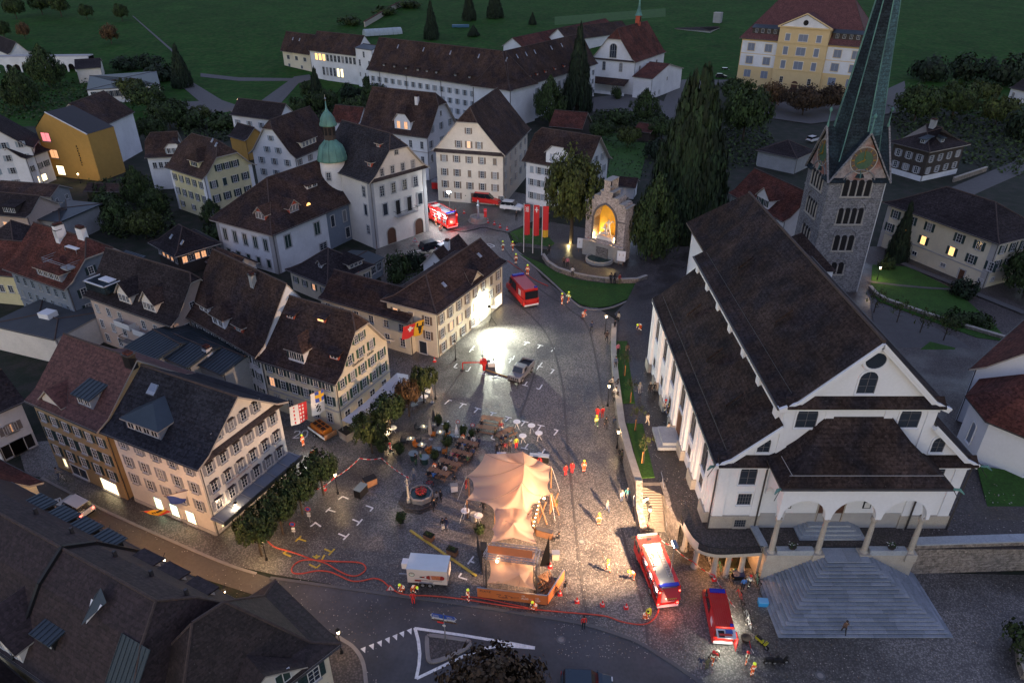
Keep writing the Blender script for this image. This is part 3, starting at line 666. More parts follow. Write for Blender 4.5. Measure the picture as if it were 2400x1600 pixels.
H=hs('balcony_house','pinkish house with two white gabled dormers and iron balconies',(400,765),11.5,(194,693),8.6,(640,0,.6),wall=PINKB,roof=RDRK,hip=(.15,0),o=.6,og=.6,wins=[dict(f='W',z=6.0,n=7,w=.8,h=1.3,m=1.3,skip=(3,)),dict(f='W',z=3.2,n=7,w=.8,h=1.4,m=1.3,skip=(3,)),dict(f='W',z=.8,n=6,w=.9,h=1.3,m=1.6,lit=(4,),litm=LITD),dict(f='U',z=6.2,n=2,w=.8,h=1.3,m=2.4),dict(f='U',z=9.2,n=2,w=.8,h=1.2,m=4),dict(f='U',z=3.2,n=3,w=.8,h=1.3,m=2)])
dormer(H,'W',8.5,1.1,2.8,1.5,'gable',WARMW,RDRK,1.9,3,1.0,.6);dormer(H,'W',14.2,1.1,2.8,1.5,'gable',WARMW,RDRK,1.9,3,1.0,.6)
M_=fM(H,'W',2.8,0);zz=H.prof(2.2);m=MB();m.box(-2.4,2.4,-.2,4.6,zz-.3,zz+1.0,COPDK);m.box(-2.55,2.55,-.35,-.1,zz+1.0,zz+1.12,FRAME);m.box(-2.55,2.55,4.5,4.7,zz+1.0,zz+1.12,FRAME);m.box(-2.55,-2.35,-.35,4.6,zz+1.0,zz+1.12,FRAME);m.box(2.35,2.55,-.35,4.6,zz+1.0,zz+1.12,FRAME);m.box(-1.0,1.6,1.2,2.6,zz+.7,zz+1.14,WHITEP)
m.box(-1.8,2.6,4.7,7.2,zz+.2,zz+2.8,COPDK);link('roof_terrace',m.mesh('roof_terrace'),H.root,M=M_)
m=MB();m.add([(-2.1,4.3,zz+2.9),(2.9,4.3,zz+2.9),(2.9,7.5,zz+3.4),(-2.1,7.5,zz+3.4),(-2.1,4.3,zz+2.75),(2.9,4.3,zz+2.75),(2.9,7.5,zz+3.2),(-2.1,7.5,zz+3.2)],[(0,1,2,3),(0,4,5,1),(1,5,6,2),(3,2,6,7),(0,3,7,4)],METAL)
for i in range(9):m.bar((-2.0+.6*i,4.3,zz+2.93),(-2.0+.6*i,7.5,zz+3.43),.05,.08,METAL)
link('metal_roof',m.mesh('metal_roof'),H.root,M=M_)
def balcony(H,f,a,z,w,d=1.2,m_=FRAME,solid=True):
 M_=fM(H,f,a,z);b=MB();b.box(-w/2,w/2,-d,0,-.15,0,TRIM)
 if solid:b.box(-w/2,w/2,-d-.03,-d+.03,0,.9,m_);b.box(-w/2-.03,-w/2+.03,-d,0,0,.9,m_);b.box(w/2-.03,w/2+.03,-d,0,0,.9,m_)
 else:
  for i in range(int(w/.18)+1):b.bar((-w/2+i*.18,-d,0),(-w/2+i*.18,-d,.95),.03,.03,BLACK)
  b.bar((-w/2,-d,.97),(w/2,-d,.97),.06,.06,BLACK);b.bar((-w/2,-d,.97),(-w/2,0,.97),.06,.06,BLACK);b.bar((w/2,-d,.97),(w/2,0,.97),.06,.06,BLACK)
 return link('balcony',b.mesh('balcony'),H.root,M=M_)
balcony(H,'W',8.6,5.6,3.6);balcony(H,'W',12.6,5.2,3.2);balcony(H,'W',8.6,2.8,3.4,solid=False);balcony(H,'W',12.8,2.6,3.2,solid=False)
H=hs('red_roof_house','blue grey corner house under a large red tiled roof with roof terrace',(150,680),14.5,(5,630),9.0,(556,0,2.6),wall=BLUEG,roof=RRED,hip=(.35,0),o=.8,og=.7,wins=[dict(f='W',z=z_,n=7,w=.8,h=1.3,m=1.4,fm=SHBL) for z_ in (6.6,4.0,1.4)]+[dict(f='U',z=6.4,n=3,w=.9,h=1.4,m=2.4,sh=SHDG),dict(f='U',z=3.6,n=3,w=.9,h=1.4,m=2.4,sh=SHDG),dict(f='U',z=9.6,n=2,w=.8,h=1.2,m=4.6,sh=SHDG),dict(f='U',z=1,n=3,w=1.0,h=1.4,m=2.4)],strip=((3.2,),BLUEG))
dormer(H,'W',11.2,1.0,6.5,1.5,'hip',BLUEG,RRED,1.3,4,1.1,.9)
zz=H.prof(2.4);M_=fM(H,'W',12.0,0);m=MB();m.box(-3.2,3.2,1.2,6.0,zz+.7,zz+.95,GREYW)
for a,b in (((-3.2,1.2),(3.2,1.2)),((-3.2,1.2),(-3.2,6)),((3.2,1.2),(3.2,6))):
 for zz2 in (1.4,1.75):m.bar((a[0],a[1],zz+zz2),(b[0],b[1],zz+zz2),.06,.06,STEEL)
 m.bar((a[0],a[1],zz+1.0),(a[0],a[1],zz+1.8),.08,.08,STEEL)
m.box(-1.2,1.8,4.2,6.4,zz+2.9,zz+3.0,WHITEP);m.bar((-1.2,4.2,zz+.9),(-1.2,4.2,zz+2.9),.1,.1,STEEL);m.bar((1.8,4.2,zz+.9),(1.8,4.2,zz+2.9),.1,.1,STEEL)
link('roof_terrace',m.mesh('roof_terrace'),H.root,M=M_)
chimney(H,'W',8.2,6.0,1.0,.9,1.8);chimney(H,'U',5.5,8,1.5,.9,1.5);chimney(H,'W',13,7.2,1.6,.9,1.6)
H=hs('old_shop_house','ochre plastered shop house with dark red tiled roof and metal dormer',(227,1012),13.5,(56,938),10.5,(843,0,0),wall=mat('ochre_render',(.36,.25,.13),.9,.1,.6,fine=.06),roof=mat('dark_red_tile',(.095,.042,.038),.8,.25,.8,bump=.5,rows=.33,fine=.2),o=.7,og=.1,wins=[dict(f='W',z=7.6,n=6,w=.8,h=1.1,m=1.2,sh=SHDG),dict(f='W',z=5.0,n=6,w=.9,h=1.4,m=1.2,sh=SHDG),dict(f='W',z=2.6,n=5,w=.9,h=1.3,m=1.4,sh=SHDG),dict(f='W',z=.3,at=(4.6,),w=3.0,h=1.5,pm=GLASS,mull=(2,1)),dict(f='W',z=.2,at=(10.2,),w=2.8,h=1.7,pm=LITC,mull=(1,1),name='shop_window'),dict(f='W',z=1.0,at=(2.2,),w=.6,h=1.2,pm=LITY,mull=(1,1),name='display_case')])
dormer(H,'W',9.0,1.8,2.6,1.5,'shed',BLUEG,METAL,.8,2,.9,.8);dormer(H,'W',4.2,.8,3.6,.3,'gable',WARMW,H.roof.data.materials[0],1.7,0)
chimney(H,'W',12.4,6.3,1.1,.9,1.2,BLACK)
H=hs('corner_bank_house','white and cream corner building with grey shutters and large dark grey roof',(464,1101),(676,940),(240,1006),10.3,(929,0,0),wall=WARMW,roof=RGRY,o=.7,og=1.0,wins=[dict(f='U',hood=True,z=8.1,n=6,w=.72,h=1.25,m=1.3,sh=SHGY),dict(f='U',hood=True,z=5.5,n=6,w=.72,h=1.35,m=1.3,sh=SHGY),dict(f='U',hood=True,z=3.1,n=6,w=.72,h=1.35,m=1.3,sh=SHGY),dict(f='U',hood=True,z=11.2,n=4,w=.7,h=1.2,m=3.3,sh=SHGY),dict(f='W',z=8.4,n=5,w=.75,h=1.0,m=1.4,sh=SHGY),dict(f='W',z=5.8,n=5,w=.75,h=1.35,m=1.4,sh=SHGY),dict(f='W',z=3.3,n=5,w=.75,h=1.35,m=1.4,sh=SHGY),dict(f='W',z=.3,at=(4.4,6.9),w=1.2,h=1.9,pm=mat('shop_green_light',(.8,.9,.6),.5,.7,2.5,emit=(.75,.95,.6),estr=.65,tint=(.1,.35,.2)),mull=(1,1),name='shop_window'),dict(f='W',z=.3,at=(9.4,),w=1.3,h=1.9,pm=LITC,mull=(1,1),name='shop_window'),dict(f='U',z=.3,n=3,w=1.8,h=2.0,m=1.8,pm=LITY,mull=(2,1),name='shop_window')],plinth=(.5,TRIM),pent=[('U',10.0,.5)])
dormer(H,'W',4.6,1.4,5.2,1.5,'hip',BLUEG,METAL,1.3,4,1.1,.9,pm=DARKV);skylight(H,'W',2.6,4.6,1.2,1.4)
BANK=H
BANKW=flen(H,'U')
m=MB();M_=fM(H,'U',flen(H,'U')/2,0);Lf=flen(H,'U');m.box(-Lf/2-.2,Lf/2+.3,-2.0,-.02,2.55,2.75,BLUEG);m.box(-Lf/2-.2,Lf/2+.3,-2.1,-1.95,2.45,2.95,METAL)
for i in range(7):m.bar((-Lf/2+i*Lf/6,-1.9,2.8),(-Lf/2+i*Lf/6,-.1,3.0),.06,.06,STEEL)
link('canopy',m.mesh('canopy'),H.root,M=M_)
H=hs('garage_house','white house with dark garage doors behind the old shop house',(-45,985),(62,938),9,7.0,3.0,wall=WHITE,roof=RDRK,ridge='u',wins=[dict(f='U',z=3.4,n=3,w=.9,h=1.2,m=1.8,sh=SHWG,lit=(0,),litm=LITD),dict(f='U',z=.2,n=2,w=2.6,h=1.9,m=2.6,pm=DARKV,mull=(1,1),name='garage_door')])
H=house('corner_house','white cottage with dark red roof at the left edge of the street',(-55.3,51.5,6),(-51.1,59.4,6),(-68,58.2,6),6.0,4.0,wall=CREAM,roof=RRED,wins=[dict(f='U',z=3.6,n=2,w=1.1,h=1.4,m=2.0,sh=SHWG),dict(f='U',z=.8,n=2,w=1.0,h=1.4,m=2.0,sh=SHWG,lit=(1,),litm=LITD)])
H=hs('low_tiled_wing','low brown tiled wing joining the inn and the floodlit house',(954,757),9.0,(745,697),6.0,(686,0,0),wall=CREAM,o=.5,og=.05,wins=[dict(f='W',z=3.9,n=6,w=.9,h=1.2,m=1.5),dict(f='W',z=1.2,n=6,w=.9,h=1.4,m=1.5,lit=(0,),litm=LITD)])
H=hs('floodlit_house','long cream house with brown shutters lit by the white floodlight',(1023.5,737),(1189,612),10.5,8.2,3.3,ridge='u',hip=(1,.0),wall=CREAM,o=.7,og=.6,wins=[dict(f='U',z=5.6,n=8,w=.8,h=1.5,m=1.5,sh=SHBR,closed=(6,)),dict(f='U',z=3.1,n=8,w=.8,h=1.4,m=1.5,sh=SHBR,lit=(1,2),litm=LITD),dict(f='U',z=.5,n=7,w=.9,h=1.5,m=1.6,sh=SHBR,skip=(5,6)),dict(f='U',z=.3,at=(19.6,),w=2.4,h=2.1,pm=LITC,mull=(3,2),name='shop_window'),dict(f='W',z=5.6,n=3,w=.8,h=1.4,m=1.6,sh=SHBR,lit=(0,),litm=LITD,closed=(1,)),dict(f='W',z=3.0,n=3,w=.8,h=1.4,m=1.6,sh=SHBR),dict(f='W',z=.1,at=(3.0,),w=2.8,h=2.2,pm=DARKV,mull=(1,1),name='garage_door'),dict(f='W',z=.1,at=(6.4,),w=1.4,h=2.2,pm=GLASS,mull=(1,1),name='door')])
dormer(H,'U',12.4,.8,3.2,.1,'gable',CREAM,RBRN,1.5,0);skylight(H,'U',6,2.5);skylight(H,'U',18,3.0)
FLOOD=H
H=hs('rear_wing','small white gabled wing behind the floodlit house',(1052,634),9.5,(985,621),5.6,3.0,ridge='u',wall=WHITE,o=.4,og=.4,flare=0,wins=[dict(f='W',z=3.0,n=2,w=.8,h=1.1,m=1.4),dict(f='W',z=5.6,n=1,w=.8,h=.8,m=1.4)])
chimney(H,'U',3.6,2.4,.8,.8,1.4)
# town hall
H=hs('town_hall','tall white town hall with steep gable, iron balcony and two arched doors',(866,430),(1008,391),(722,390),14.5,(311,0,3.2),hip=(.3,0),wall=WARMW,roof=RGRY,o=.6,og=.9,corner=TRIM,wins=[dict(f='U',z=10.9,n=4,w=1.1,h=2.1,m=2.9,trim=TRIM,mull=(2,4)),dict(f='U',z=6.7,at=(3.3,),w=1.25,h=2.5,trim=TRIM,mull=(1,1)),dict(f='U',z=6.0,at=(6.6,9.7),w=1.25,h=3.1,trim=TRIM,mull=(1,1),pm=DARKV),dict(f='U',z=6.7,at=(12.7,),w=1.25,h=2.5,trim=TRIM,mull=(1,1)),dict(f='U',z=.1,at=(4.3,11.9),w=2.2,h=3.5,arch=True,trim=ASHLR,pm=DOORB,mull=(1,1),fm=DOORB,sill=False,name='arched_door'),dict(f='U',z=15.0,n=4,w=.9,h=1.5,m=3.3,trim=TRIM),dict(f='U',z=18.6,n=1,w=.9,h=1.5,m=3,trim=TRIM),dict(f='W',z=11,at=(15.2,),w=1.0,h=2.1,trim=TRIM),dict(f='W',z=7,at=(15.2,),w=1.0,h=2.3,trim=TRIM,mull=(1,1)),dict(f='W',z=3,at=(15.4,),w=1.0,h=1.8,trim=TRIM)],pent=[('U',14.4,.6)],cat='town hall')
dormer(H,'W',15.2,2.6,1.3,1.1,'hip',REDW,RGRY,.8,1,.8,.8);dormer(H,'W',14.6,5.6,1.2,.9,'hip',REDW,RGRY,.8,1,.7,.7)
balcony(H,'U',8.2,5.9,5.6,1.2,solid=False)
RH=H
ct=RH.root.matrix_world if False else None
t0=empty('stair_turret',W(786,478,0),0,'round white stair turret with green copper onion dome beside the town hall','tower');t0.location=(atY(783,400,148).x,148,0)
m=MB();m.lathe([(2.7,-1),(2.7,17.0)],WARMW,20);m.obj('wall',t0,True)
m=MB();m.lathe([(3.15,16.6),(3.2,16.8),(2.9,17.6),(2.75,18.4),(2.4,19.3),(1.7,20.0),(1.25,20.5),(1.15,20.8)],COPPR,24);
for i in range(12):
 a=i*math.pi/6;m.tube([(r_*math.cos(a),r_*math.sin(a),z_) for r_,z_ in [(3.2,16.8),(2.93,17.6),(2.78,18.4),(2.43,19.3),(1.73,20.0),(1.2,20.6)]],.07,COPPR,4)
m.obj('lower_dome',t0,True)
m=MB();m.lathe([(1.2,20.7),(1.2,23.9)],TIMBW,8)
for i in range(8):
 a=(i+.5)*math.pi/4;m.box(1.02*math.cos(a)-.25,1.02*math.cos(a)+.25,1.02*math.sin(a)-.25,1.02*math.sin(a)+.25,21.8,23.2,DARKV)
m.obj('lantern',t0)
m=MB();m.lathe([(1.75,23.6),(1.8,23.8),(1.55,24.4),(1.45,25.0),(1.0,25.8),(.45,26.4),(.2,27.0),(.06,28.4)],COPPR,16)
for i in range(8):
 a=i*math.pi/4;m.tube([(r_*math.cos(a),r_*math.sin(a),z_) for r_,z_ in [(1.8,23.8),(1.57,24.4),(1.47,25.0),(1.0,25.8),(.45,26.4)]],.06,COPPR,4)
m.obj('onion_dome',t0,True)
m=MB();m.tube([(0,0,28.2),(0,0,29.6)],.05,STEEL,5);m.lathe([(.05,28.7),(.2,28.9),(.05,29.1)],STEEL,8);m.obj('finial',t0)
window(t0,Matrix.Translation((-.6,-2.68,13)),.9,1.6,trim=TRIM);window(t0,Matrix.Translation((.9,-2.56,9)),.8,1.3,trim=TRIM)
# houses round the town hall
H=hs('hipped_hall','broad white house with tall windows and mossy hipped roof left of the town hall',(636,553),(835,469),(497,512),8.4,(418,0,8.2),ridge='u',hip=(1,0),wall=WHITE,corner=TRIM,o=.8,og=.3,flare=.2,wins=[dict(f='U',z=4.4,at=(3.6,11.6),w=1.6,h=2.6,pm=mat('green_glass',(.035,.06,.055),.2,0),trim=TRIM,mull=(2,1)),dict(f='U',z=.8,at=(12.6,),w=2.0,h=1.4,trim=TRIM),dict(f='U',z=4.6,at=(16.2,19.8),w=1.1,h=2.4,trim=TRIM,mull=(1,1)),dict(f='U',z=.9,at=(20.2,),w=1.3,h=2.2,trim=TRIM,mull=(1,1)),dict(f='W',z=4.5,n=5,w=1.15,h=2.4,m=2.2,pm=MATS['green_glass'],trim=TRIM,mull=(2,1)),dict(f='W',z=.9,n=5,w=1.05,h=1.7,m=2.2,pm=MATS['green_glass'],trim=TRIM,mull=(1,1))])
m=MB();m.box(0,8.2,-.02,0,-1,H.prof(H.o)-.2,BLUEG);link('blue_grey_wall',m.mesh('blue_grey_wall'),H.root,M=fM(H,'U',14.6,0));dormer(H,'U',7.5,2.0,2.6,1.1,'gable',REDW,RBRN,1.5,3,1.3,.6);dormer(H,'W',12,2.0,2.6,1.1,'gable',REDW,RBRN,1.5,3,1.3,.6);dormer(H,'U',15.5,4.6,3.0,.9,'shed',WARMW,RBRN,.7,2,.7,.9)
m=MB();M_=fM(H,'U',11.2,H.prof(2.1));m.add([(.55*math.cos(i*math.pi/8),1.0,.55*math.sin(i*math.pi/8)+.15) for i in range(9)],[tuple(range(9))],LITW);link('lit_eyebrow_window',m.mesh('lit_eyebrow_window'),H.root,M=M_)
H=hs('hipped_cottage','low cream cottage with dark pyramid roof below the white hall',(766,670),11.5,(668,631),4.2,(584,0,5.0),hip=(1,1),wall=CREAM,roof=RDRK,o=.6,wins=[dict(f='U',z=1.9,n=4,w=.7,h=1.1,m=1.2,sh=SHDG),dict(f='W',z=1.9,n=4,w=.7,h=1.1,m=1.4,sh=SHG,lit=(2,),litm=LITD)],runr=1.0)
dormer(H,'U',7.5,1.4,3.2,1.1,'hip',CREAM,RDRK,1.3,3,.8,.7);dormer(H,'W',6.4,2.6,.9,.9,'gable',WHITE,RDRK,.7,1,.7,.5)
H=hs('glazed_annex','small annex with blue grey seamed metal roof and glazed veranda',(838,640),(901,603),8,3.6,.6,ridge='u',wall=SHBL,roof=METAL,flare=0,o=.4,og=.3,wins=[dict(f='U',z=1.4,n=4,w=1.3,h=1.5,m=1.1,mull=(3,2)),dict(f='W',z=1.0,n=3,w=.8,h=1.6,m=1.2)])
H=hs('yellow_house','pale yellow house with dark green shutters and half hipped gable',(474,420),(602,386),(364,396),10.2,(329,0,2.6),hip=(.38,.38),wall=YELLO,corner=WHITE,o=.8,og=.9,wins=[dict(f='U',z=7.3,n=4,w=.9,h=1.6,m=2.2,sh=SHDG,closed=(1,)),dict(f='U',z=4.0,n=4,w=.9,h=1.6,m=2.2,sh=SHDG),dict(f='U',z=10.8,n=3,w=.9,h=1.4,m=4.2,sh=SHDG),dict(f='U',z=1.0,n=3,w=.8,h=1.2,m=2.4),dict(f='W',z=7.4,n=5,w=.8,h=1.5,m=1.6,sh=SHDG),dict(f='W',z=4.0,n=5,w=.8,h=1.6,m=1.6,sh=SHDG),dict(f='W',z=1.2,n=3,w=.8,h=1.2,m=2.4,sh=SHDG)])
dormer(H,'W',9.2,2.0,3.6,1.5,'hip',YELLO,RBRN,2.4,1,1.2,1.2,sh=SHDG);skylight(H,'W',10.5,6.5);skylight(H,'W',12.6,6.0)
H=hs('white_dormer_house','small white house with white gabled dormer behind the yellow house',(418,366),10,(338,370),8.5,5.0,wall=WHITE,hip=(0,.3),wins=[dict(f='W',z=5.6,n=4,w=.9,h=1.4,m=1.4)])
dormer(H,'W',6.6,.9,3.6,1.6,'half',WHITE,RBRN,2.0,3,1.2,.8,sh=SHBL)
H=hs('carved_timber_house','brown timber house with lit galleries and dark hipped roof with two skylights',(408,603),(520,569),(328,573),4.6,3.6,hip=(1,1),wall=TIMBW,roof=RDRK,o=1.1,wins=[dict(f='W',z=2.5,n=5,w=.9,h=1.2,m=1.0,lit=(1,2,3),litm=LITD),dict(f='U',z=2.5,n=5,w=.9,h=1.2,m=1.2,lit=(0,2,3),litm=LITD)])
skylight(H,'W',4,2.4);skylight(H,'W',8.5,2.4)
H=hs('side_cottage','low house with brown roof below the yellow lane lamp',(545,640),6,(480,612),3.0,2.0,wall=WARMW,roof=RBRN)
H=hs('curved_gable_house','white house with grey shutters and curved gable facing the lane',(694,372),(790,330),(605,350),9.5,(283,0,.6),ridge='u',hip=(.2,0),wall=WHITE,o=.9,og=.7,wins=[dict(f='W',z=7.2,n=3,w=.9,h=1.5,m=2.4,sh=SHBL),dict(f='W',z=4.2,n=3,w=.9,h=1.5,m=2.4,sh=SHBL),dict(f='W',z=1.2,n=3,w=.9,h=1.5,m=2.4,sh=SHBL),dict(f='W',z=10.2,n=2,w=.9,h=1.3,m=4.6,sh=SHBL),dict(f='W',z=13.2,n=1,w=.8,h=1.1,m=4.6,sh=SHBL),dict(f='U',z=7.2,n=4,w=.9,h=1.4,m=1.8,sh=SHWG),dict(f='U',z=4,n=4,w=.9,h=1.4,m=1.8,sh=SHWG)])
dormer(H,'U',7.5,1.6,6.5,1.6,'hip',CREAM,RBRN,3.0,4,1.3,.8)
H=hs('narrow_house','white house with lit dormer window and grey shutters behind the town hall',(1002,324),(1077,293),(872,290),11.5,(218,0,3),hip=(.25,0),wall=WHITE,o=.8,og=.8,strip=((7.4,),TRIM),wins=[dict(f='U',z=8.3,n=3,w=.9,h=1.8,m=2.0,sh=SHBL),dict(f='U',z=4.6,n=3,w=.9,h=1.8,m=2.0),dict(f='U',z=12.2,n=3,w=.9,h=1.6,m=2.8,sh=SHBL),dict(f='U',z=15.6,n=1,w=.8,h=1.2,m=3),dict(f='W',z=8.3,n=6,w=.9,h=1.8,m=1.6),dict(f='W',z=4.4,n=6,w=.9,h=1.8,m=1.6)])
dormer(H,'W',13.2,1.3,5.0,2.2,'half',WHITE,RBRN,3.4,2,1.8,1.0,pm=LITD);chimney(H,'W',15,6.2,.9,.9,1.6)
H=hs('brown_shutter_house','tall cream gabled house with brown shutters and carved stone doorway',(1184,365),(1245,302),(1036,334),12.6,(251,0,2.6),ridge='u',hip=(.28,0),wall=mat('aged_cream',(.56,.50,.43),.9,.08,.7,fine=.08),o=.8,og=.9,wins=[dict(f='W',z=10.0,n=5,w=.85,h=1.5,m=2.0,sh=SHBR,closed=(4,)),dict(f='W',z=6.6,n=5,w=.85,h=1.6,m=2.0,sh=SHBR,closed=(2,)),dict(f='W',z=3.6,n=5,w=.85,h=1.6,m=2.0,sh=SHBR),dict(f='W',z=.9,at=(2.2,5.2,13.2,16.4),w=.85,h=1.5,sh=SHBR),dict(f='W',z=.1,at=(9.2,),w=1.5,h=2.6,pm=DOORB,trim=ASHLR,mull=(1,1),name='front_door',sill=False),dict(f='W',z=13.6,n=3,w=.8,h=1.5,m=5.8,sh=SHBR,lit=(1,),litm=LITD),dict(f='W',z=16.9,n=1,w=.8,h=1.3,m=5,sh=SHBR)]+[dict(f='U',z=z_,n=5,w=.9,h=1.5,m=2.4,sh=SHWG) for z_ in (9.6,6.4,3.2)],pent=[('W',12.4,.8)])
H=hs('blue_shutter_house','white house with blue grey shutters and white dormer gable behind the big tree',(1372,404),(1436,371),(1200,386),10.6,(321,0,0),wall=WHITE,hip=(.0,.2),o=.8,og=.9,corner=None,wins=[dict(f='W',z=8.0,n=7,w=.9,h=1.5,m=1.6,sh=SHBL,closed=(0,6)),dict(f='W',z=4.9,n=7,w=.9,h=1.5,m=1.6,sh=SHBL),dict(f='W',z=1.6,n=7,w=.9,h=1.5,m=1.6,sh=SHBL)]+[dict(f='U',z=z_,n=4,w=.8,h=1.5,m=1.8,sh=SHBL) for z_ in (8.0,4.9,1.6)]+[dict(f='U',z=11.2,n=3,w=.8,h=1.4,m=3,sh=SHBL)])
dormer(H,'W',8.6,.85,6.4,2.4,'half',WHITE,RBRN,3.2,2,1.9,1.2,pm=GLASB)
# monastery
def monw(f,n,m,lit=()):return [dict(f=f,z=z_,n=n,w=1.0,h=1.7,m=m,sh=SHBL,lit=lit if k==0 else (),litm=LITW if k==0 else LITD) for k,z_ in enumerate((8.6,5.2,1.8))]
H=hs('monastery_wing','long white monastery wing with grey shutters and small roof dormers',(1196,213),16,(858,163),12.5,(121,0,8),hip=(1,0),wall=WHITE,cat='monastery',o=.8,wins=monw('W',19,2.0,(16,)))
for i,a in enumerate((7.5,13,19,25,29.5,34,43,49.5,58)):dormer(H,'W',a,1.8,1.5,.9,'shed',TIMBW,RBRN,.7,1,.7,.6)
for a in (11,24,37,50,62):skylight(H,'W',a,6.0,.5,1.2)
for a in (6,20,37,52):
 m=MB();m.tube([(0,-.15,-1),(0,-.15,12.2)],.09,GUTTR,5);link('downpipe',m.mesh('downpipe'),H.root,M=fM(H,'W',a,0))
H=hs('monastery_wing','monastery wing running right behind the tall spruce with red dormers',(1196,213),(1402,149),16,12.5,(121,0,8),ridge='u',hip=(1,0),wall=WHITE,cat='monastery',o=.8,wins=monw('U',16,2.0,(0,3,6)))
for a in (5,10,15,20,26,33,40,47):dormer(H,'U',a,1.8,1.5,.9,'shed',REDW,RBRN,.7,1,.7,.6)
for a in (8,14,20,26,38,46):skylight(H,'U',a,6.0,.5,1.2)
H=hs('monastery_rear_wing','low red brown roofed wing behind the monastery yard',(1225,112),(1440,62),12,9,4.0,ridge='u',wall=WHITE,roof=RRED,flare=0)
H=hs('rear_long_roof','long dark roof running behind the monastery chapel',(1330,96),(1480,75),14,10,5.0,ridge='u',wall=WHITE,roof=RBRN,flare=0)
H=hs('school_wing','white school wing with a band of windows, three lit orange',(833,131),13,(722,118),12.0,(84,0,0),wall=WHITE,flare=0,o=.8,og=.1,cat='school',wins=[dict(f='W',z=8.3,n=11,w=1.5,h=2.6,m=4,m2=1.6,mull=(2,2),lit=(0,1,2),litm=LITW),dict(f='W',z=2.2,n=6,at=(7.6,9.9,12.2,14.5,16.8,19.1),w=1.4,h=3.4,mull=(2,3),lit=(4,5),litm=LITY)])
H=hs('stair_house','tall white stair block with narrow windows joining school and monastery',(870,118),9,(831,112),15.5,1.2,wall=WHITE,roof=METAL,flare=0,o=.2,og=.2,wins=[dict(f='W',z=8.6,n=2,w=1.1,h=2.4,m=2.2),dict(f='W',z=12.2,n=1,w=1.1,h=2.2,m=2.2),dict(f='W',z=4.4,n=3,w=.8,h=1.5,m=1.8)])
H=hs('low_yellow_house','low pale yellow house at the left end of the school wing',(725,129),10,(656,119),8.6,(74,1,0),wall=CREAM,flare=0,o=.8,og=.8,wins=[dict(f='W',z=5.2,n=3,w=2.0,h=1.7,m=4,mull=(3,1)),dict(f='W',z=1.8,n=2,w=1.5,h=1.3,m=4,m2=7)])
skylight(H,'W',6,3.0);skylight(H,'W',11,3.0)
H=hs('monastery_chapel','white chapel with clipped gable, traceried window and small green spire',(1489.5,147),(1562,122),(1391,135),12.6,(66,0,3),ridge='u',hip=(.3,0),wall=WHITE,roof=RRED,cat='chapel',flare=.1,o=.6,og=.8,wins=[dict(f='W',z=13.6,at=(9.2,),w=3.0,h=5.2,arch=True,trim=ASHLR,mull=(3,2)),dict(f='W',z=8.6,at=(5.5,),w=1.3,h=3.2,arch=True,trim=ASHLR),dict(f='W',z=8.6,at=(13,),w=1.3,h=3.2,arch=True,trim=ASHLR),dict(f='U',z=4,at=(5.5,13,24),w=1.3,h=6.5,arch=True,trim=ASHLR)],pent=[('W',12.6,.6)])
M_=fM(H,'U',23,0);y=H.half-H.o;zz=H.prof(H.half);m=MB();m.box(-.9,.9,y-.9,y+.9,zz-1.2,zz+3.0,REDW);m.box(-.5,.5,y-.95,y-.85,zz+.6,zz+2.4,DARKV);link('bell_turret',m.mesh('bell_turret'),H.root,M=M_)
m=MB();m.lathe([(1.6,zz+2.9),(1.1,zz+4),(.55,zz+6),(.12,zz+10.5),(.03,zz+12)],COPPR,8,(0,y));link('turret_spire',m.mesh('turret_spire'),H.root,M=M_)
M_=fM(H,'W',8,0);m=MB();m.add([(-7,-4.5,4.0),(9,-4.5,4.0),(9,0,5.8),(-7,0,5.8),(-7,-4.5,3.8),(9,-4.5,3.8),(9,0,5.6),(-7,0,5.6)],[(0,1,2,3),(7,6,5,4),(0,4,5,1),(1,5,6,2),(3,7,4,0)],RBRN);m.box(-7,9,-4.4,-4.1,-1,1.0,WHITE);link('porch_roof',m.mesh('porch_roof'),H.root,M=M_)
H=hs('sacristy','small gabled sacristy with little square windows beside the chapel',(1530,185),(1603,160),9,8.0,3.6,ridge='w',wall=WHITE,roof=RRED,flare=0,o=.4,og=.6,wins=[dict(f='U',z=5.2,n=1,w=1,h=1.4,m=4,sill=False),dict(f='U',z=1.2,at=(4,8),w=1,h=1.4)])
H=hs('concrete_hall','raw concrete flat roofed block with square chimney behind the chapel',(1665,73),(1716,57),(1586,66),8.5,.25,wall=GREYW,roof=RDRK,flare=0,o=.15,og=.15,hip=(1,1))
m=MB();m.box(5,9.5,5,9,8,15,GREYW);m.box(4.9,9.6,4.9,9.1,15,15.3,TRIM);link('chimney',m.mesh('chimney'),H.root)
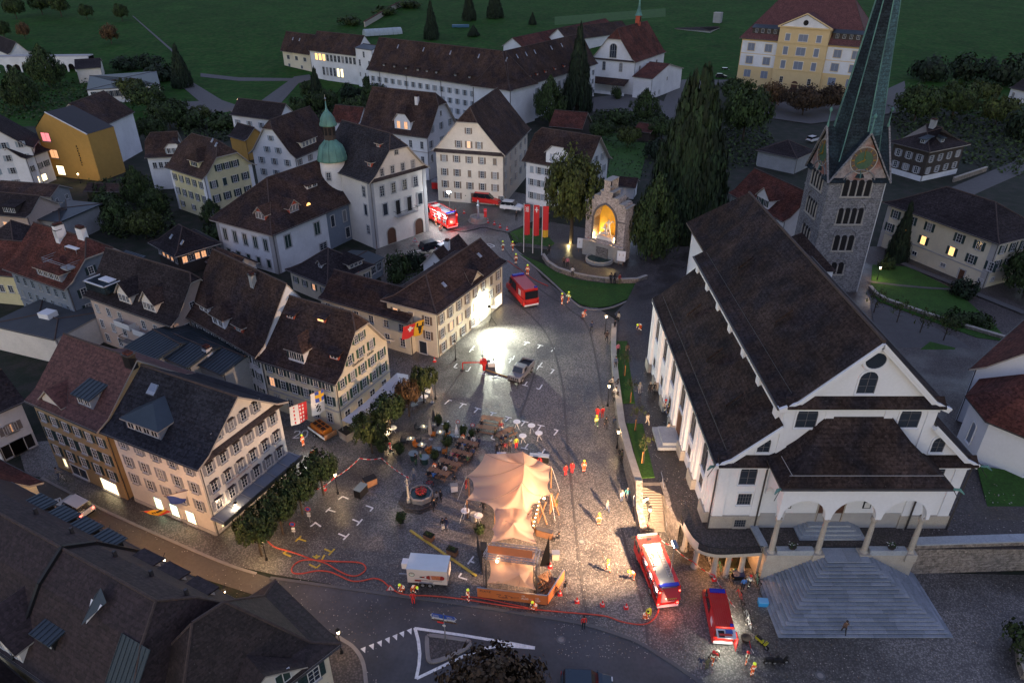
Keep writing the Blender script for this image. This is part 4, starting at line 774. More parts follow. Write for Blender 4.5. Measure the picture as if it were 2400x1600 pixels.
# big yellow school
H=hs('yellow_school','large yellow and white school with pediment and red mansard roof',(2037,112),26,(1733,89),19.8,16,wall=SCHOO,roof=RREDS,hip=(1,1),flare=0,o=1.0,cat='school',runr=.9,wins=[dict(f='W',z=z_,at=(4.2,11.3,38.2,45.0),w=2.9,h=2.9,pm=GLASB,trim=SCHOO,mull=(2,1)) for z_ in (15.2,10.2,4.9)]+[dict(f='W',z=z_,at=(18.2,31.0),w=1.6,h=2.9,pm=GLASB,trim=WARMW,mull=(1,1)) for z_ in (15.0,9.8)]+[dict(f='W',z=z_,at=(24.6,),w=3.3,h=2.9,pm=GLASB,trim=WARMW,mull=(2,1)) for z_ in (15.0,9.8)]+[dict(f='W',z=20.2,at=(18.2,31.0),w=1.5,h=2.4,pm=GLASB,trim=WARMW,mull=(1,1)),dict(f='W',z=20.2,at=(24.6,),w=3.0,h=2.4,pm=GLASB,trim=WARMW,mull=(2,1))] if False else [dict(f='W',z=z_,at=(4.2,11.3,38.2,45.0),w=2.9,h=2.9,pm=GLASB,trim=SCHOO,mull=(2,1)) for z_ in (15.2,10.2,4.9)])
SCH=H
Lf=flen(H,'W');M_=fM(H,'W',24.6,0);m=MB();m.box(-9.6,9.6,-1.5,4,-1,25.2,SCHOO);link('risalit',m.mesh('risalit'),H.root,M=M_)
for a in (7.7,41.5):
 for z_ in (14.6,9.6):
  m=MB();m.box(-7.4,7.4,-.012,.0,z_-.4,z_+4.3,WHITE);link('white_wall_panel',m.mesh('white_wall_panel'),H.root,M=fM(H,'W',a,0))
for z_ in (4.2,9.3,14.3,19.4):
 m=MB();m.box(-9.8,9.8,-1.72,-1.5,z_-.15,z_+.15,SCHOO);link('string_course',m.mesh('string_course'),H.root,M=M_)
m=MB();m.add([(-10.4,-1.9,25.2),(10.4,-1.9,25.2),(0,-1.9,30.2),(-10.4,9,25.2),(10.4,9,25.2),(0,9,30.2)],[(0,2,5,3),(1,4,5,2)],RREDS);m.add([(-9.6,-1.55,25.2),(9.6,-1.55,25.2),(0,-1.55,29.8)],[(0,1,2)],WHITE)
m.bar((-10.4,-1.8,25.3),(0,-1.8,30.3),.5,.4,SCHOO);m.bar((10.4,-1.8,25.3),(0,-1.8,30.3),.5,.4,SCHOO);m.bar((-10.4,-1.8,25.2),(10.4,-1.8,25.2),.6,.5,SCHOO)
m.lathe([(1.0,-.05),(1.0,.05)],DARKV,14);
for i in range(len(m.v)-28,len(m.v)):x_,y_,z_=m.v[i];m.v[i]=(x_,-1.6+z_,27.0+y_)
link('pediment',m.mesh('pediment'),H.root,M=M_)
Mf=lambda a,z:fM(SCH,'W',a,z,1.5)
for z_,hh in ((20.2,2.6),(15.0,3.0),(9.8,3.0)):
 for a,w_ in ((18.6,1.9),(24.6,3.6),(30.6,1.9)):window(SCH.root,Mf(a,z_),w_,hh,FRAME,GLASB,None,False,(2 if w_>2 else 1,1),WARMW)
window(SCH.root,Mf(24.6,.8),2.6,4.6,DOORB,DOORB,None,True,(1,1),SCHOO,sill=False,name='school_door');window(SCH.root,Mf(19,4.0),1.2,2.6,pm=DARKV);window(SCH.root,Mf(30,4.0),1.2,2.6,pm=DARKV)
for a in (9.0,40.5):dormer(SCH,'W',a,1.6,11,2.2,'shed',TIMBW,METAL,1.2,4,1.4,1.0)
# houses by the church
H=hs('gabled_white_house','white house with blue shutters, two gables and brown roof behind the church choir',(1835,520),12,(1706,452),7.5,5.0,wall=WHITE,roof=RRED,wins=[dict(f='W',z=4.8,n=6,w=.9,h=1.4,m=1.5,sh=SHDG),dict(f='W',z=1.6,n=6,w=.9,h=1.4,m=1.5,sh=SHDG)])
dormer(H,'W',10.5,.9,4.2,2.0,'gable',WHITE,RRED,2.2,2,1.3,.9,sh=SHDG)
H=hs('garden_pavilion','dark hip roofed outbuilding behind the white gabled house',(1870,372),(1915,352),(1755,358),4.5,2.8,hip=(1,1),wall=GREYW,roof=RDRK)
H=hs('black_timber_house','black timber house with light framed windows and dark pyramid roof',(2180,357),(2276,338),(2088,331),8.2,(291,0,8.5),hip=(1,1),wall=TIMBW,roof=RDRK,o=1.0,wins=[dict(f='W',z=5.0,n=3,w=1.0,h=1.7,m=2,sh=SHGY),dict(f='U',z=5.0,n=4,w=1.0,h=1.7,m=2,sh=SHGY),dict(f='W',z=1.9,n=3,w=1.0,h=1.6,m=2,sh=SHGY),dict(f='U',z=1.9,n=4,w=1.0,h=1.6,m=2,sh=SHGY)],plinth=(1.4,WHITE))
dormer(H,'W',7,2.4,1.5,1.2,'shed',BLUEG,METAL,.5,1,.9,.9);dormer(H,'U',7,2.4,1.5,1.2,'shed',BLUEG,METAL,.5,1,.9,.9);chimney(H,'W',5,8,1.4,1,2,GREYW)
H=hs('cream_presbytery','long cream house with dark green shutters and three orange lit windows',(2343,573),15,(2068,474),9.6,(477,0,6.6),hip=(1,1),wall=CREAM,roof=RDRK,o=.9,corner=TRIM,strip=((3.4,),TRIM),wins=[dict(f='W',z=7.0,at=(2.2,6.0,10.0,16.4,20.4,),w=1.0,h=1.6,sh=SHDG),dict(f='W',z=4.1,at=(1.6,5.6,9.6,15.8,19.8,23.6),w=1.0,h=1.6,sh=SHDG,lit=(1,2,3),litm=LITW),dict(f='W',z=1.4,at=(8.6,15.0,22.8),w=1.0,h=.7,mull=(2,1)),dict(f='W',z=.1,at=(19.0,4.2),w=1.2,h=2.3,pm=DOORB,mull=(1,1),trim=TRIM,name='front_door',sill=False),dict(f='U',z=7.0,n=4,w=1.0,h=1.6,m=2.2,sh=SHDG),dict(f='U',z=4.0,n=4,w=1.0,h=1.6,m=2.2,sh=SHDG),dict(f='U',z=1.4,n=3,w=.9,h=.8,m=2.4)])
chimney(H,'W',24,7,1.2,.9,1.6,TRIM)
# upper left
H=hs('white_gable_house','white gabled house with grey window shutters at the left edge',(78,347),(98,318),16,10,6.5,ridge='u',wall=WHITE,roof=RDRK,wins=[dict(f='W',z=z_,n=4,w=1.0,h=1.4,m=2,sh=SHBL,lit=(3,) if z_<7 else (),litm=LITD) for z_ in (10.4,7.2,4.0,.9)])
H=hs('small_white_house','small white house with lit ground floor window below the ochre museum',(60,372),(118,350),9,8,2.5,ridge='u',wall=WHITE,roof=RDRK,wins=[dict(f='U',z=1.0,at=(3.4,),w=3.0,h=1.6,pm=LITC,mull=(2,1)),dict(f='U',z=4.2,n=3,w=.9,h=1.4,m=1.6,sh=SHDG)])
H=hs('museum_hall','white hall with brown roof attached behind the ochre museum front',(240,297),(316,262),15,11.5,6.0,ridge='u',wall=WHITE,roof=RBRN,flare=0,o=.4,og=.6)
H=hs('brown_outbuilding','long brown roofed outbuilding on the lane below the museum',(118,462),(170,440),(-30,455),4.5,1.8,wall=GREYW,roof=RBRN,flare=0,wins=[dict(f='U',z=2.4,n=2,w=.8,h=1.0,m=1.4)])
H=hs('shed','open tiled shed roof beside the garden lawn',(280,450),5,(195,448),2.6,1.2,wall=TIMBW,roof=RBRN,flare=0,cat='shed')
H=hs('flat_grey_house','low house with flat blue grey roof behind the red roofed house',(140,520),12,(50,510),5.5,.3,wall=GREYW,roof=METAL,flare=0,hip=(1,1),cat='outbuilding')
H=hs('attic_house','dark roofed house with white framed attic windows at the left edge',(60,510),10,(-40,500),7.0,3.0,wall=PINKB,roof=RDRK,wins=[dict(f='W',z=4,n=4,w=.9,h=1.3,m=1.4,lit=(1,2),litm=LITD)])
dormer(H,'W',5.5,1.0,3.2,1.4,'shed',TIMBW,RDRK,.5,3,1.1,.8)
H=hs('orange_lit_house','yellow plastered house glowing from a street lamp at the left edge',(52,650),12,(-60,640),6.0,4.0,wall=YELLO,roof=RRED,wins=[dict(f='U',z=2.5,n=3,w=.9,h=1.3,m=1.6),dict(f='W',z=2.5,n=4,w=.9,h=1.3,m=1.6)])
H=hs('dark_hip_house','house with dark hipped roof beside the red roofed house',(30,585),10,(-60,570),6.6,3.4,hip=(1,1),wall=PINKB,roof=RDRK)
H=hs('flat_roof_shop','flat black roofed building with skylight in the courtyard',(128,796),10,(-30,760),4.6,.15,wall=WARMW,roof=mat('roof_felt',(.055,.06,.066),.8,.15,.6),flare=0,hip=(1,1),o=.1,og=.1)
m=MB();m.box(6,8.2,4,5.8,4.6,5.6,WHITEP);link('skylight',m.mesh('skylight'),H.root)
for i,(p0,p2,z_,L1) in enumerate([((355,850),(290,812),7.4,9),((440,862),(352,822),7.2,8),((520,878),(415,832),6.8,8)]):
 H=hs('courtyard_building',['flat roof terrace building with folded tables behind the bank','ribbed metal roofed court building behind the bank','ribbed metal roofed annex with chimney next to the row house'][i],p0,L1,p2,z_,.8,wall=GREYW,roof=METAL,flare=0,o=.2,og=.2,cat='outbuilding')
 m=MB()
 for j in range(int(H.L/.6)):m.bar((.3+j*.6,0,z_+.06),(.3+j*.6,H.half,z_+.86),.05,.07,METAL);m.bar((.3+j*.6,H.D,z_+.06),(.3+j*.6,H.half,z_+.86),.05,.07,METAL)
 m.obj('roof_ribs',H.root)
chimney(H,'W',4,2.0,1.0,.9,1.2)
H=hs('back_house','dark roofed house behind the curved gable house',(650,283),(700,268),(560,262),9,4,wall=WHITE,roof=RDRK,wins=[dict(f='W',z=6,n=4,w=1,h=1.5,m=2,sh=SHBL)])
H=hs('small_back_house','small white gabled house with red brown roof behind the onion turret',(838,292),9,(770,285),7.0,4.2,wall=WHITE,roof=RRED,wins=[dict(f='U',z=4,n=2,w=1,h=1.2,m=2)])
H=hs('garden_house','ochre garden house with dark roof above the yellow house',(572,330),8,(532,318),6.0,3.0,wall=OCHRE,roof=RDRK)
H=hs('tool_shed','small shed with plain red tiled roof behind the blue shutter house',(1365,303),(1388,285),(1305,283),3.5,4.0,wall=TIMBW,roof=RRED,flare=0,cat='shed')
H=hs('tool_shed','tiny red roofed shed at the foot of the giant tree',(1525,312),(1548,300),6,3.0,1.8,wall=TIMBW,roof=RRED,flare=0,cat='shed')
H=hs('garden_wall_house','low brown roofed garage behind the war monument',(1490,440),(1500,425),(1430,430),3.2,1.5,wall=WHITE,roof=RBRN,flare=0,cat='garage')
H=hs('far_house','small white house among trees at the top left',(212,28),9,(172,26),6,3,wall=WHITE,roof=RDRK)
H=hs('white_villa','white house wall with dark windows at the right edge',(2450,225),10,(2365,205),5,3,wall=WHITE,roof=RDRK,wins=[dict(f='W',z=1.5,n=3,w=1.2,h=2,m=2)])
H=hs('brick_shed','brown shed at the right edge with red brown roof',(2400,1195),8,(2350,1185),4,2,wall=TIMBW,roof=RRED) if False else None
# terrace, stairs and church (built square to the world axes)
def tz(Y):return max(.35,min(3.7,3.7-(Y-56)*.078))
def flat(name,pts,m,zf,th=.2,label=None,kind='structure'):
 mb=MB();P=[Vector((x,y,zf(y))) for x,y in pts];n=len(P);B_=[p-Vector((0,0,th)) for p in P]
 mb.add(P+B_,[tuple(range(n))]+[(i,i+n,(i+1)%n+n,(i+1)%n) for i in range(n)],m)
 o=mb.obj(name);o['kind']=kind
 if label:o['label']=label
 return o
edge=[(25.0,51.9),(22.5,51.5),(20.4,51.6),(18.9,52.2),(18.2,53.6),(17.6,56),(17.1,58.2),(17.0,62),(14.5,62.2),(14.3,68),(14.3,75),(14.8,82),(15.4,90),(16.2,98),(17.2,105)]
mb=MB();ys=[51.9,56,60,62.2,68,75,82,90,98,105]
def ex(y):
 e=edge[4:];
 if y<53.6:return 20.6 if y<52 else 18.6
 if y<62.1:
  return 17.6-(y-56)*.08
 q=edge[8:]
 for a,b in zip(q,q[1:]):
  if a[1]<=y<=b[1]:return a[0]+(b[0]-a[0])*(y-a[1])/(b[1]-a[1])
 return 14.5 if y<70 else 17
V=[];F=[]
for i,y in enumerate(ys):V+=[(ex(y),y,tz(y)),(24,y,tz(y)),(96,y,tz(y))]
for i in range(len(ys)-1):
 for j in range(2):F.append((i*3+j,i*3+j+1,(i+1)*3+j+1,(i+1)*3+j))
mb.add(V,F,COBR);mb.box(24,40,51.9,55,3.3,3.705,COBR);o=mb.obj('church_terrace');o['kind']='structure'
mb=MB();mb.poly([(17.2,105,.35),(96,105,.35),(110,140,.3),(30,140,.3)],COBR);o=mb.obj('church_yard');o['kind']='structure'
for P_ in VERGE:
 mb=MB();P_=[p+Vector((0,0,.1)) for p in P_];n=len(P_);c=[p-Vector((0,0,.2)) for p in P_];mb.add(P_+c,[tuple(range(n))]+[(i,i+n,(i+1)%n+n,(i+1)%n) for i in range(n)],LAWN);o=mb.obj('lawn_verge');o['kind']='structure'
bal=smooth([(25.2,51.4),(22.5,51.2),(20.4,51.2),(18.9,51.9),(18.2,53.6),(17.9,56)],4)
mb=MB();mb.prism([(p.x,p.y) for p in reversed(bal)]+[(25.2,56)],3.3,3.74,ASHLR,COBR);o=mb.obj('balcony_slab');o['kind']='structure'
arc=empty('bicycle_arcade',(20,52,0),0,'curved stone arcade with round columns below the church terrace railing','arcade')
for x,y in ((18.6,55.3),(19.2,52.9),(20.9,51.9),(22.2,51.8),(23.7,51.9)):
 m=MB();m.lathe([(.42,0),(.42,.3),(.3,.35),(.27,3.0),(.4,3.1),(.4,3.29)],ASHLR,10,(x-20,y-52));m.obj('column',arc,True)
m=MB();m.box(-.9,5.2,3.2,3.5,-.2,3.25,RUBBL);m.box(-1.2,-.9,3.5,6,-.2,3.25,RUBBL);m.obj('back_wall',arc)
m=MB()
for i,(p,q) in enumerate(zip(bal,bal[1:])):
 for k in range(3):
  a=p.lerp(q,k/3);m.bar((a.x-20,a.y-52,3.74),(a.x-20,a.y-52,4.6),.04,.04,BLACK)
 m.bar((p.x-20,p.y-52,4.62),(q.x-20,q.y-52,4.62),.07,.06,BLACK);m.bar((p.x-20,p.y-52,3.85),(q.x-20,q.y-52,3.85),.05,.04,BLACK)
m.obj('railing',arc)
ban=MB();n_=0
pp=[bal[i] for i in (12,14,16,18)] if len(bal)>18 else bal[-5:]
for p,q in zip(pp,pp[1:]):ban.quad((p.x-.06,p.y-.1,3.8),(q.x-.06,q.y-.1,3.8),(q.x-.06,q.y-.1,4.65),(p.x-.06,p.y-.1,4.65),mat('banner_cloth',(.38,.37,.36),.9,0))
for i in range(4):
 p=pp[0].lerp(pp[-1],.15);q=pp[0].lerp(pp[-1],.8 if i!=3 else .5);ban.bar((p.x-.14,p.y-.16,4.45-i*.16),(q.x-.14,q.y-.16,4.45-i*.16),.02,.05,RRED)
tag(ban.obj('banner'),'white printed banner tied to the curved terrace railing','banner')
def wallrun(name,pts,z1,w,mtop,mw,label,z0=-.2,cap=True,zf=None):
 r_=empty(name,(pts[0][0],pts[0][1],0),0,label,'wall');O=Vector((pts[0][0],pts[0][1],0));m=MB();c=MB()
 P=[Vector((x,y,0))-O for x,y in pts]
 for i,(a,b) in enumerate(zip(P,P[1:])):
  d=(b-a).normalized();n=Vector((d.y,-d.x,0))*w/2
  za=(zf(a.y+O.y) if zf else z1);zb_=(zf(b.y+O.y) if zf else z1)
  V=[a-n,a+n,b+n,b-n]
  m.add([v+Vector((0,0,z0)) for v in V]+[V[0]+Vector((0,0,za)),V[1]+Vector((0,0,za)),V[2]+Vector((0,0,zb_)),V[3]+Vector((0,0,zb_))],[(0,1,5,4),(1,2,6,5),(2,3,7,6),(3,0,4,7),(4,5,6,7)],mw)
 m.obj('masonry',r_)
 tot=0
 for a,b in zip(P,P[1:]):
  L_=(b-a).length;k=max(1,int(L_/1.4));d=(b-a)/k;nn=Vector((d.y,-d.x,0)).normalized()
  for j in range(k):
   p,q=a+d*j,a+d*(j+1);za=(zf(p.y+O.y) if zf else z1);zb_=(zf(q.y+O.y) if zf else z1);e=d.normalized()*.012
   cm=MB();cm.bar(p+e+Vector((0,0,za+.07)),q-e+Vector((0,0,zb_+.07)),w+.16,.15,mtop);cm.obj('coping_stone',r_)
 return r_
wallrun('retaining_wall',[(40.9,52.4),(52.6,52.9),(66,53.3),(96,54)],4.2,.9,GRANT,RUBBL,'long rubble retaining wall with stone coping right of the church steps')
wallrun('retaining_wall',[(25.6,51.9),(25.3,55)],4.0,.6,GRANT,ASHLR,'short ashlar wall at the left cheek of the church steps')
wallrun('retaining_wall',[(x,y) for x,y in edge[8:]],3,.7,ASHLR,RUBBL,'curved retaining wall with pale coping along the square below the church',zf=lambda y:tz(y)+.35)
wallrun('retaining_wall',[(14.5,62.2),(14.3,59.5),(14.6,57.6)],3,.6,RUBBL,RUBBL,'sloping parapet on the street side of the terrace stairs',zf=lambda y:.6+max(0,(y-57.6))*.68)
wallrun('retaining_wall',[(17.2,62.3),(17.3,58.4),(17.8,56)],3.3,.35,RUBBL,RUBBL,'stone wall between the terrace stairs and the arcade',zf=lambda y:3.35)
st=empty('terrace_stairs',(15.9,58,0),0,'narrow lit stone stairs climbing from the square to the church terrace','stairs')
for i in range(18):
 m=MB();m.box(-1.15,1.15,i*.235,(i+1)*.235+.3,-.1 if i<2 else i*.18-.3,(i+1)*.18,mat('stair_stone',(.19,.165,.14),.9,.15));m.obj('step',st)
m=MB();m.tube([(1.25,0,.95),(1.25,4.2,4.2),(1.25,5.2,4.2)],.04,STEEL,5);[m.tube([(1.25,y,y*.77),(1.25,y,.95+y*.77)],.03,STEEL,4) for y in (0,1.4,2.8,4.2)];m.obj('handrail',st)
gs=empty('church_steps',(33.5,44.2,0),0,'broad pyramid of pale granite steps in front of the church porch','stairs')
GR=[mat('granite_slab',(.235,.265,.31),.7,.12,.7,fine=.12),mat('granite_slab_light',(.27,.30,.35),.7,.12,.7,fine=.12),mat('granite_slab_dark',(.20,.23,.27),.7,.12,.7,fine=.12)]
NS=20;rnd=random.Random(3)
for i in range(NS):
 hw=8.3-i*(6.1/(NS-1));y0=i*(5.9/(NS-1));z0=.19*i;z1=.19*(i+1)
 m=MB();m.box(-hw+.16,hw-.16,y0+.16,8.0,z0-.02,z1-.015,mat('step_joint_painted_shade',(.03,.035,.045),.9,.1));m.obj('step_core',gs)  # core coloured near black to deepen the shadow in the riser joints
 tr=5.9/(NS-1)+.06 if i<NS-1 else 1.9
 x=-hw
 while x<hw-.01:
  l=min(rnd.uniform(1.1,2.3),hw-x);
  if hw-x-l<.5:l=hw-x
  m=MB();m.box(x+.012,x+l-.012,y0,y0+tr,z0+.10,z1,rnd.choice(GR));m.obj('granite_slab',gs);x+=l
 if i<NS-1:
  for sg in (-1,1):
   y=y0+tr;sw=6.1/(NS-1)+.05
   while y<7.8:
    l=min(rnd.uniform(1.2,2.2),8.0-y);a,b=sorted((sg*hw,sg*(hw-sw)))
    m=MB();m.box(a,b,y+.012,y+l-.012,z0+.10,z1,rnd.choice(GR));m.obj('granite_slab',gs);y+=l
# the church
XC=33.0;YF=55.0;YB=90.0
ch=empty('parish_church',(XC,YF,0),0,'large white baroque church with broad dark tiled nave and aisle roofs','church')
A=lambda x,y,z:(x-XC,y-YF,z)
CW=mat('church_white',(.68,.70,.745),.9,.04,.4,fine=.03)
def chpart(name,m,smooth_=False):return m.obj(name,ch,smooth_)
aL,aR,nL,nR=20.7,45.4,25.8,40.4
m=MB()
f_=[(aL,3.4),(aR,3.4),(aR,12.5),(nR+.1,17.0),(nR,17.0),(nR,19.4),(XC,25.9),(nL,19.4),(nL,17.0),(aL,12.5)]
m.extr([A(x,YF,z) for x,z in f_],(0,.8,0),CW)
m.box(aL-XC,aL-XC+.6,.8,YB-YF,.2,12.9,CW);m.box(aR-XC-.6,aR-XC,.8,YB-YF,.2,12.9,CW);m.box(nL-XC,nL-XC+.5,.8,YB-YF,12,19.6,CW);m.box(nR-XC-.5,nR-XC,.8,YB-YF,12,19.6,CW)
m.extr([A(x,YB-.5,z) for x,z in [(aL,.2),(aR,.2),(aR,12.5),(nR,17.0),(nR,19.4),(XC,25.9),(nL,19.4),(nL,17.0),(aL,12.5)]],(0,.5,0),CW)
m.box(27.6-XC,28.1-XC,YB-YF,103-YF,.2,19.4,CW);m.box(38-XC,38.5-XC,YB-YF,103-YF,.2,19.4,CW);m.box(27.6-XC,38.5-XC,102.6-YF,103-YF,.2,19.4,CW)
chpart('wall',m)
def slab(V,F,m_,th=.28):
 mb=MB();n=len(V);mb.add(V,F,m_);B_=[(p[0],p[1],p[2]-th) for p in V];mb.add(B_,[tuple(reversed(f)) for f in F],SOFF)
 c_=set((a,b) for f in F for a,b in zip(f,f[1:]+f[:1]));mb.add(V+B_,[(b,a,a+n,b+n) for a,b in c_ if (b,a) not in c_],GUTTR);return mb
y0,y1=-.55,YB-YF+.5;yr=98-YF
def prism_roof(x0,xr,x1,ze,zr,ya,yb,kick=1.4,kz=.8,yhip=None):
 zk=ze+kz;V=[];
 for y in (ya,yb):V+=[(x0,y,ze),(x0+kick,y,zk),(xr,y,zr),(x1-kick,y,zk),(x1,y,ze)]
 return V,[(0,5,6,1),(1,6,7,2),(2,7,8,3),(3,8,9,4)]
V,F=prism_roof(nL-XC-.75,0,nR-XC+.75,19.3,26.5,y0,y1);chpart('nave_roof',slab(V,F,RCHU))
V,F=prism_roof(27.6-XC-.8,0,38.5-XC+.8,19.3,26.5,y1,yr-2);V+=[(27.6-XC-.8,103.6-YF,19.3),(38.5-XC+.8,103.6-YF,19.3)];F=F+[(5,10,6),(6,10,7),(7,10,11),(8,7,11),(8,11,9)];chpart('choir_roof',slab(V,F,RCHU))
for s_,xo,xi in ((-1,aL-XC-.6,nL-XC),(1,aR-XC+.6,nR-XC)):
 V=[(xo,y0,12.6),(xo-s_*1.2,y0,13.3),(xi,y0,17.4),(xo,y1+.6,12.6),(xo-s_*1.2,y1+.6,13.3),(xi,y1+.6,17.4)]
 F=[(0,3,4,1),(1,4,5,2)] if s_<0 else [(0,1,4,3),(1,2,5,4)];chpart('aisle_roof',slab(V,F,RCHU))
m=MB()
for s_,x in ((-1,aL-XC-.6),(1,aR-XC+.6)):m.tube([(x+s_*.1,y0,12.5),(x+s_*.1,y1,12.5)],.12,GUTTR,6)
for s_,x in ((-1,nL-XC-.75),(1,nR-XC+.75)):m.tube([(x+s_*.1,y0,19.2),(x+s_*.1,y1,19.2)],.12,GUTTR,6)
chpart('gutter',m)
m=MB();m.tube([(0,y0,26.58),(0,yr-2,26.58)],.16,RIDGE,6);chpart('ridge_tiles',m)
m=MB()
for x,z in ((nL-XC+.6,20.1),(aL-XC+.55,13.35)):m.tube([(x,.6,z+.18),(x,y1-1,z+.18)],.035,GUTTR,4)
chpart('snow_rail',m)
for x,y in ((23.2,61),(23.3,70),(23.4,81),(28.6,66),(28.6,80)):
 m=MB();z=12.9+(x-aL)*.95 if x<25 else 20.1+(x-26.4)*1.05;m.add([A(x-.8,y,z-.5),A(x+.8,y,z+1.1),A(x+.8,y+.35,z+.85),A(x-.8,y+.35,z-.75),A(x-.8,y,z-.1),A(x+.8,y,z+1.45)],[(0,1,5,4),(4,5,2,3),(0,4,3),(1,2,5)],RCHU);chpart('roof_vent',m)
def rake(pts,w=.75,h=.5,mm=CW):
 m=MB()
 for a,b in zip(pts,pts[1:]):m.bar(A(a[0],YF-.35,a[1]),A(b[0],YF-.35,b[1]),.6,h,mm)
 for a,b in zip(pts,pts[1:]):m.bar(A(a[0],YF-.62,a[1]+.2),A(b[0],YF-.62,b[1]+.2),.3,.25,mm)
 return m
chpart('raking_cornice',rake([(nL-.7,19.05),(nL+.9,19.8),(XC,26.1)]));chpart('raking_cornice',rake([(nR+.7,19.05),(nR-.9,19.8),(XC,26.1)]))
chpart('raking_cornice',rake([(aL-.55,12.3),(aL+.8,13.0),(nL,17.0)]));chpart('raking_cornice',rake([(aR+.55,12.3),(aR-.8,13.0),(nR,17.0)]))
def pent(x0,x1,z,d=.9):
 m=MB();m.add([A(x0,YF-d,z),A(x1,YF-d,z),A(x1,YF,z+.75),A(x0,YF,z+.75),A(x0,YF-d,z-.18),A(x1,YF-d,z-.18),A(x1,YF,z-.1),A(x0,YF,z-.1)],[(0,1,2,3),(0,4,5,1),(1,5,6,2),(3,7,4,0),(7,6,5,4)],RCHU)
 m.box(x0-XC+.3,x1-XC-.3,-.35,0,z-.75,z-.15,CW);return m
chpart('pent_roof',pent(nL-.1,nR+.1,19.6));chpart('pent_roof',pent(aL-.4,nL-.15,12.6));chpart('pent_roof',pent(nR+.15,aR+.4,12.6))
for x,z0,z1,w in ((aL+.6,4.2,12.0,1.1),(nL-.6,4.2,12.0,1.0),(nL+.5,13.2,19,.9),(nR-.5,13.2,19,.9),(nR+.6,4.2,12,1.0),(aR-.6,4.2,12,1.1),(XC-2.8,17.8,19,.8),(XC+2.8,17.8,19,.8)):
 m=MB();m.box(x-XC-w/2,x-XC+w/2,-.14,0,z0,z1,CW);m.box(x-XC-w/2-.1,x-XC+w/2+.1,-.22,-.0,z1-.35,z1,CW);chpart('pilaster',m)
for x0,x1 in ((aL-.12,XC-7.2),(XC+7.4,aR+.12)):
 m=MB();m.box(x0-XC,x1-XC,-.2,-.001,3.4,5.4,ASHLR);chpart('plinth',m)
def cw(px,z,w,h,arch=True,trim=CW,y=YF-.01,mull=(2,3),sill=True,pm=GLASS):return window(ch,Matrix.Translation((px-XC,y-YF,z)),w,h,mat('lead_frame',(.12,.12,.13),.7,0),pm,None,arch,mull,trim,sill=sill)
cw(XC-.1,20.7,1.7,2.4);cw(XC-4.9,16.75,2.0,2.5);cw(XC+4.9,16.75,2.0,2.5);cw(24.6,13.75,1.25,1.8);cw(41.6,13.75,1.25,1.8);cw(23.7,9.6,1.7,2.6);cw(42.4,9.6,1.7,2.6)
cw(23.8,6.9,1.4,1.5,False,mull=(5,3));cw(23.8,4.0,1.2,1.0,False,ASHLR,YF-.2,(5,3))
m=MB();m.lathe([(.95,-.12),(.95,-.02)],GLASS,18);m.lathe([(1.25,-.1),(1.2,-.2),(.95,-.2),(.95,-.1)],CW,18,cap=False)
for i in range(len(m.v)):x_,y_,z_=m.v[i];m.v[i]=(x_,z_,24.3+y_*.9)
chpart('round_window',m)
for i in range(7):
 y=YF+.8+i*5.6
 for k in (0,1.15):
  m=MB();zt=tz(y);m.box(aL-XC-.35,aL-XC,y-YF+k,y-YF+k+.75,zt+1.4,12.3,CW);m.box(aL-XC-.55,aL-XC,y-YF+k-.1,y-YF+k+.85,11.7,12.3,CW);chpart('pilaster',m)
 m=MB();m.box(aL-XC-.55,aL-XC,y-YF-.15,y-YF+2.05,zt-.1,zt+1.4,ASHLR);chpart('pilaster_base',m)
 if i<6:
  M_=Matrix.Translation((aL-XC,y-YF+3.8,7.6))@Matrix.Rotation(-math.pi/2,4,'Z')
  window(ch,M_,1.9,3.6,MATS['lead_frame'],GLASS,None,True,(2,4),CW)
  M_=Matrix.Translation((aL-XC,y-YF+3.8,zt+1.6))@Matrix.Rotation(-math.pi/2,4,'Z')
  if i!=2:window(ch,M_,1.3,1.5,MATS['lead_frame'],GLASS,None,False,(3,3),CW)
  else:
   M_=Matrix.Translation((aL-XC,y-YF+3.8,zt+.9))@Matrix.Rotation(-math.pi/2,4,'Z');window(ch,M_,2.0,3.2,DOORB,DOORB,None,False,(2,1),ASHLR,sill=False,name='side_door')
   sp=MB();sp.box(aL-XC-2.8,aL-XC,y-YF+1.8,y-YF+6.0,zt,zt+.45,GRANT);sp.box(aL-XC-2.2,aL-XC,y-YF+2.2,y-YF+5.6,zt+.45,zt+.85,GRANT);chpart('side_steps',sp)
 m=MB();m.box(nL-XC-.3,nL-XC,y-YF,y-YF+1.0,17,19.2,CW);chpart('buttress',m)
m=MB();m.box(aL-XC-.1,aL-XC,.8,YB-YF,.2,5.0,CW)
for x,y,z1 in ((aL-.25,YF-.3,12.3),(nR+.9,YF-.3,12.0),(aR+.2,YF-.3,12.3),(XC-7.6,YF-.25,12.0)):
 m=MB();m.tube([A(x,y,3.6),A(x,y,z1)],.09,GUTTR,6);chpart('downpipe',m)
for x,y,z,dx,dy in ((aL-.8,YF-.6,12.4,-.8,-.5),(aR+.8,YF-.6,12.4,.8,-.5),(24.9,50.2,13.2,-.7,-.6),(41.0,50.2,13.2,.7,-.6)):
 m=MB();m.tube([A(x,y,z),A(x+dx*.5,y+dy*.5,z+.2),A(x+dx,y+dy,z-.1)],.1,COPPR,5,[.13,.16,.05]);m.bar(A(x,y,z-.1),A(x+dx*.8,y+dy*.8,z-1.0),.05,.05,BLACK);chpart('gargoyle',m)
px0,px1,PYF=26.1,40.1,51.4
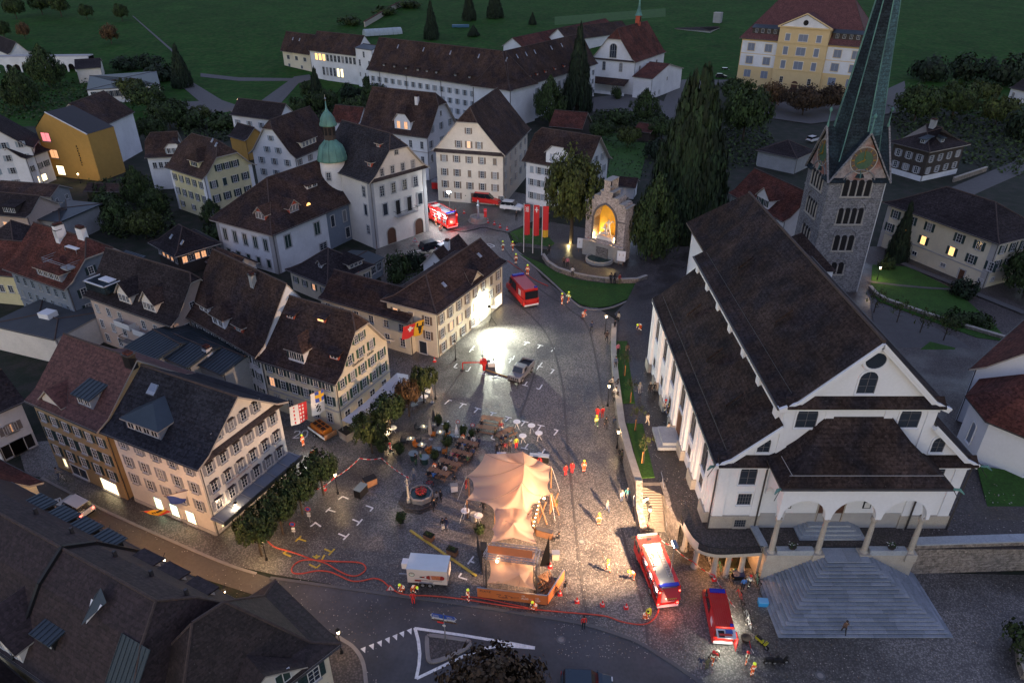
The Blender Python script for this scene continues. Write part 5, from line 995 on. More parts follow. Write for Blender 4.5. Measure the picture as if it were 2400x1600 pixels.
def archwall(m,P,D,n,zs,zt,th,mm,rfac=1.0,pier=.28):
 """P start, D total vector along wall, n bays; th vector for thickness"""
 P=Vector(P);D=Vector(D);th=Vector(th)
 for b in range(n):
  p=P+D*b/n;L_=(D/n).length;d=(D/n)/L_;r=L_/2-pier;k=12;xs_=[0]+[pier+r*(1-math.cos(math.pi*j/k)) for j in range(k+1)]+[L_]
  zz_=[zs]+[zs+r*rfac*math.sin(math.pi*j/k) for j in range(k+1)]+[zs]
  for j in range(len(xs_)-1):
   a,c=p+d*xs_[j],p+d*xs_[j+1];A0,A1,C0,C1=a+Vector((0,0,zz_[j])),a+Vector((0,0,zt)),c+Vector((0,0,zz_[j+1])),c+Vector((0,0,zt))
   m.add([A0,C0,C1,A1,A0+th,C0+th,C1+th,A1+th],[(0,1,2,3),(7,6,5,4),(0,4,5,1)],mm)
m=MB();archwall(m,A(px0-.35,PYF-.35,0),(px1-px0+.7,0,0),3,8.55,13.1,(0,.6,0),CW,1.14)
archwall(m,A(px0-.35,YF,0),(0,-(YF-PYF)-.35,0),1,8.55,13.1,(.6,0,0),CW,1.14);archwall(m,A(px1+.35,PYF-.35,0),(0,YF-PYF+.35,0),1,8.55,13.1,(-.6,0,0),CW,1.14)
m.box(px0-XC-.45,px1-XC+.45,PYF-YF-.5,PYF-YF-.35,12.3,12.75,CW)
m.box(px0-XC-.2,px1-XC+.2,PYF-YF,-.01,12.6,12.8,CW);chpart('porch_arcade',m)
for i in range(4):
 x=px0+(px1-px0)*i/3;m=MB();m.lathe([(.42,3.7),(.42,4.1),(.26,4.2),(.29,4.3),(.28,5.5),(.22,7.9),(.22,8.0),(.36,8.2),(.36,8.6)],ASHLR,12,(x-XC,PYF-YF));chpart('porch_column',m,True)
 m=MB();m.box(x-XC-.55,x-XC+.55,PYF-YF-.55,PYF-YF+.5,3.0,3.95,ASHLR);chpart('pedestal',m)
for a,b in ((0,1),(2,3)):
 x0,x1=px0+(px1-px0)*a/3+.5,px0+(px1-px0)*b/3-.5;m=MB();m.box(x0-XC,x1-XC,PYF-YF-.35,PYF-YF+.3,3.7,4.35,GRANT);chpart('parapet',m)
 cx=(x0+x1)/2+(.3 if a==2 else -.3);fp=empty('flower_bowl',(cx,PYF,4.35),0,'flower bowl with white blooms on the '+('left' if a==0 else 'right')+' porch parapet','flower bowl')
 m=MB();m.lathe([(.15,0),(.3,.05),(.42,.3)],TIMBW,10);m.obj('bowl',fp);m=MB()
 for _ in range(40):
  q=Vector((random.gauss(0,.2),random.gauss(0,.2),.35+random.random()*.2));mm=WHITEP if random.random()<.25 else LAWN;m.quad(q,q+Vector((.1,.02,.03)),q+Vector((.1,.12,.0)),q+Vector((0,.1,.03)),mm)
 m.obj('flowers',fp)
m=MB();m.box(px0-XC-.6,-2.4,PYF-YF-.3,PYF-YF+.3,-.1,3.7,ASHLR);m.box(2.4,px1-XC+.6,PYF-YF-.3,PYF-YF+.3,-.1,3.7,ASHLR);chpart('porch_base',m)
xe0,xe1,ye=25.0,41.2,50.35
lv_=[(0,0,13.15),(1.0,.55,13.75),(2.6,1.9,15.2),(5.0,YF-ye-.02,18.0)]
V=[];
for dx,dy,z in lv_:V+=[A(xe0+dx,YF-.01,z),A(xe0+dx,ye+dy,z),A(xe1-dx,ye+dy,z),A(xe1-dx,YF-.01,z)]
F=[]
for i in range(3):
 for j in range(3):F.append((i*4+j,i*4+j+1,(i+1)*4+j+1,(i+1)*4+j))
chpart('porch_roof',slab(V,F,RCHU,.2))
m=MB();m.tube([A(xe0+.9,ye+.75,14.05),A(xe1-.9,ye+.75,14.05)],.035,TRIM,4);m.tube([A(xe0+1.2,ye+.9,14.0),A(xe0+1.1,YF-1,14.0)],.035,TRIM,4);m.tube([A(xe0,ye-.08,13.0),A(xe1,ye-.08,13.0)],.1,GUTTR,6);chpart('snow_rail',m)
window(ch,Matrix.Translation((0,-.02,4.6)),2.6,4.6,DOORB,DOORB,None,True,(2,2),ASHLR,sill=False,name='main_door')
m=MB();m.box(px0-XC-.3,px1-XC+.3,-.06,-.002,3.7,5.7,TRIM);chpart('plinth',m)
for i in range(4):
 m=MB();m.box(-3.4+i*.4,3.4-i*.4,-1.9+i*.4,-.01,3.7+i*.22,3.92+i*.22,GRANT);chpart('door_step',m)
for x in (-4.6,3.6):
 m=MB();m.box(x-.4,x+.4,-.1,-.01,6.4,7.3,BLACK);m.box(x-.3,x+.3,-.12,-.1,6.5,7.2,FRAME);chpart('notice_board',m)
# the bell tower
TX,TY,TW=58.9,123.0,9.7;h2=TW/2
tw=empty('bell_tower',(TX,TY,0),0,'grey stone bell tower with clock gables and tall dark green spire','bell tower')
m=MB();m.box(-h2,h2,-h2,h2,-1,21.4,STONE);m.obj('shaft',tw)
MURAL=mat('painted_gable',(.30,.26,.25),.9,.35,1.1,fine=.3,tint=(.25,.11,.08))
for k in range(4):
 Mk=Matrix.Rotation(k*math.pi/2,4,'Z')
 m=MB();m.extr([(-h2,-h2,21.4),(h2,-h2,21.4),(0,-h2,29.0)],(0,1.2,0),MURAL);m.box(-h2-.1,h2+.1,-h2-.12,-h2,17.7,18.0,STONE)
 link('clock_gable',m.mesh('clock_gable'),tw,M=Mk)
 m=MB();
 for s_ in (-1,1):
  m.add([(s_*(h2+.5),-h2-.5,21.0),(0,-h2-.5,29.3),(0,0,29.3),(s_*(h2+.5),-h2+2.5,21.0),(s_*(h2+.5),-h2-.5,20.7),(0,-h2-.5,29.0)],[(0,1,2,3),(0,4,5,1)],COPDK)
  m.bar((s_*(h2+.45),-h2-.45,21.0),(0,-h2-.45,29.35),.3,.22,STONE)
 m.lathe([(.25,29.2),(.12,30.2),(.06,31.6),(.28,31.9),(.28,32.2),(.04,32.5)],COPPR,8,(0,-h2-.3));m.obj('x') if False else link('gable_roof',m.mesh('gable_roof'),tw,M=Mk)
 for z,n,w in ((18.6,4,.95),(13.6,4,.85),(8.6,3,.95),(4.0,2,.95)):
  m=MB();tot=n*w+(n-1)*.3;hgt=2.9 if n>2 else 2.3
  for i in range(n):
   x=-tot/2+i*(w+.3)+w/2;pts=[(x+w/2,z)]+[(x+w/2*math.cos(math.pi*j/8),z+hgt-w/2+w/2*math.sin(math.pi*j/8)) for j in range(9)]+[(x-w/2,z)]
   m.extr([(a,-h2-.03,b) for a,b in pts],(0,.02,0),DARKV)
  for i in range(n+1):
   x=-tot/2-.15+i*(w+.3);m.tube([(x,-h2-.12,z),(x,-h2-.12,z+hgt-w*.5)],.12,ASHLR,6)
  m.box(-tot/2-.35,tot/2+.35,-h2-.25,-h2,z-.25,z,ASHLR);r0=tot/2+.3
  arcp=[(r0*math.cos(math.pi*j/14),-h2-.1,z+hgt-.3+r0*.75*math.sin(math.pi*j/14)) for j in range(15)];m.tube(arcp,.13,STONE,5)
  link('belfry_opening',m.mesh('belfry_opening'),tw,M=Mk)
 m=MB();seg=28
 def ring(r0,r1,y,mm,a0=0,a1=2*math.pi,n=seg):
  for j in range(n):
   a,b=a0+(a1-a0)*j/n,a0+(a1-a0)*(j+1)/n
   m.quad((r0*math.sin(a),y,24.8+r0*math.cos(a)),(r0*math.sin(b),y,24.8+r0*math.cos(b)),(r1*math.sin(b),y,24.8+r1*math.cos(b)),(r1*math.sin(a),y,24.8+r1*math.cos(a)),mm)
 m.add([(1.5*math.sin(2*math.pi*j/seg),-h2-.10,24.8+1.5*math.cos(2*math.pi*j/seg)) for j in range(seg)],[tuple(range(seg))],mat('clock_green',(.06,.11,.06),.7,.2,3))
 CR=mat('clock_ring',(.13,.09,.07),.8,.3,3);GO=mat('gold',(.55,.36,.08),.35,0,metal=.8)
 ring(1.5,2.15,-h2-.11,CR);ring(2.15,2.3,-h2-.14,mat('pale_ring',(.4,.38,.34),.8,0))
 for j in range(12):
  a=j*math.pi/6;m.bar((1.58*math.sin(a),-h2-.15,24.8+1.58*math.cos(a)),(2.05*math.sin(a),-h2-.15,24.8+2.05*math.cos(a)),.04,.22 if j%3==0 else .12,GO)
 for a,l,w in ((R(-4),1.75,.12),(R(243),1.2,.18)):
  m.bar((-.3*math.sin(a),-h2-.2,24.8-.3*math.cos(a)),(l*math.sin(a),-h2-.2,24.8+l*math.cos(a)),.05,w,GO)
 link('clock',m.mesh('clock'),tw,M=Mk)
m=MB();m.lathe([(5.2,21.8),(4.6,24.5),(4.15,27.5),(3.75,31),(2.95,38),(1.85,48.8),(.9,58),(.12,66.5)],COPDK,8,ph=0);m.obj('spire',tw)
m=MB()
for i in range(8):
 a=i*math.pi/4;m.tube([((r_+.02)*math.cos(a),(r_+.02)*math.sin(a),z) for r_,z in [(5.2,21.8),(4.6,24.5),(4.15,27.5),(3.75,31),(2.95,38),(1.85,48.8),(.9,58),(.12,66.5)]],.1,COPPR,4)
m.obj('spire_ribs',tw)
m=MB();r_=[(4.1,28.5),(3.72,31.2),(2.95,38),(1.85,48.8),(.95,57.6)]
a0,a1=-math.pi/8-math.pi/4*0,math.pi/8
for (ra,za),(rb,zb_) in zip(r_,r_[1:]):
 m.quad(((ra+.05)*math.cos(a0),(ra+.05)*math.sin(a0),za),((ra+.05)*math.cos(a1),(ra+.05)*math.sin(a1),za),((rb+.05)*math.cos(a1),(rb+.05)*math.sin(a1),zb_),((rb+.05)*math.cos(a0),(rb+.05)*math.sin(a0),zb_),mat('copper_shingle',(.045,.095,.11),.55,.4,1.0,fine=.3,rows=.6,rowdark=.5))
m.xf(Matrix.Rotation(R(-67.5),4,'Z'));m.obj('copper_face',tw)
m=MB();m.tube([(h2-.2,-h2-.2,.5),(h2-.2,-h2-.2,21)],.08,FRAME,5);m.obj('downpipe',tw)
m=MB();m.add([(44,108,9),(54,108,9),(54,118,9),(44,118,9),(49,113,14)],[(0,1,4),(1,2,4),(2,3,4),(3,0,4)],RCHU);m.box(44.4,53.6,108.4,117.6,-.5,9,CW);tag(m.obj('sacristy_house'),'dark roofed sacristy between the church choir and bell tower','sacristy')
# ossuary chapel on the right
H=house('white_chapel','white chapel with red brown roof and polygonal apse at the right edge',(57.9,76.1,10),(57.9+10.5,76.1-12.1,10),(57.9+16.6,76.1+14.4,10),10,8,'w',wall=CW,roof=RRED,o=.5,og=.5,cat='chapel')
Mi=fM(H,'U',0,0)
m=MB();pts=[(1.5,.2),(1.8,-5),(5.0,-8.4),(10,-8.4),(13.2,-5),(13.5,.2)];m.prism([(p[0],p[1]) for p in pts],-1,9.0,CW);link('apse_wall',m.mesh('apse_wall'),H.root,M=Mi)
m=MB();e=[(.8,0),(1.1,-5.4),(4.7,-9.2),(10.3,-9.2),(13.9,-5.4),(14.2,0)];V=[(x,y,9.0) for x,y in e]+[(7.5,0,13.4),(7.5,-3.2,13.4)]
F=[(0,1,7,6),(1,2,7),(2,3,7),(3,4,7),(4,5,6,7)];s_=slab(V,F,RRED,.2);link('apse_roof',s_.mesh('apse_roof'),H.root,M=Mi)
for x,y,w_ in ((1.63,-2.2,-math.pi/2),(3.4,-6.75,-.82)):
 window(H.root,Mi@Matrix.Translation((x,y,4.0))@Matrix.Rotation(w_ if x<2 else w_,4,'Z'),.9,2.8,CW,mat('grey_glass',(.2,.23,.28),.5,0),None,True,(1,1),CW)
# war memorial niche
pA,pB=W(1373,596),W(1452,617);mang=math.atan2(pB.y-pA.y,pB.x-pA.x)
mn=empty('memorial_monument',(pA+pB)/2,mang,'tall stepped gable sandstone memorial with golden lit pointed niche','monument')
wd=8.8;hw=wd/2;MS=mat('memorial_stone',(.40,.34,.31),.9,.14,.9,fine=.12,rows=.9,rowdark=.9)
m=MB();aw,z0,zs=2.55,4.0,8.2
out=[(-hw,0),(-hw,11.4),(-hw+.3,11.4),(-hw+.3,12.0),(-2.7,12.0),(-2.7,13.0),(-1.3,13.0),(-1.3,14.0),(-.7,14.0),(-.7,16.2),(.7,16.2),(.7,14.0),(1.3,14.0),(1.3,13.0),(2.7,13.0),(2.7,12.0),(hw-.3,12.0),(hw-.3,11.4),(hw,11.4),(hw,0)]
def archz(x):
 r=aw*1.35;c_=aw-r;return zs+math.sqrt(max(0,r*r-(abs(x)-c_)**2))
def topz(x):
 ax=abs(x);return 16.2 if ax<.7 else 14.0 if ax<1.3 else 13.0 if ax<2.7 else 12.0 if ax<hw-.3 else 11.4
xs_=sorted(set([-hw,-hw+.3,-2.7,-1.3,-.7,.7,1.3,2.7,hw-.3,hw]+[-aw+i*aw/8 for i in range(17)]))
for a,b in zip(xs_,xs_[1:]):
 mid=(a+b)/2;t=topz(mid)
 if abs(mid)<aw:
  za,zb_=archz(a),archz(b)
  m.add([(a,-0,za),(b,0,zb_),(b,0,t),(a,0,t),(a,3.2,za),(b,3.2,zb_),(b,3.2,t),(a,3.2,t)],[(0,1,2,3),(0,4,5,1),(3,2,6,7),(4,7,6,5)],MS)
  m.box(a,b,0,3.2,0,z0,MS)
 else:m.box(a,b,0,3.2,0,t,MS)
m.obj('stone_front',mn)
m=MB();m.quad((-aw,2.6,z0),(aw,2.6,z0),(aw,2.6,12.2),(-aw,2.6,12.2),mat('gold_mosaic',(.72,.42,.05),.6,.12,2,fine=.1));m.quad((-aw,.3,z0),(-aw,2.6,z0),(-aw,2.6,zs),(-aw,.3,zs),MATS['gold_mosaic']);m.quad((aw,.3,z0),(aw,2.6,z0),(aw,2.6,zs),(aw,.3,zs),MATS['gold_mosaic']);m.obj('niche',mn)
m=MB();arcp=[(x,-.12,archz(x)+.12) for x in [-aw-.1+(2*aw+.2)*i/20 for i in range(21)]];arcp=[(-aw-.15,-.12,z0)]+arcp+[(aw+.15,-.12,z0)];m.tube(arcp,.2,mat('dark_moulding',(.12,.11,.115),.8,.1),6)
m.box(-hw-.1,-aw-.3,-.1,0,8.4,8.6,MATS['dark_moulding']);m.box(aw+.3,hw+.1,-.1,0,8.4,8.6,MATS['dark_moulding']);m.obj('arch_moulding',mn)
m=MB();m.box(-hw-.25,hw+.25,-.35,0,0,3.2,ASHLR);m.box(-hw-.15,hw+.15,-.5,0,3.2,3.5,MS);m.box(-1.3,1.3,-.6,-.35,.4,2.6,RUBBL);m.obj('base',mn)
m=MB();m.lathe([(.5,14.6-14.6),(.0,.01)],MS,6) if False else None
for x,t in ((-hw+.15,11.4),(hw-.15,11.4),(-3.4,12),(3.4,12),(-2,13),(2,13),(-1,14),(1,14),(0,16.2)):m.box(x-(.75 if abs(x)<.1 else .45),x+(.75 if abs(x)<.1 else .45),-.15,3.3,t,t+.18,ASHLR)
m.obj('gable_coping',mn)
m=MB();n_=16;m.lathe([(2.9,0),(2.9,.7),(2.6,.75),(2.5,.4),(2.5,.3)],ASHLR,n_,(0,-1.2),cap=False);m.lathe([(2.5,.45),(0,.46)],mat('basin_water',(.02,.05,.045),.08,0),n_,(0,-1.2),cap=False);m.obj('basin',mn)
def skin(name,joints,bones,parent=None,m=None,sub=1):
 me=bpy.data.meshes.new(name);me.from_pydata([j[0] for j in joints],bones,[]);o=bpy.data.objects.new(name,me);COL.objects.link(o)
 md=o.modifiers.new('s','SKIN');md.use_smooth_shade=True
 if sub:s2=o.modifiers.new('u','SUBSURF');s2.levels=sub
 if not me.skin_vertices:
  import bmesh;bm=bmesh.new();bm.from_mesh(me);bm.verts.layers.skin.verify();bm.to_mesh(me);bm.free()
 for i,j in enumerate(joints):me.skin_vertices[0].data[i].radius=(j[1],j[1]);me.skin_vertices[0].data[i].use_root=(i==0)
 dg=bpy.context.evaluated_depsgraph_get();ev=o.evaluated_get(dg);r_=bpy.data.meshes.new_from_object(ev);r_.name=name
 bpy.data.objects.remove(o);return r_
MARB=mat('white_marble',(.75,.72,.66),.5,.04)
J=[((0,0,1.9),.28),((0,0,2.7),.34),((0,-.05,3.2),.14),((0,-.08,3.5),.22),((.45,0,2.95),.13),((.85,-.1,3.4),.1),((1.2,-.15,3.0),.09),((-.45,0,2.9),.13),((-.75,-.3,2.4),.1),((-.4,-.6,2.2),.09),((.28,0,1.3),.2),((.5,-.2,.8),.14),((.75,-.1,.2),.12),((-.3,-.1,1.3),.2),((-.55,-.3,.9),.14),((-.6,-.2,.3),.12)]
Bn=[(0,1),(1,2),(2,3),(1,4),(4,5),(5,6),(1,7),(7,8),(8,9),(0,10),(10,11),(11,12),(0,13),(13,14),(14,15)]
g=empty('marble_statue_group',mn.matrix_world@Vector((0,0,0)) if False else (pA+pB)/2+Vector((math.cos(mang+math.pi/2)*1.2,math.sin(mang+math.pi/2)*1.2,z0)),mang,'white marble figures fighting on a plinth inside the golden niche','statue')
m=MB();m.box(-2.0,2.0,-.9,.8,0,.7,MARB);m.box(-2.2,2.2,-1.0,.9,-.02,.15,MARB);m.obj('plinth',g)
s1=skin('standing_figure',J,Bn);s1.materials.append(MARB);link('standing_figure',s1,g,loc=(.3,0,.6))
J2=[((0,0,.5),.26),((.5,0,.75),.3),((.9,0,.9),.13),((1.15,0,1.0),.2),((.55,.35,.6),.11),((1.0,.5,.3),.09),((.6,-.35,.5),.11),((1.1,-.5,.2),.09),((-.4,.15,.5),.17),((-.9,.2,.55),.13),((-1.3,.15,.2),.1),((-.4,-.2,.4),.17),((-.9,-.25,.25),.13),((-1.4,-.3,.1),.1)]
B2=[(0,1),(1,2),(2,3),(1,4),(4,5),(1,6),(6,7),(0,8),(8,9),(9,10),(0,11),(11,12),(12,13)]
s2_=skin('fallen_figure',J2,B2);s2_.materials.append(MARB);link('fallen_figure',s2_,g,loc=(-.5,-.35,.6));link('crouching_figure',s2_,g,M=Matrix.Translation((-.7,.3,1.2))@Matrix.Rotation(2.6,4,'Z')@Matrix.Rotation(-.6,4,'Y'))
for o_,(lx,ly,lz),e_ in ((0,(0,.2,1.0),1),):
 pass
def lamp_at(name,loc,color,energy,r=.15,kind='POINT',parent=None,rot=None,**k):
 l=bpy.data.lights.new(name,kind);l.color=color;l.energy=energy
 if kind in ('POINT','SPOT'):l.shadow_soft_size=r
 for a,b in k.items():setattr(l,a,b)
 o=bpy.data.objects.new(name,l);COL.objects.link(o);o.location=loc
 if parent:o.parent=parent
 if rot is not None:o.rotation_euler=rot
 return o
def aim(o,tgt):
 d=Vector(tgt)-o.location;o.rotation_euler=d.to_track_quat('-Z','Y').to_euler()
for x in (-2.2,2.2):
 m=MB();m.box(x-.15,x+.15,.35,.65,z0,z0+.25,BLACK);m.obj('niche_spotlight',mn);lamp_at('niche_light',(x*.95,.45,z0+.6),(1,.70,.30),120,.1,parent=mn)
for px,lab in ((1361,'left'),(1454,'right')):
 p=W(px,592 if lab=='left' else 623);e=empty('information_easel',p,-.3,'white information board on an easel '+lab+' of the memorial','easel')
 m=MB();m.quad((-.85,0,1.0),(.85,0,1.0),(.85,.25,3.1),(-.85,.25,3.1),WHITEP);m.box(-.87,.87,.0,.06,.95,1.03,STEEL);m.obj('board',e);m=MB();m.bar((-.5,.0,0),(-.35,.2,2.5),.08,.08,WOOD);m.bar((.5,0,0),(.35,.2,2.5),.08,.08,WOOD);m.bar((0,1.0,0),(0,.25,2.8),.08,.08,WOOD);m.obj('easel_legs',e)
pts=[W(*C7(x,y)) for x,y in [(285,800),(330,870),(420,930),(560,975),(700,1005),(850,1025),(1000,1035),(1150,1030),(1235,1000)]]
r_=empty('garden_wall',pts[0],0,'low curved stone wall bounding the paved memorial terrace','wall')
for i,(a,b) in enumerate(zip(pts,pts[1:])):
 k=max(1,int((b-a).length/1.3))
 for j in range(k):
  p,q=a.lerp(b,j/k)-pts[0],a.lerp(b,(j+1)/k)-pts[0];e_=(q-p).normalized()*.02;m=MB();m.bar(p+e_+Vector((0,0,.45)),q-e_+Vector((0,0,.45)),.5,.9,RUBBL);m.bar(p+e_+Vector((0,0,.95)),q-e_+Vector((0,0,.95)),.6,.1,ASHLR);m.obj('wall_stone',r_)
# ochre museum front
z_=12.6;P=[Vector((*W(120,412)[:2],0)),Vector((*W(237,425)[:2],0)),Vector((*W(265,385)[:2],0))]
ang=math.atan2(P[1].y-P[0].y,P[1].x-P[0].x);L1=(P[1]-P[0]).length
mu=empty('ochre_museum',P[0],ang,'ochre clad museum building with black steep roof and glowing windows','museum')
zl,zp,zr=12.8,17.2,12.4
m=MB();m.extr([(0,0,-1),(L1,0,-1),(L1,0,zr),(L1*.30,0,zp),(0,0,zl)],(0,9,0),OCHRE);m.obj('wall',mu)
m=MB();a,b=(L1*.30,-.1,zp+.1),(L1+.1,-.1,zr+.05);m.add([a,b,(L1+.1,8.9,zr+.05),(L1*.30,8.9,zp+.1),(-.1,-.1,zl+.05),(-.1,8.9,zl+.05)],[(0,1,2,3),(4,0,3,5)],mat('black_roof',(.03,.03,.034),.7,.1));m.bar((L1*.3,-.15,zp+.1),(L1+.1,-.15,zr+.05),.2,.25,FRAME);m.obj('roof',mu)
EP=mat('reddish_window_light',(.3,.08,.08),.5,.9,2.2,emit=(.8,.2,.22),estr=.35)
for x,z,w,h,pm in ((2.6,9.6,2.8,2.2,EP),(3.6,5.2,2.6,2.2,LITD),(4.2,.7,2.4,2.4,LITC)):
 window(mu,Matrix.Translation((x,0,z)),w,h,BLACK,pm,None,False,(2,1),None)
m=MB();
for i in range(9):m.bar((L1*.72+(i%2)*.12,-.12,9.2-i*.62),(L1*.72+(i%2)*.12+.1,-.12,8.8-i*.62),.08,.4,BLACK)
m.obj('vertical_lettering',mu)
# festival stage tents
TENT=bpy.data.materials.new('tent_membrane');MATS['tent_membrane']=TENT;TENT.use_nodes=True;nt=TENT.node_tree
b_=nt.nodes['Principled BSDF'];b_.inputs['Base Color'].default_value=(.60,.43,.33,1);b_.inputs['Roughness'].default_value=.7
tr_=nt.nodes.new('ShaderNodeBsdfTranslucent');tr_.inputs[0].default_value=(.70,.45,.30,1);mx_=nt.nodes.new('ShaderNodeMixShader');mx_.inputs[0].default_value=.35
tn_=nt.nodes.new('ShaderNodeTexNoise');tn_.inputs['Scale'].default_value=1.7;tn_.inputs['Detail'].default_value=5;tb_=nt.nodes.new('ShaderNodeBump');tb_.inputs['Strength'].default_value=.55;tb_.inputs['Distance'].default_value=.12;tg_=nt.nodes.new('ShaderNodeNewGeometry');nt.links.new(tg_.outputs['Position'],tn_.inputs['Vector']);nt.links.new(tn_.outputs['Fac'],tb_.inputs['Height']);nt.links.new(tb_.outputs[0],b_.inputs['Normal'])
nt.links.new(b_.outputs[0],mx_.inputs[1]);nt.links.new(tr_.outputs[0],mx_.inputs[2]);nt.links.new(mx_.outputs[0],nt.nodes['Material Output'].inputs[0])
ORNG=mat('orange_board',(.58,.17,.05),.7,.06,1);ORTX=mat('dark_print',(.10,.04,.04),.7,0)
stg=empty('festival_stage',W(1200,1400),0,'salmon coloured stretch tent stage with truss frames on the square','stage tent');SO=stg.location.copy()
def canopy(rim,spine,pw=2.3,k=10,sag=.55):
 m=MB();n=len(rim);R_=[]
 for i in range(n):
  a,b=rim[i],rim[(i+1)%n];s_=6
  for j in range(s_):
   t=j/s_;p=a.lerp(b,t);c=sum(spine,Vector())/len(spine);d=(c-p);d.z=0;p=p+d.normalized()*(4*t*(1-t))*sag*min(3.2,(a-b).length)*.28;p.z+=4*t*(1-t)*.25;R_.append(p)
 N_=len(R_);V=[]
 for p in R_:
  if len(spine)>1:
   d=spine[1]-spine[0];q=p-spine[0];t=max(0,min(1,(q.x*d.x+q.y*d.y)/(d.x*d.x+d.y*d.y+1e-9)));c=spine[0].lerp(spine[1],t);c=c.copy();c.z-=math.sin(math.pi*t)*.7
  else:c=spine[0]
  for j in range(k+1):
   t=j/k;r=p.lerp(c,t);r.z=p.z+(c.z-p.z)*t**pw;V.append(r-SO)
 F=[]
 for i in range(N_):
  for j in range(k):F.append((i*(k+1)+j,((i+1)%N_)*(k+1)+j,((i+1)%N_)*(k+1)+j+1,i*(k+1)+j+1))
 m.add(V,F,TENT);return m
def Wz(px,py,z):return W(px,py,z)
rim=[Wz(1093,1116,3.1),Wz(1137,1063,4.2),Wz(1185,1062,3.6),Wz(1225,1058,4.8),Wz(1262,1078,3.4),Wz(1293,1094,3.2),Wz(1288,1125,2.9),Wz(1291,1157,3.0),Wz(1262,1180,2.9),Wz(1238,1203,3.0),Wz(1160,1198,2.9),Wz(1094,1170,2.7),Wz(1110,1140,2.8)]
canopy(rim,[Wz(1229,1086,5.6),Wz(1223,1130,6.6)]).obj('main_canopy',stg,True)
c_=Wz(1226,1110,0)
for i in (0,1,3,5,7,11):
 p=rim[i]-SO;d=(rim[i]-c_);d.z=0;d.normalize();g_=Vector((p.x,p.y,.05))+d*1.3;m=MB();m.bar(p,g_,.035,.035,FRAME);m.obj('guy_rope',stg)
 q=Wz(*((1229,1086,5.6) if i<6 else (1223,1130,6.6)))-SO;m=MB();m.tube([p.lerp(q,t)+Vector((0,0,(q.z-p.z)*(t**2.3-t)+.03)) for t in (0,.15,.3,.45,.6,.75,.9,1)],.03,mat('seam_cloth',(.42,.28,.2),.8,0),4);m.obj('seam',stg)
rim=[Wz(1156,1190,2.8),Wz(1205,1185,3.0),Wz(1249,1190,2.8),Wz(1252,1245,3.2),Wz(1258,1274,3.2),Wz(1150,1270,3.2),Wz(1153,1240,3.1)]
canopy(rim,[Wz(1203,1226,4.8)],2.0).obj('middle_canopy',stg,True)
rim=[Wz(1146,1313,3.0),Wz(1200,1310,3.2),Wz(1256,1324,3.0),Wz(1256,1382,2.0),Wz(1200,1372,2.2),Wz(1141,1366,2.0)]
canopy(rim,[Wz(1217,1346,4.0)],2.0).obj('front_canopy',stg,True)
rim=[Wz(1150,1278,4.0),Wz(1256,1284,4.0),Wz(1256,1318,3.9),Wz(1142,1312,3.9)]
m=MB();m.poly([p-SO for p in rim],TENT);m.obj('roof_sheet',stg)
def truss(a,b,w=.35,m_=STEEL):
 a=Vector(a)-SO;b=Vector(b)-SO;t=(b-a).normalized();up=Vector((0,0,1)) if abs(t.z)<.9 else Vector((0,1,0));x=t.cross(up).normalized()*w/2;y=x.cross(t).normalized()*w/2
 m=MB();c_=[x+y,x-y,-x-y,-x+y];n=max(2,int((b-a).length/(w*1.3)))
 for c in c_:m.bar(a+c,b+c,.05,.05,m_)
 for i in range(n):
  p,q=a.lerp(b,i/n),a.lerp(b,(i+1)/n)
  for j in range(4):m.bar(p+c_[j],q+c_[(j+1)%4],.03,.03,m_)
 m.obj('truss',stg)
TL,TR,BL_,BR_=Wz(1152,1276,4.3),Wz(1262,1288,4.3),Wz(1136,1302,4.3),Wz(1255,1318,4.3)
for a,b in ((TL,TR),(BL_,BR_),(TL,BL_),(TR,BR_)):truss(a,b)
for p in (TL,TR,BL_,BR_):truss(p-Vector((0,0,.2)),Vector((p.x,p.y,0)))
d_=(BR_-BL_).normalized();mid=(TL+TR)/2*.35+(BL_+BR_)/2*.65-SO
m=MB();q0=BL_.lerp(BR_,.06)-SO+Vector((0,.25,.35));q1=BL_.lerp(BR_,.94)-SO+Vector((0,.25,.35));m.quad(q0-Vector((0,0,.1)),q1-Vector((0,0,.1)),q1+Vector((0,.45,.45)),q0+Vector((0,.45,.45)),ORNG);m.obj('sign_board',stg)
m=MB();p0,p1=Wz(1122,1290,0)-SO,Wz(1135,1370,0)-SO;
def panel(m,a,b,z0,z1,mm,th=.06):
 d=(b-a).normalized();n=Vector((-d.y,d.x,0))*th;m.add([a+Vector((0,0,z0)),b+Vector((0,0,z0)),b+Vector((0,0,z1)),a+Vector((0,0,z1)),a+n+Vector((0,0,z0)),b+n+Vector((0,0,z0)),b+n+Vector((0,0,z1)),a+n+Vector((0,0,z1))],[(0,1,2,3),(7,6,5,4),(3,2,6,7),(0,4,5,1),(0,3,7,4),(1,5,6,2)],mm)
a0=Vector((*BL_[:2],0))-SO;b0=Vector((*BR_[:2],0))-SO;a1=W(1140,1398)-SO;b1=W(1258,1412)-SO
m=MB();panel(m,a0,a1,0,3.2,mat('dark_curtain',(.03,.03,.035),.9,.1));panel(m,b1,b0,0,3.2,MATS['dark_curtain']);m.obj('side_curtain',stg)
m=MB();panel(m,W(1118,1292)-SO,W(1130,1345)-SO,0,2.6,MATS['dark_curtain']);m.box(-3.4,-2.7,5.2,6.4,0,1.2,BLACK);m.obj('sound_equipment',stg)
m=MB();p=W(1278,1330)-SO;m.add([p+Vector((-.6,0,.2)),p+Vector((.5,.2,.2)),p+Vector((.3,.1,4.6))],[(0,1,2),(2,1,0)],BLACK);m.obj('cover',stg)
HA,HB,HC_=W(1119,1398),W(1282,1417),W(1321,1356)
FONT=None
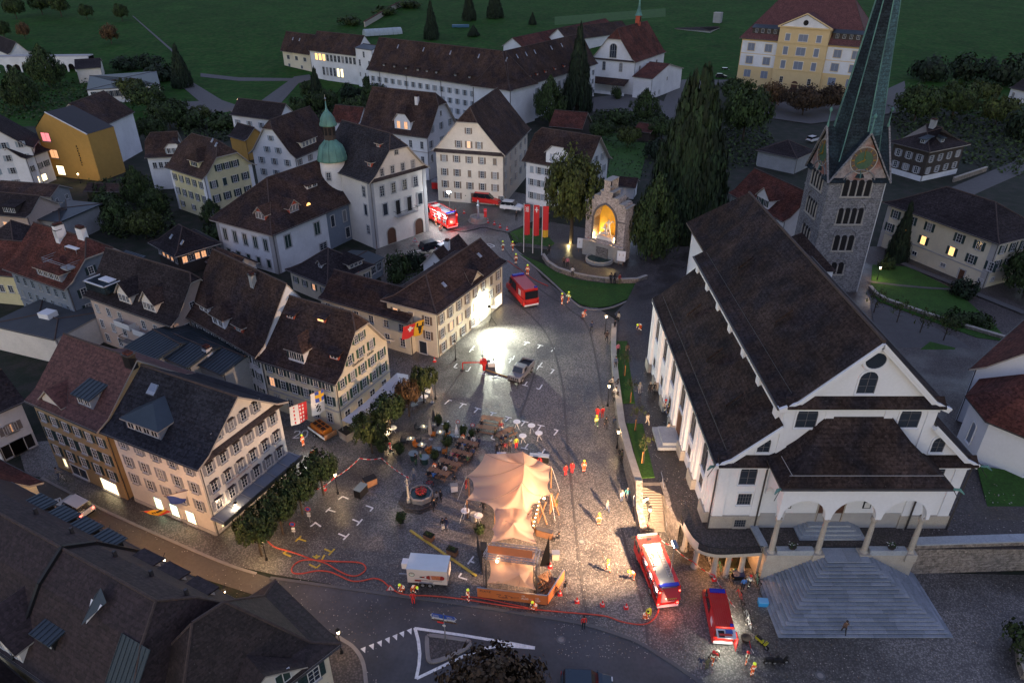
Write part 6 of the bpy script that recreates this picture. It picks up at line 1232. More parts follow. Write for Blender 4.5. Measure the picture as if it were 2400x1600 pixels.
def text3(name,txt,M_,size,m_,parent,ex_=.004,al='LEFT',sx=1.0):
 cu=bpy.data.curves.new(name,'FONT');cu.body=txt;cu.size=size;cu.extrude=ex_;cu.align_x=al;cu.space_character=1.05;cu.resolution_u=2;cu.offset=size*.012
 o=bpy.data.objects.new(name,cu);COL.objects.link(o)
 dg=bpy.context.evaluated_depsgraph_get();me=bpy.data.meshes.new_from_object(o.evaluated_get(dg));bpy.data.objects.remove(o);me.name=name;me.materials.clear();me.materials.append(m_)
 return link(name,me,parent,M=M_@Matrix.Rotation(math.pi/2,4,'X')@Matrix.Diagonal((sx,1,1,1)))
def hoard(A_,B_,h,label,txts):
 an=math.atan2(B_.y-A_.y,B_.x-A_.x);L_=(B_-A_).length;o=empty('hoarding',A_,an,label,'hoarding');k=max(1,int(L_/1.2))
 for i in range(k):
  m=MB();m.box(L_*i/k+.01,L_*(i+1)/k-.01,-.06,.04,.05,h,ORNG);m.obj('board',o)
 m=MB();m.box(0,L_,-.07,.06,h,h+.05,STEEL);m.obj('top_rail',o)
 for t,x,z,s_,mm in txts:text3('lettering',t,Matrix.Translation((x,-.07,z)),s_,mm,o)
 m=MB();P_=[(L_*(.28+.3*i/24)+.25*math.sin(i*.9),-.075,h*.45+.22*math.sin(i*.55+1)*(1 if i<16 else .4)) for i in range(25)]
 for p,q in zip(P_,P_[1:]):m.bar(p,q,.012,.05,ORTX)
 m.obj('drawn_line',o);return o
WHT=mat('white_print',(.75,.72,.66),.7,0)
hoard(HA,HB,1.35,'long orange hoarding with dates across the front of the stage',[('PLATZ',.25,.9,.38,ORTX),('DAL',2.35+.2,.35,.3,ORTX),('19.\nAUG',4.45,.85,.34,WHT),('—',5.3,.5,.3,WHT),('12.\nSEP',5.85,.7,.34,WHT)])
hoard(HB+Vector((.05,.08,0)),HC_,1.35,'shorter orange hoarding angled at the right side of the stage',[('OPEN',.4,.5,.4,ORTX)] if False else [])
tp=empty('timber_lattice',W(1286,1385),.6,'stack of orange brown timber lattices behind the angled hoarding','timber stack');m=MB()
for i in range(7):m.bar((-.6+i*.22,-.7,.3),(-.2+i*.22,1.5,1.0),.07,.07,WOOD);m.bar((.9-i*.2,-.7,.4),(-.4+i*.2,1.4,1.2),.06,.06,WOOD)
for i in range(5):m.bar((-.7,-.5+i*.45,.1),(1.0,-.4+i*.45,.1),.1,.1,WOOD)
m.obj('timber_pieces',tp)
for i,(a,b,za) in enumerate([((1098,1120),(1085,1128),3.1),((1291,1157),(1300,1190),3.0),((1293,1096),(1290,1130),3.1),((1094,1172),(1098,1205),2.7),((1238,1203),(1232,1222),3.0),((1160,1198),(1160,1215),2.9),((1262,1180),(1262,1205),2.9)]):
 m=MB();m.bar(Wz(a[0],a[1],za)-SO,W(b[0]+2,b[1]+(48 if i else 46))-SO if False else W(a[0]+(0),a[1],za)*0+Vector((*Wz(a[0],a[1],za)[:2],0))-SO,.14,.14,WOOD);m.obj('tent_pole',stg)
 if i in (1,4,6):
  m=MB();q=Vector((*Wz(a[0],a[1],za)[:2],0))-SO;m.bar(q+Vector((0,0,.1)),q+Vector((.9,.8,2.4)),.12,.12,WOOD);m.bar(q+Vector((1.0,-.3,.1)),q+Vector((.1,.6,2.6)),.12,.12,WOOD);m.obj('timber_brace',stg)
for i,(px,py,z,e_) in enumerate(((1232,1150,3.2,85),(1195,1110,2.6,45),(1205,1240,2.6,50),(1240,1350,2.2,16),(1275,1170,2.6,30),(1165,1318,4.0,14))):
 p=W(px,py,z);m=MB();m.lathe([(.02,.12),(.1,.06),(.12,-.05),(.03,-.12)],emis('warm_bulb',(1,.6,.3),12),8,(p.x-SO.x,p.y-SO.y));
 for q in range(len(m.v)):m.v[q]=(m.v[q][0],m.v[q][1],m.v[q][2]+z+.2)
 m.obj('hanging_bulb',stg);lamp_at('tent_light',(p.x,p.y,z-.05),(1,.55,.27),e_,.25)
for i in range(14):
 t=i/13;p=W(1278-30*t,1120+120*t,2.6+.3*math.sin(i));m=MB();q=p-SO;m.lathe([(.02,q.z+.06),(.06,q.z),(.02,q.z-.06)],emis('warm_bulb',(1,.6,.3),12),5,(q.x,q.y));m.obj('bulb',stg)
# near roofs at the lower left
H=house('mansard_row','long near building with broken dark roof, metal dormers and cross gable at the lower left',(-27.4,29.5,8.5),(-21.6,40.5,8.5),(-58,45.7,8.5),8.5,6.5,'w',wall=CREAM,roof=mat('plum_brown_tile',(.034,.022,.024),.8,.2,.8,bump=.5,rows=.25,fine=.2),flare=.74,fb=3.8,o=.6,og=.4,cat='row building',hip=(1,0),runr=.35)
MR=H;PLT=MATS['plum_brown_tile']
for a,in ((3.2,),(6.6,),(9.8,)):dormer(H,'R',a,1.3,1.9,.9,'shed',WARMW,PLT,.6,1,.5,.8)
for a in (14.2,17.4,20.6,24):dormer(H,'R',a,1.5,2.0,1.2,'shed',DARKV,METAL,.35,1,.8,1.2,cheek=DARKV)
for a in (9.6,19.4,23.0,27.4):dormer(H,'W',flen(H,'W')-a,1.5,1.8,1.2,'shed',DARKV,METAL,.35,1,.8,1.1,cheek=DARKV)
dormer(H,'W',flen(H,'W')-14.2,.2,5.4,1.6,'gable',WARMW,PLT,2.4,3,1.2,.8)
y=H.half
for x,in ((13.2,),):
 m=MB()
 for s0,s1 in ((.05,3.8),(3.8,y)):
  m.bar((x,s0,H.prof(s0)+.12),(x,s1,H.prof(s1)+.12),.28,.35,BLACK);m.bar((x,H.D-s0,H.prof(s0)+.12),(x,H.D-s1,H.prof(s1)+.12),.28,.35,BLACK)
 m.obj('fire_parapet',H.root)
m=MB();x=6.2;z=H.prof(y*.86);m.add([(x-.3,y*1.25,z),(x+1.1,y*1.25,z),(x+.4,y*1.55,z-.9),(x+.4,y*1.2,z+.9)],[(0,1,3),(0,3,2),(1,2,3)],METAL);m.add([(x-.25,y*1.3,z),(x+1.05,y*1.3,z),(x+.4,y*1.5,z-1.1)],[(0,1,2)],WHITE);m.obj('roof_hatch',H.root)
m=MB();V=[(.3,H.D-.3,H.prof(.3)+.12),(3.4,H.D-.3,H.prof(.3)+.12),(3.4,H.D-3.8,H.prof(3.8)+.12),(.3,H.D-3.8,H.prof(3.8)+.12)];m.add(V,[(0,1,2,3)],METAL)
for i in range(8):xx=.35+i*.43;m.bar((xx,H.D-.3,H.prof(.3)+.15),(xx,H.D-3.8,H.prof(3.8)+.15),.05,.07,METAL)
m.obj('metal_roof',H.root)
for a in (2,6,10.4,16,21):
 m=MB();m.box(a-.12,a+.12,H.half*.62,H.half*.62+.25,H.prof(H.half*.62),H.prof(H.half*.62)+.7,GUTTR);m.obj('vent_pipe',H.root)
H=house('hipped_corner_house','near corner house with dark hipped roof, pale ridge tiles and green windows at the bottom',(-24.2,27.2,7.0),(-14.1,38.4,7.0),(-31.6,33.9,7.0),7.0,6.6,'u',hip=(1,1),wall=CREAM,roof=mat('near_brown_tile',(.030,.021,.021),.8,.25,.8,bump=.5,rows=.25,fine=.25,fleck=.05),flare=.1,o=.9,og=.9,runr=1.25,wins=[dict(f='U',z=3.9,n=6,w=1.0,h=1.5,m=1.6,sh=SHDG,pm=GLASS),dict(f='U',z=1.0,n=6,w=1.0,h=1.5,m=1.6,sh=SHDG)])
dormer(H,'U',7.6,.3,6.0,.4,'gable',WARMW,MATS['near_brown_tile'],2.2,2,1.2,1.2,pm=MATS['green_glass'])
H=house('rear_annex','low near roof lit yellow from the yard below at the bottom left corner',(-36,27,6),(-33,32,6),(-46,33,6),6.0,3.0,'w',wall=CREAM,roof=PLT,o=.4,og=.4)
# trees: trunk, limbs and leaf clumps
def leafset(base,name):
 out=[]
 for i,k in enumerate((.55,1.0,1.55)):
  m=mat(name+('_dark','_mid','_light')[i],tuple(c*k for c in base),.8,.0);out.append(m)
 return out
LG=leafset((.030,.052,.013),'leaf_green');LD=leafset((.012,.024,.010),'leaf_conifer');LB=leafset((.10,.055,.022),'leaf_rust');LY=leafset((.052,.068,.014),'leaf_olive');LE=leafset((.014,.030,.010),'leaf_evergreen')
BARK=mat('bark',(.06,.045,.035),.95,.3,3)
def leafquad(V,F,M_,p,n,s,mi):
 t=n.cross(Vector((random.random()-.5,random.random()-.5,random.random()-.5))).normalized();b=n.cross(t)
 i=len(V);V+=[tuple(p-t*s-b*s*.6),tuple(p+t*s*.8-b*s*.7),tuple(p+t*s+b*s*.6),tuple(p-t*s*.7+b*s*.8)];F.append((i,i+1,i+2,i+3));M_.append(mi)
def rv():
 while True:
  v=Vector((random.uniform(-1,1),random.uniform(-1,1),random.uniform(-1,1)))
  if .01<v.length<1:return v
def crown_mesh(name,mats,shape,nclump,per,cs,ls,seed):
 """shape(): returns a clump centre in unit space; crown is unit (radius 1, height 0..1 mapped by shape)"""
 random.seed(seed);V=[];F=[];M_=[]
 for _ in range(nclump):
  c,out,sz=shape();tone=random.choices((0,1,2),(.4,.4,.2))[0]
  for _ in range(per):
   d=rv();p=c+d*cs*sz;n=(d*.6+out*.6+rv()*.6).normalized();mi=tone if random.random()<.7 else random.choice((0,1,2))
   leafquad(V,F,M_,p,n,ls*random.uniform(.6,1.3),mi)
 me=bpy.data.meshes.new(name);me.from_pydata(V,[],F)
 for m in mats:me.materials.append(m)
 me.polygons.foreach_set('material_index',M_);me.update();return me
def sh_round(flat=1.0,lo=.25):
 def f():
  d=rv().normalized();r=random.uniform(.72,1.0)*(1+.12*math.sin(d.x*5+d.y*3)) if random.random()<.8 else random.uniform(.2,.75)
  if d.z<-.5:d.z*=.6
  return Vector((d.x*r,d.y*r,.5+lo*.2+d.z*r*.5*flat)),d,random.uniform(.7,1.2)
 return f
def sh_cone(p=1.0,base=.06,skirt=1.0):
 def f():
  h=base+(1-base)*(1-math.sqrt(random.random()))*1.0;a=random.uniform(0,2*math.pi);lay=.82+.18*abs(math.sin(h*24))
  r=skirt*(1-(h-base)/(1-base))**p*lay*random.uniform(.7,1.06);return Vector((math.cos(a)*r,math.sin(a)*r,h)),Vector((math.cos(a),math.sin(a),.35)),.5+.7*(1-h)
 return f
def sh_egg():
 def f():
  h=random.random();a=random.uniform(0,2*math.pi);r=math.sin(math.pi*min(1,.12+h*.88)**.75)*(random.uniform(.78,1.05) if random.random()<.85 else .5)*(1+.1*math.sin(a*3+h*9));return Vector((math.cos(a)*r,math.sin(a)*r,.08+h*.9)),Vector((math.cos(a),math.sin(a),h-.3)),random.uniform(.7,1.1)
 return f
CM={}
def crown(kind):
 if kind in CM:return CM[kind]
 S={'round':(LG,sh_round(),150,30,.17,.042),'olive':(LY,sh_round(),140,30,.17,.042),'rust':(LB,sh_round(),130,24,.20,.045),'loose':(LG,sh_egg(),170,26,.17,.035),'spruce':(LD,sh_cone(.95),420,22,.13,.035),'giant':(LE,sh_cone(.52,.02,1.0),1250,22,.10,.026),'egg':(LG,sh_egg(),260,26,.15,.032),'linden':(LY,sh_round(1.1),330,26,.15,.030),'bush':(LG,sh_round(1.0,-.4),60,22,.30,.07),'bushd':(LD,sh_round(1.0,-.4),60,22,.30,.07),'sapling':(LY,sh_round(),26,9,.22,.05),'chestnut':(leafset((.05,.030,.015),'leaf_chestnut'),sh_round(.95),220,24,.18,.038)}[kind]
 CM[kind]=crown_mesh('crown',S[0],S[1],S[2],S[3],S[4],S[5],hash(kind)%1000 if False else sum(map(ord,kind)));return CM[kind]
def trunk_mesh(h,r,limbs,spread,top):
 mb=MB();mb.tube([(0,0,-.3),(.05*h*.1,0,h*.5),(0,.02*h,h*top)],r,BARK,7,[r*1.3,r,r*.5])
 for i in range(limbs):
  a=i*2.4+.5;z0=h*top*(.45+.5*i/max(1,limbs));L_=spread*random.uniform(.55,.85);mb.tube([(0,0,z0),(math.cos(a)*L_*.5,math.sin(a)*L_*.5,z0+L_*.35),(math.cos(a)*L_,math.sin(a)*L_,z0+L_*.55)],r*.4,BARK,5,[r*.5,r*.32,r*.1])
 return mb.mesh('trunk')
def tree(px,py,w,h,kind,label,name='tree',zb=0.0,clear=.25,group=None,cat='tree',at=None,rz=None):
 p=at if at is not None else (G(px,py) if zb=='hill' else W(px,py,zb))
 t=empty(name,p,random.uniform(0,6.28) if rz is None else rz,label,cat,group)
 c0=clear*h;o=link('crown',crown(kind),t);o.location=(0,0,c0);o.scale=(w/2,w/2,(h-c0))
 random.seed(int(px*7+py));link('trunk',trunk_mesh(h,max(.06,h*.018),6 if clear>.1 else 2,w*.4,.8 if kind in ('spruce','giant') else .6),t);return t
tree(1600,545,18,35,'giant','giant broad dark evergreen towering beside the church choir','evergreen_tree',clear=.02)
tree(1352,262,11.5,31,'spruce','tall slender dark spruce in front of the monastery','spruce_tree',clear=.03)
tree(1338,572,12.5,18,'linden','big round leafy tree lit at its foot left of the memorial','linden_tree',clear=.2)
tree(1527,606,9.4,16.5,'egg','dense egg shaped tree right of the memorial','linden_tree',clear=.06)
for i,(cx,cy,w,k,lab) in enumerate([(990,888,4.0,'olive','pruned plane tree lit yellow by the lamp at the terrace end'),(955,920,3.7,'rust','rust brown leaved plane tree second along the inn terrace'),(910,956,4.4,'round','dark green plane tree third along the inn terrace'),(865,1003,4.7,'olive','plane tree with a glowing lamp at the near end of the inn terrace')]):
 p=W(cx,cy,4.0);tree(0,0,w,5.6,k,lab,'plane_tree',clear=.36,group='plane trees along the inn terrace',at=Vector((p.x,p.y,0)))
for i,(cx,cy,w,k,lab) in enumerate([(748,1098,4.2,'round','plane tree beside the lamp nearest the square, in front of the bank'),(697,1142,4.6,'round','second plane tree along the bank canopy'),(650,1188,4.2,'round','third plane tree along the bank canopy, dark green'),(598,1238,4.4,'round','plane tree at the street corner with a lamp glowing in its leaves')]):
 p=W(cx,cy,4.0);tree(0,0,w,5.8,k,lab,'plane_tree',clear=.36,group='plane trees in front of the bank',at=Vector((p.x,p.y,0)))
p=W(1160,1590,4.5);tree(0,0,8.4,7.5,'chestnut','leafy tree crown rising at the bottom edge by the road','tree',clear=.2,at=Vector((p.x,p.y-1.5,0)))
p=W(2400,1500,2.0);tree(0,0,4,3.2,'bush','dark round hedge bush behind a curved wall at the lower right edge','bush',clear=.0,at=Vector((p.x+.5,p.y,0)),cat='bush')
far=[(1012,92,8.5,20,'spruce','dark conifer at the top standing left in the monastery garden'),(1100,48,9,18,'spruce','left of two dark conifers at the top edge behind the garden'),(1160,42,11,18,'spruce','broad dark conifer right of its pair at the top edge'),(1248,58,5,7,'spruce','tiny lone conifer on the far garden meadow'),(430,205,9,18,'spruce','dark pointed spruce at the edge of the meadow left'),(118,205,14,16,'egg','large dark tree between the cloister arches'),(60,255,13,14,'egg','dark tree in front of the white arcade at the left'),(60,92,7,8,'rust','small reddish orchard tree on the left meadow'),(262,103,9,9,'rust','round orchard tree in the middle of the left meadow'),(287,50,9,9,'round','dark orchard tree near the top of the meadow'),(205,46,9,8,'round','dark orchard tree beside the small far white house'),(12,92,8,9,'round','dark tree on the meadow at the left edge'),(145,40,12,14,'round','dark woodland tree at the top left corner'),(40,45,12,12,'round','dark shrubby tree at the far top left'),(100,35,12,12,'round','broad dark tree beside the far top left copse'),(747,252,7,15,'spruce','slender spruce in front of the school wing'),(1288,292,11,15,'egg','light green leafy tree in front of the monastery corner'),(1510,282,10,10,'loose','grey green tree in the monastery garden by the drive'),(1444,232,4.5,4.5,'bush','small round tree on the chapel forecourt'),(1640,330,12,13,'round','dark tree behind the giant evergreen'),(1740,330,15,16,'round','broad dark tree between the school and the church'),(1800,255,12,9,'rust','autumn tree left before the school terrace'),(1720,245,12,9,'round','dark tree at the school car park'),(1880,272,15,10,'chestnut','wide brown leaved chestnut before the school entrance'),(1945,262,12,9,'chestnut','brown chestnut beside the spire foot'),(2180,190,16,10,'bushd','dark hedge tree left on the far right meadow edge'),(2260,185,16,10,'bushd','dark hedge tree in the middle of the right meadow edge'),(2350,200,18,12,'bushd','dark bushy tree on the right meadow edge'),(2140,290,14,12,'round','dark garden tree behind the black timber house'),(2230,280,14,12,'round','garden tree above the roof of the black timber house'),(2330,300,12,10,'olive','olive tree in the right hand gardens'),(2290,245,12,8,'olive','yellowish shrub tree on the right garden slope'),(2400,330,12,10,'bushd','dark tree at the right edge above the road'),(2098,612,4.5,13,'spruce','dark cypress in front of the cream house'),(2255,700,4.5,3.8,'bushd','round dark bush at the cream house wall'),(2400,690,9,10,'egg','leafy tree at the right edge beside the cream house'),(2075,632,3.2,3,'bush','bush behind the garden lamp beside the bell tower'),(2230,760,5,2.6,'bush','low flowering bush on the cream house lawn'),(2290,765,5,2.4,'bush','low shrub at the lawn corner of the cream house'),(330,480,7,9,'egg','dark garden tree above the brown timber house'),(370,500,7,6,'loose','loose garden tree beside the yellow house yard'),(285,545,8,7,'loose','shrubby tree in the garden behind the red roofed house'),(345,560,8,6,'olive','olive green shrub in the lower left garden'),(260,500,7,5,'bush','wide bush in the left garden'),(240,470,5,4,'bush','small bush beside the shed in the left garden'),(500,520,5,5,'loose','spiky palm like tree at the yellow house'),(500,560,6,3,'bush','bush behind the white hall'),(935,640,5,4.2,'bush','dark bush in the yard next to the parked black car'),(975,630,4,3.6,'bushd','bush beside the black car'),(925,660,4,3.2,'bush','bush at the rear wing terrace'),(820,235,9,6,'bushd','dark bush left below the school wing'),(880,250,10,8,'round','round garden tree below the monastery'),(760,260,12,7,'round','garden bush behind the curved gable house'),(840,285,11,8,'round','garden tree behind the onion turret'),(905,285,9,7,'loose','bushy tree left of the narrow house'),(960,230,8,7,'loose','pale shrub tree at the monastery wall'),(870,215,7,6,'round','bush at the monastery corner'),(700,262,9,5,'bush','low bush by the forked path'),(380,190,14,7,'bushd','dark bush row behind the white modern hall'),(300,165,12,6,'bushd','dark hedge left behind the white modern hall'),(350,160,12,6,'bushd','hedge along the meadow edge'),(350,260,14,9,'round','wide tree over the modern hall roof'),(310,235,11,8,'olive','olive tree on top of the bank by the modern hall'),(400,300,14,9,'round','dark tree right of the museum'),(450,300,10,6,'bush','hedge bush by the garden fence'),(360,330,10,7,'round','dark tree below the museum hall'),(520,300,12,5,'bush','garden bushes beside the lane lamp'),(470,285,9,5,'olive','olive bush beside the lane'),(730,235,8,7,'round','bush at the foot of the slender spruce'),(1470,345,8,6,'olive','shrub between the garden lawns'),(1410,330,9,6,'round','bush behind the red shed'),(1550,330,9,7,'round','bush at the giant evergreen'),(1450,290,10,5,'bush','garden bush before the chapel drive'),(1540,370,7,5,'bushd','shrub beside the little garden'),(820,60,14,5,'bush','shrub row behind the school wing roof'),(900,35,16,5,'bush','hedge bush beside the old garden wall'),(960,20,16,5,'bush','bush at the upper end of the old garden wall'),(1110,85,7,6,'spruce','small dark round tree beside the blue tarpaulin')]
for x,y,w,h,k,lab in far:
 bushy=k.startswith('bush') or h<5.5
 tree(x,y,w,h,k,lab,'bush' if bushy else ('spruce_tree' if k=='spruce' else 'tree'),zb='hill',clear=.02 if bushy or k in ('spruce',) else .12,cat='bush' if bushy else 'tree')
random.seed(5);V=[];F=[];M_=[]
def scatter(poly,n,hz,s,hl=False):
 P=[G(*p) if hl else W(*p) for p in poly];x0,x1=min(p.x for p in P),max(p.x for p in P);y0,y1=min(p.y for p in P),max(p.y for p in P);c=0
 def ins(x,y):
  k=False
  for a,b in zip(P,P[1:]+P[:1]):
   if (a.y>y)!=(b.y>y) and x<(b.x-a.x)*(y-a.y)/(b.y-a.y)+a.x:k=not k
  return k
 while c<n:
  x,y=random.uniform(x0,x1),random.uniform(y0,y1)
  if ins(x,y):leafquad(V,F,M_,Vector((x,y,hill(x,y)+random.random()**2*hz)),(rv()+Vector((0,0,.8))).normalized(),s*random.uniform(.5,1.2),random.choice((0,0,1,2)));c+=1
for poly,n,hz,s in [([(560,290),(720,255),(880,240),(960,300),(860,320),(700,290)],2600,2.2,.45),([(420,290),(560,280),(600,320),(480,340),(430,320)],1500,1.6,.4),([(1400,260),(1560,270),(1540,330),(1480,300),(1380,290)],2200,1.8,.4),([(1380,330),(1560,330),(1480,480),(1400,430)],900,1.0,.3),([(200,430),(380,420),(420,560),(250,560)],2500,1.5,.35),([(2080,250),(2400,240),(2400,420),(2240,380),(2100,330)],3800,1.8,.5),([(1640,260),(1780,280),(1850,380),(1700,400),(1620,330)],2400,1.6,.45),([(0,200),(250,190),(330,250),(200,290),(0,280)],2600,2,.45),([(940,640),(990,610),(1000,640),(950,670)],400,.8,.2),([(1180,545),(1290,555),(1300,580),(1220,580)],900,.35,.10),([(1560,590),(1610,600),(1600,640),(1560,630)],500,.4,.12)]:scatter(poly,n,hz,s)
me=bpy.data.meshes.new('undergrowth');me.from_pydata(V,[],F);[me.materials.append(m) for m in LG];me.polygons.foreach_set('material_index',M_);link('undergrowth',me,kind='stuff',label='low shrubs and garden plants between the houses')
for i,(x,y,zz,lab) in enumerate([(1461,880,1.3,'thin young tree with orange stake, farthest on the church verge'),(1476,945,1.8,'thin young tree with orange stake, second from the far end of the verge'),(1490,1010,2.4,'thin bare tree beside the small stair gap'),(1508,1085,3.1,'thin young tree with orange stake nearest the lit stairs')]):
 p=W(x,y,zz);t=empty('young_tree',p,i,lab,'young tree','young trees on the church verge');m=MB();m.tube([(0,0,0),(.03,0,1.8),(0,.05,4.0)],.05,BARK,5,[.06,.045,.02])
 for k in range(9):a=k*2.3;z0=1.9+k*.2;m.tube([(0,0,z0),(math.cos(a)*.5,math.sin(a)*.5,z0+.45),(math.cos(a)*.9,math.sin(a)*.9,z0+.8)],.02,BARK,4,[.025,.018,.008])
 m.obj('trunk',t);o=link('crown',crown('sapling'),t);o.location=(0,0,2.0);o.scale=(1.0,1.0,2.0);m=MB();m.bar((.2,0,0),(.2,0,1.7),.09,.09,mat('orange_stake',(.5,.2,.06),.8,.1));m.bar((0,0,1.6),(.22,0,1.6),.04,.04,MATS['orange_stake']);m.obj('stake',t)
for i,(x,y) in enumerate([(2047,735),(2101,758),(2155,782),(2210,800)]):
 p=W(x,y,.2);t=tree(x,y,3.6,4.4,'sapling',('first','second','third','last')[i]+' of four small trees from the tower along the gravel yard','small_tree',zb=.2,group='small trees on the gravel yard',clear=.3)
# vehicles
CRED=mat('engine_red',(.50,.018,.014),.35,0,coat=.5);CWHT=mat('car_white',(.62,.62,.63),.35,0,coat=.4);CBLK=mat('car_black',(.012,.014,.02),.3,0,coat=.5);CSIL=mat('car_silver',(.35,.37,.42),.35,0,metal=.4);CGRY=mat('dull_steel_grey',(.17,.175,.20),.5,.08)
TYRE=mat('tyre',(.015,.015,.015),.85,0);RIM=mat('wheel_rim',(.4,.4,.42),.4,0,metal=.6);CGL=mat('car_glass',(.01,.012,.016),.08,0,spec=.8);LRED=emis('tail_light_glow',(1,.06,.04),2.5);LREDO=mat('tail_light',(.3,.01,.01),.3,0);HEADL=mat('headlight',(.6,.6,.62),.2,0);BLUEL=mat('blue_beacon',(.02,.03,.35),.2,0);LWHT=emis('work_light',(1,.97,.88),7)
_wm={}
def wheels(root,xs,y,r,w=.22):
 for x in xs:
  for s_ in (-1,1):
   k=(round(r,2),round(w,2))
   if k not in _wm:
    m=MB();m.lathe([(r*.6,-w/2),(r,-w/2+.03),(r,w/2-.03),(r*.6,w/2)],TYRE,14);m.xf(Matrix.Rotation(math.pi/2,4,'X'));m2=MB();m2.lathe([(.01,w/2+.005),(r*.55,w/2+.01),(r*.6,w/2-.03)],RIM,10);m2.xf(Matrix.Rotation(math.pi/2,4,'X'));_wm[k]=(m.mesh('wheel'),m2.mesh('rim'))
   o=link('wheel',_wm[k][0],root,M=Matrix.Translation((x,s_*y,r))@Matrix.Rotation(0 if s_<0 else math.pi,4,'Z'));link('rim',_wm[k][1],o)
def layered(m,prof,ys,ins,mm):
 """side outline prof [(x,z)] swept across the width at ys, shrunk by ins toward its centre"""
 cx=sum(p[0] for p in prof)/len(prof);cz=sum(p[1] for p in prof)/len(prof);n=len(prof);V=[]
 for y,k in zip(ys,ins):V+=[(cx+(x-cx)*k,y,cz+(z-cz)*k) for x,z in prof]
 F=[tuple(range(n)),tuple(reversed(range((len(ys)-1)*n,len(ys)*n)))]
 for j in range(len(ys)-1):F+=[(j*n+i,(j+1)*n+i,(j+1)*n+(i+1)%n,j*n+(i+1)%n) for i in range(n)]
 m.add(V,F,mm)
def car(label,p,rot,L=4.4,W_=1.8,H=1.5,kind='hatch',paint=CBLK,name='parked_car',cat='car',group=None,tail=False,sc_=1.0,doorlines=True):
 t=empty(name,p,rot,label,cat,group);t.scale=(sc_,)*3;h=L/2;w=W_/2
 belt=.92 if kind in ('hatch','estate') else 1.05;van=kind=='van'
 if van:belt=1.15
 pr=[(-h,.3),(-h,.75),(-h+.08,belt),(h-.95 if not van else h-.7,belt),(h-.15,belt-.22),(h,.6),(h-.05,.28)]
 m=MB();layered(m,pr,[-w,-w+.1,w-.1,w],[.965,1,1,.965],paint);m.obj('body',t)
 cab={'hatch':[(-h+.12,belt),(-h+.35,H-.06),(.3,H),(h-1.15,belt)],'estate':[(-h+.1,belt),(-h+.3,H-.04),(.35,H),(h-1.25,belt)],'suv':[(-h+.1,belt),(-h+.3,H-.04),(.5,H),(h-1.1,belt)],'van':[(-h+.05,belt),(-h+.15,H-.03),(h-1.25,H),(h-.5,belt)]}[kind]
 m=MB();layered(m,cab,[-w+.1,-w+.12,w-.12,w-.1],[.9,.97,.97,.9],CGL if not van else paint);m.obj('cabin',t)
 m=MB();a,b=cab[1],cab[2];m.box(a[0]+.08,b[0]-.02,-w+.22,w-.22,H-.05,H+.03,paint);m.obj('roof_panel',t)
 if van:
  m=MB();m.quad((cab[2][0]+.04,-w+.2,H-.08),(cab[2][0]+.04,w-.2,H-.08),(cab[3][0]+.04,w-.16,belt+.04),(cab[3][0]+.04,-w+.16,belt+.04),CGL);m.obj('windscreen',t)
  for s_ in (-1,1):
   for x0,x1 in ((h-2.1,h-1.15),(h-3.3,h-2.25)):m=MB();m.box(x0,x1,s_*(w-.07)-.02,s_*(w-.07)+.02,belt+.03,H-.22,CGL);m.obj('side_window',t)
  m=MB();m.box(-h-.0,-h+.06,-w+.2,w-.2,belt+.05,H-.2,CGL);m.obj('rear_window',t)
 else:
  for s_ in (-1,1):
   m=MB()
   for x in (-h+.95,.02,):m.bar((x,s_*(w-.1),belt),(x+.05,s_*(w-.2),H-.03),.07,.05,paint)
   m.obj('door_pillar',t)
 for s_ in (-1,1):
  m=MB();m.box(h-.14,h-.02,s_*(w-.35)-.2,s_*(w-.35)+.2,.58,.72,HEADL);m.obj('headlight',t)
  m=MB();m.box(-h-.02,-h+.06,s_*(w-.18)-.12,s_*(w-.18)+.12,.7,.95,LRED if tail else LREDO);m.obj('tail_light',t)
  m=MB();m.box(h-1.45,h-1.3,s_*(w+.08)-.1,s_*(w+.08)+.1,belt,belt+.14,paint);m.obj('wing_mirror',t)
 m=MB();m.box(-h-.03,-h+.1,-w+.1,w-.1,.3,.5,CGL if paint is not CRED else WHITEP);m.obj('bumper',t)
 wheels(t,(h-.85,-h+.85),w-.12,.33);return t
def P0(f_,x,y,z=0):q=f_(x,y);return W(q[0],q[1],z)
car('white off road car with red tail lights driving down the side street',W(180,1196,.3),R(152),4.5,1.9,1.75,'suv',CWHT,'moving_car',tail=True)
car('black car parked in the town hall yard',W(1014,583,.6),R(35),4.4,1.8,1.5,'estate',CBLK,sc_=1.25)
car('white car parked behind the rear wing next to the black car',W(1045,588,.6),R(45),3.6,1.7,1.45,'hatch',CWHT,sc_=1.2)
car('black car parked in front of the brown shutter house',W(1086,466,.4),R(-20),4.5,1.8,1.5,'estate',CBLK,sc_=1.45)
car('red passenger van parked before the carved doorway',W(1142,476,.4),R(-20),4.9,1.9,1.85,'suv',CRED,'red_car',sc_=1.42)
car('white small car parked near the red banners',W(1200,491,.4),R(-18),3.9,1.7,1.5,'hatch',CWHT,sc_=1.4)
for x,y,a,c,l in ((1633,145,-10,CBLK,'dark car at the top of the school drive'),(1702,168,-8,CWHT,'white car on the school car park'),(1690,182,-8,CBLK,'dark car beside the white one on the school car park'),(1722,148,80,CBLK,'dark car by the school wall'),(1532,202,10,CSIL,'silver car parked beside the chapel wall'),(1545,197,10,CBLK,'dark car beyond the silver car by the chapel'),(1905,331,35,CWHT,'white car half hidden left of the bell tower')):
 car(l,W(x,y,.3),R(a),4.3,1.8,1.5,'hatch',c,sc_=1.15)
t=car('dark blue car roof cut off by the bottom edge of the photo',W(1375,1612),R(-4),4.6,1.9,1.5,'estate',mat('car_navy',(.01,.03,.05),.3,0,coat=.5))
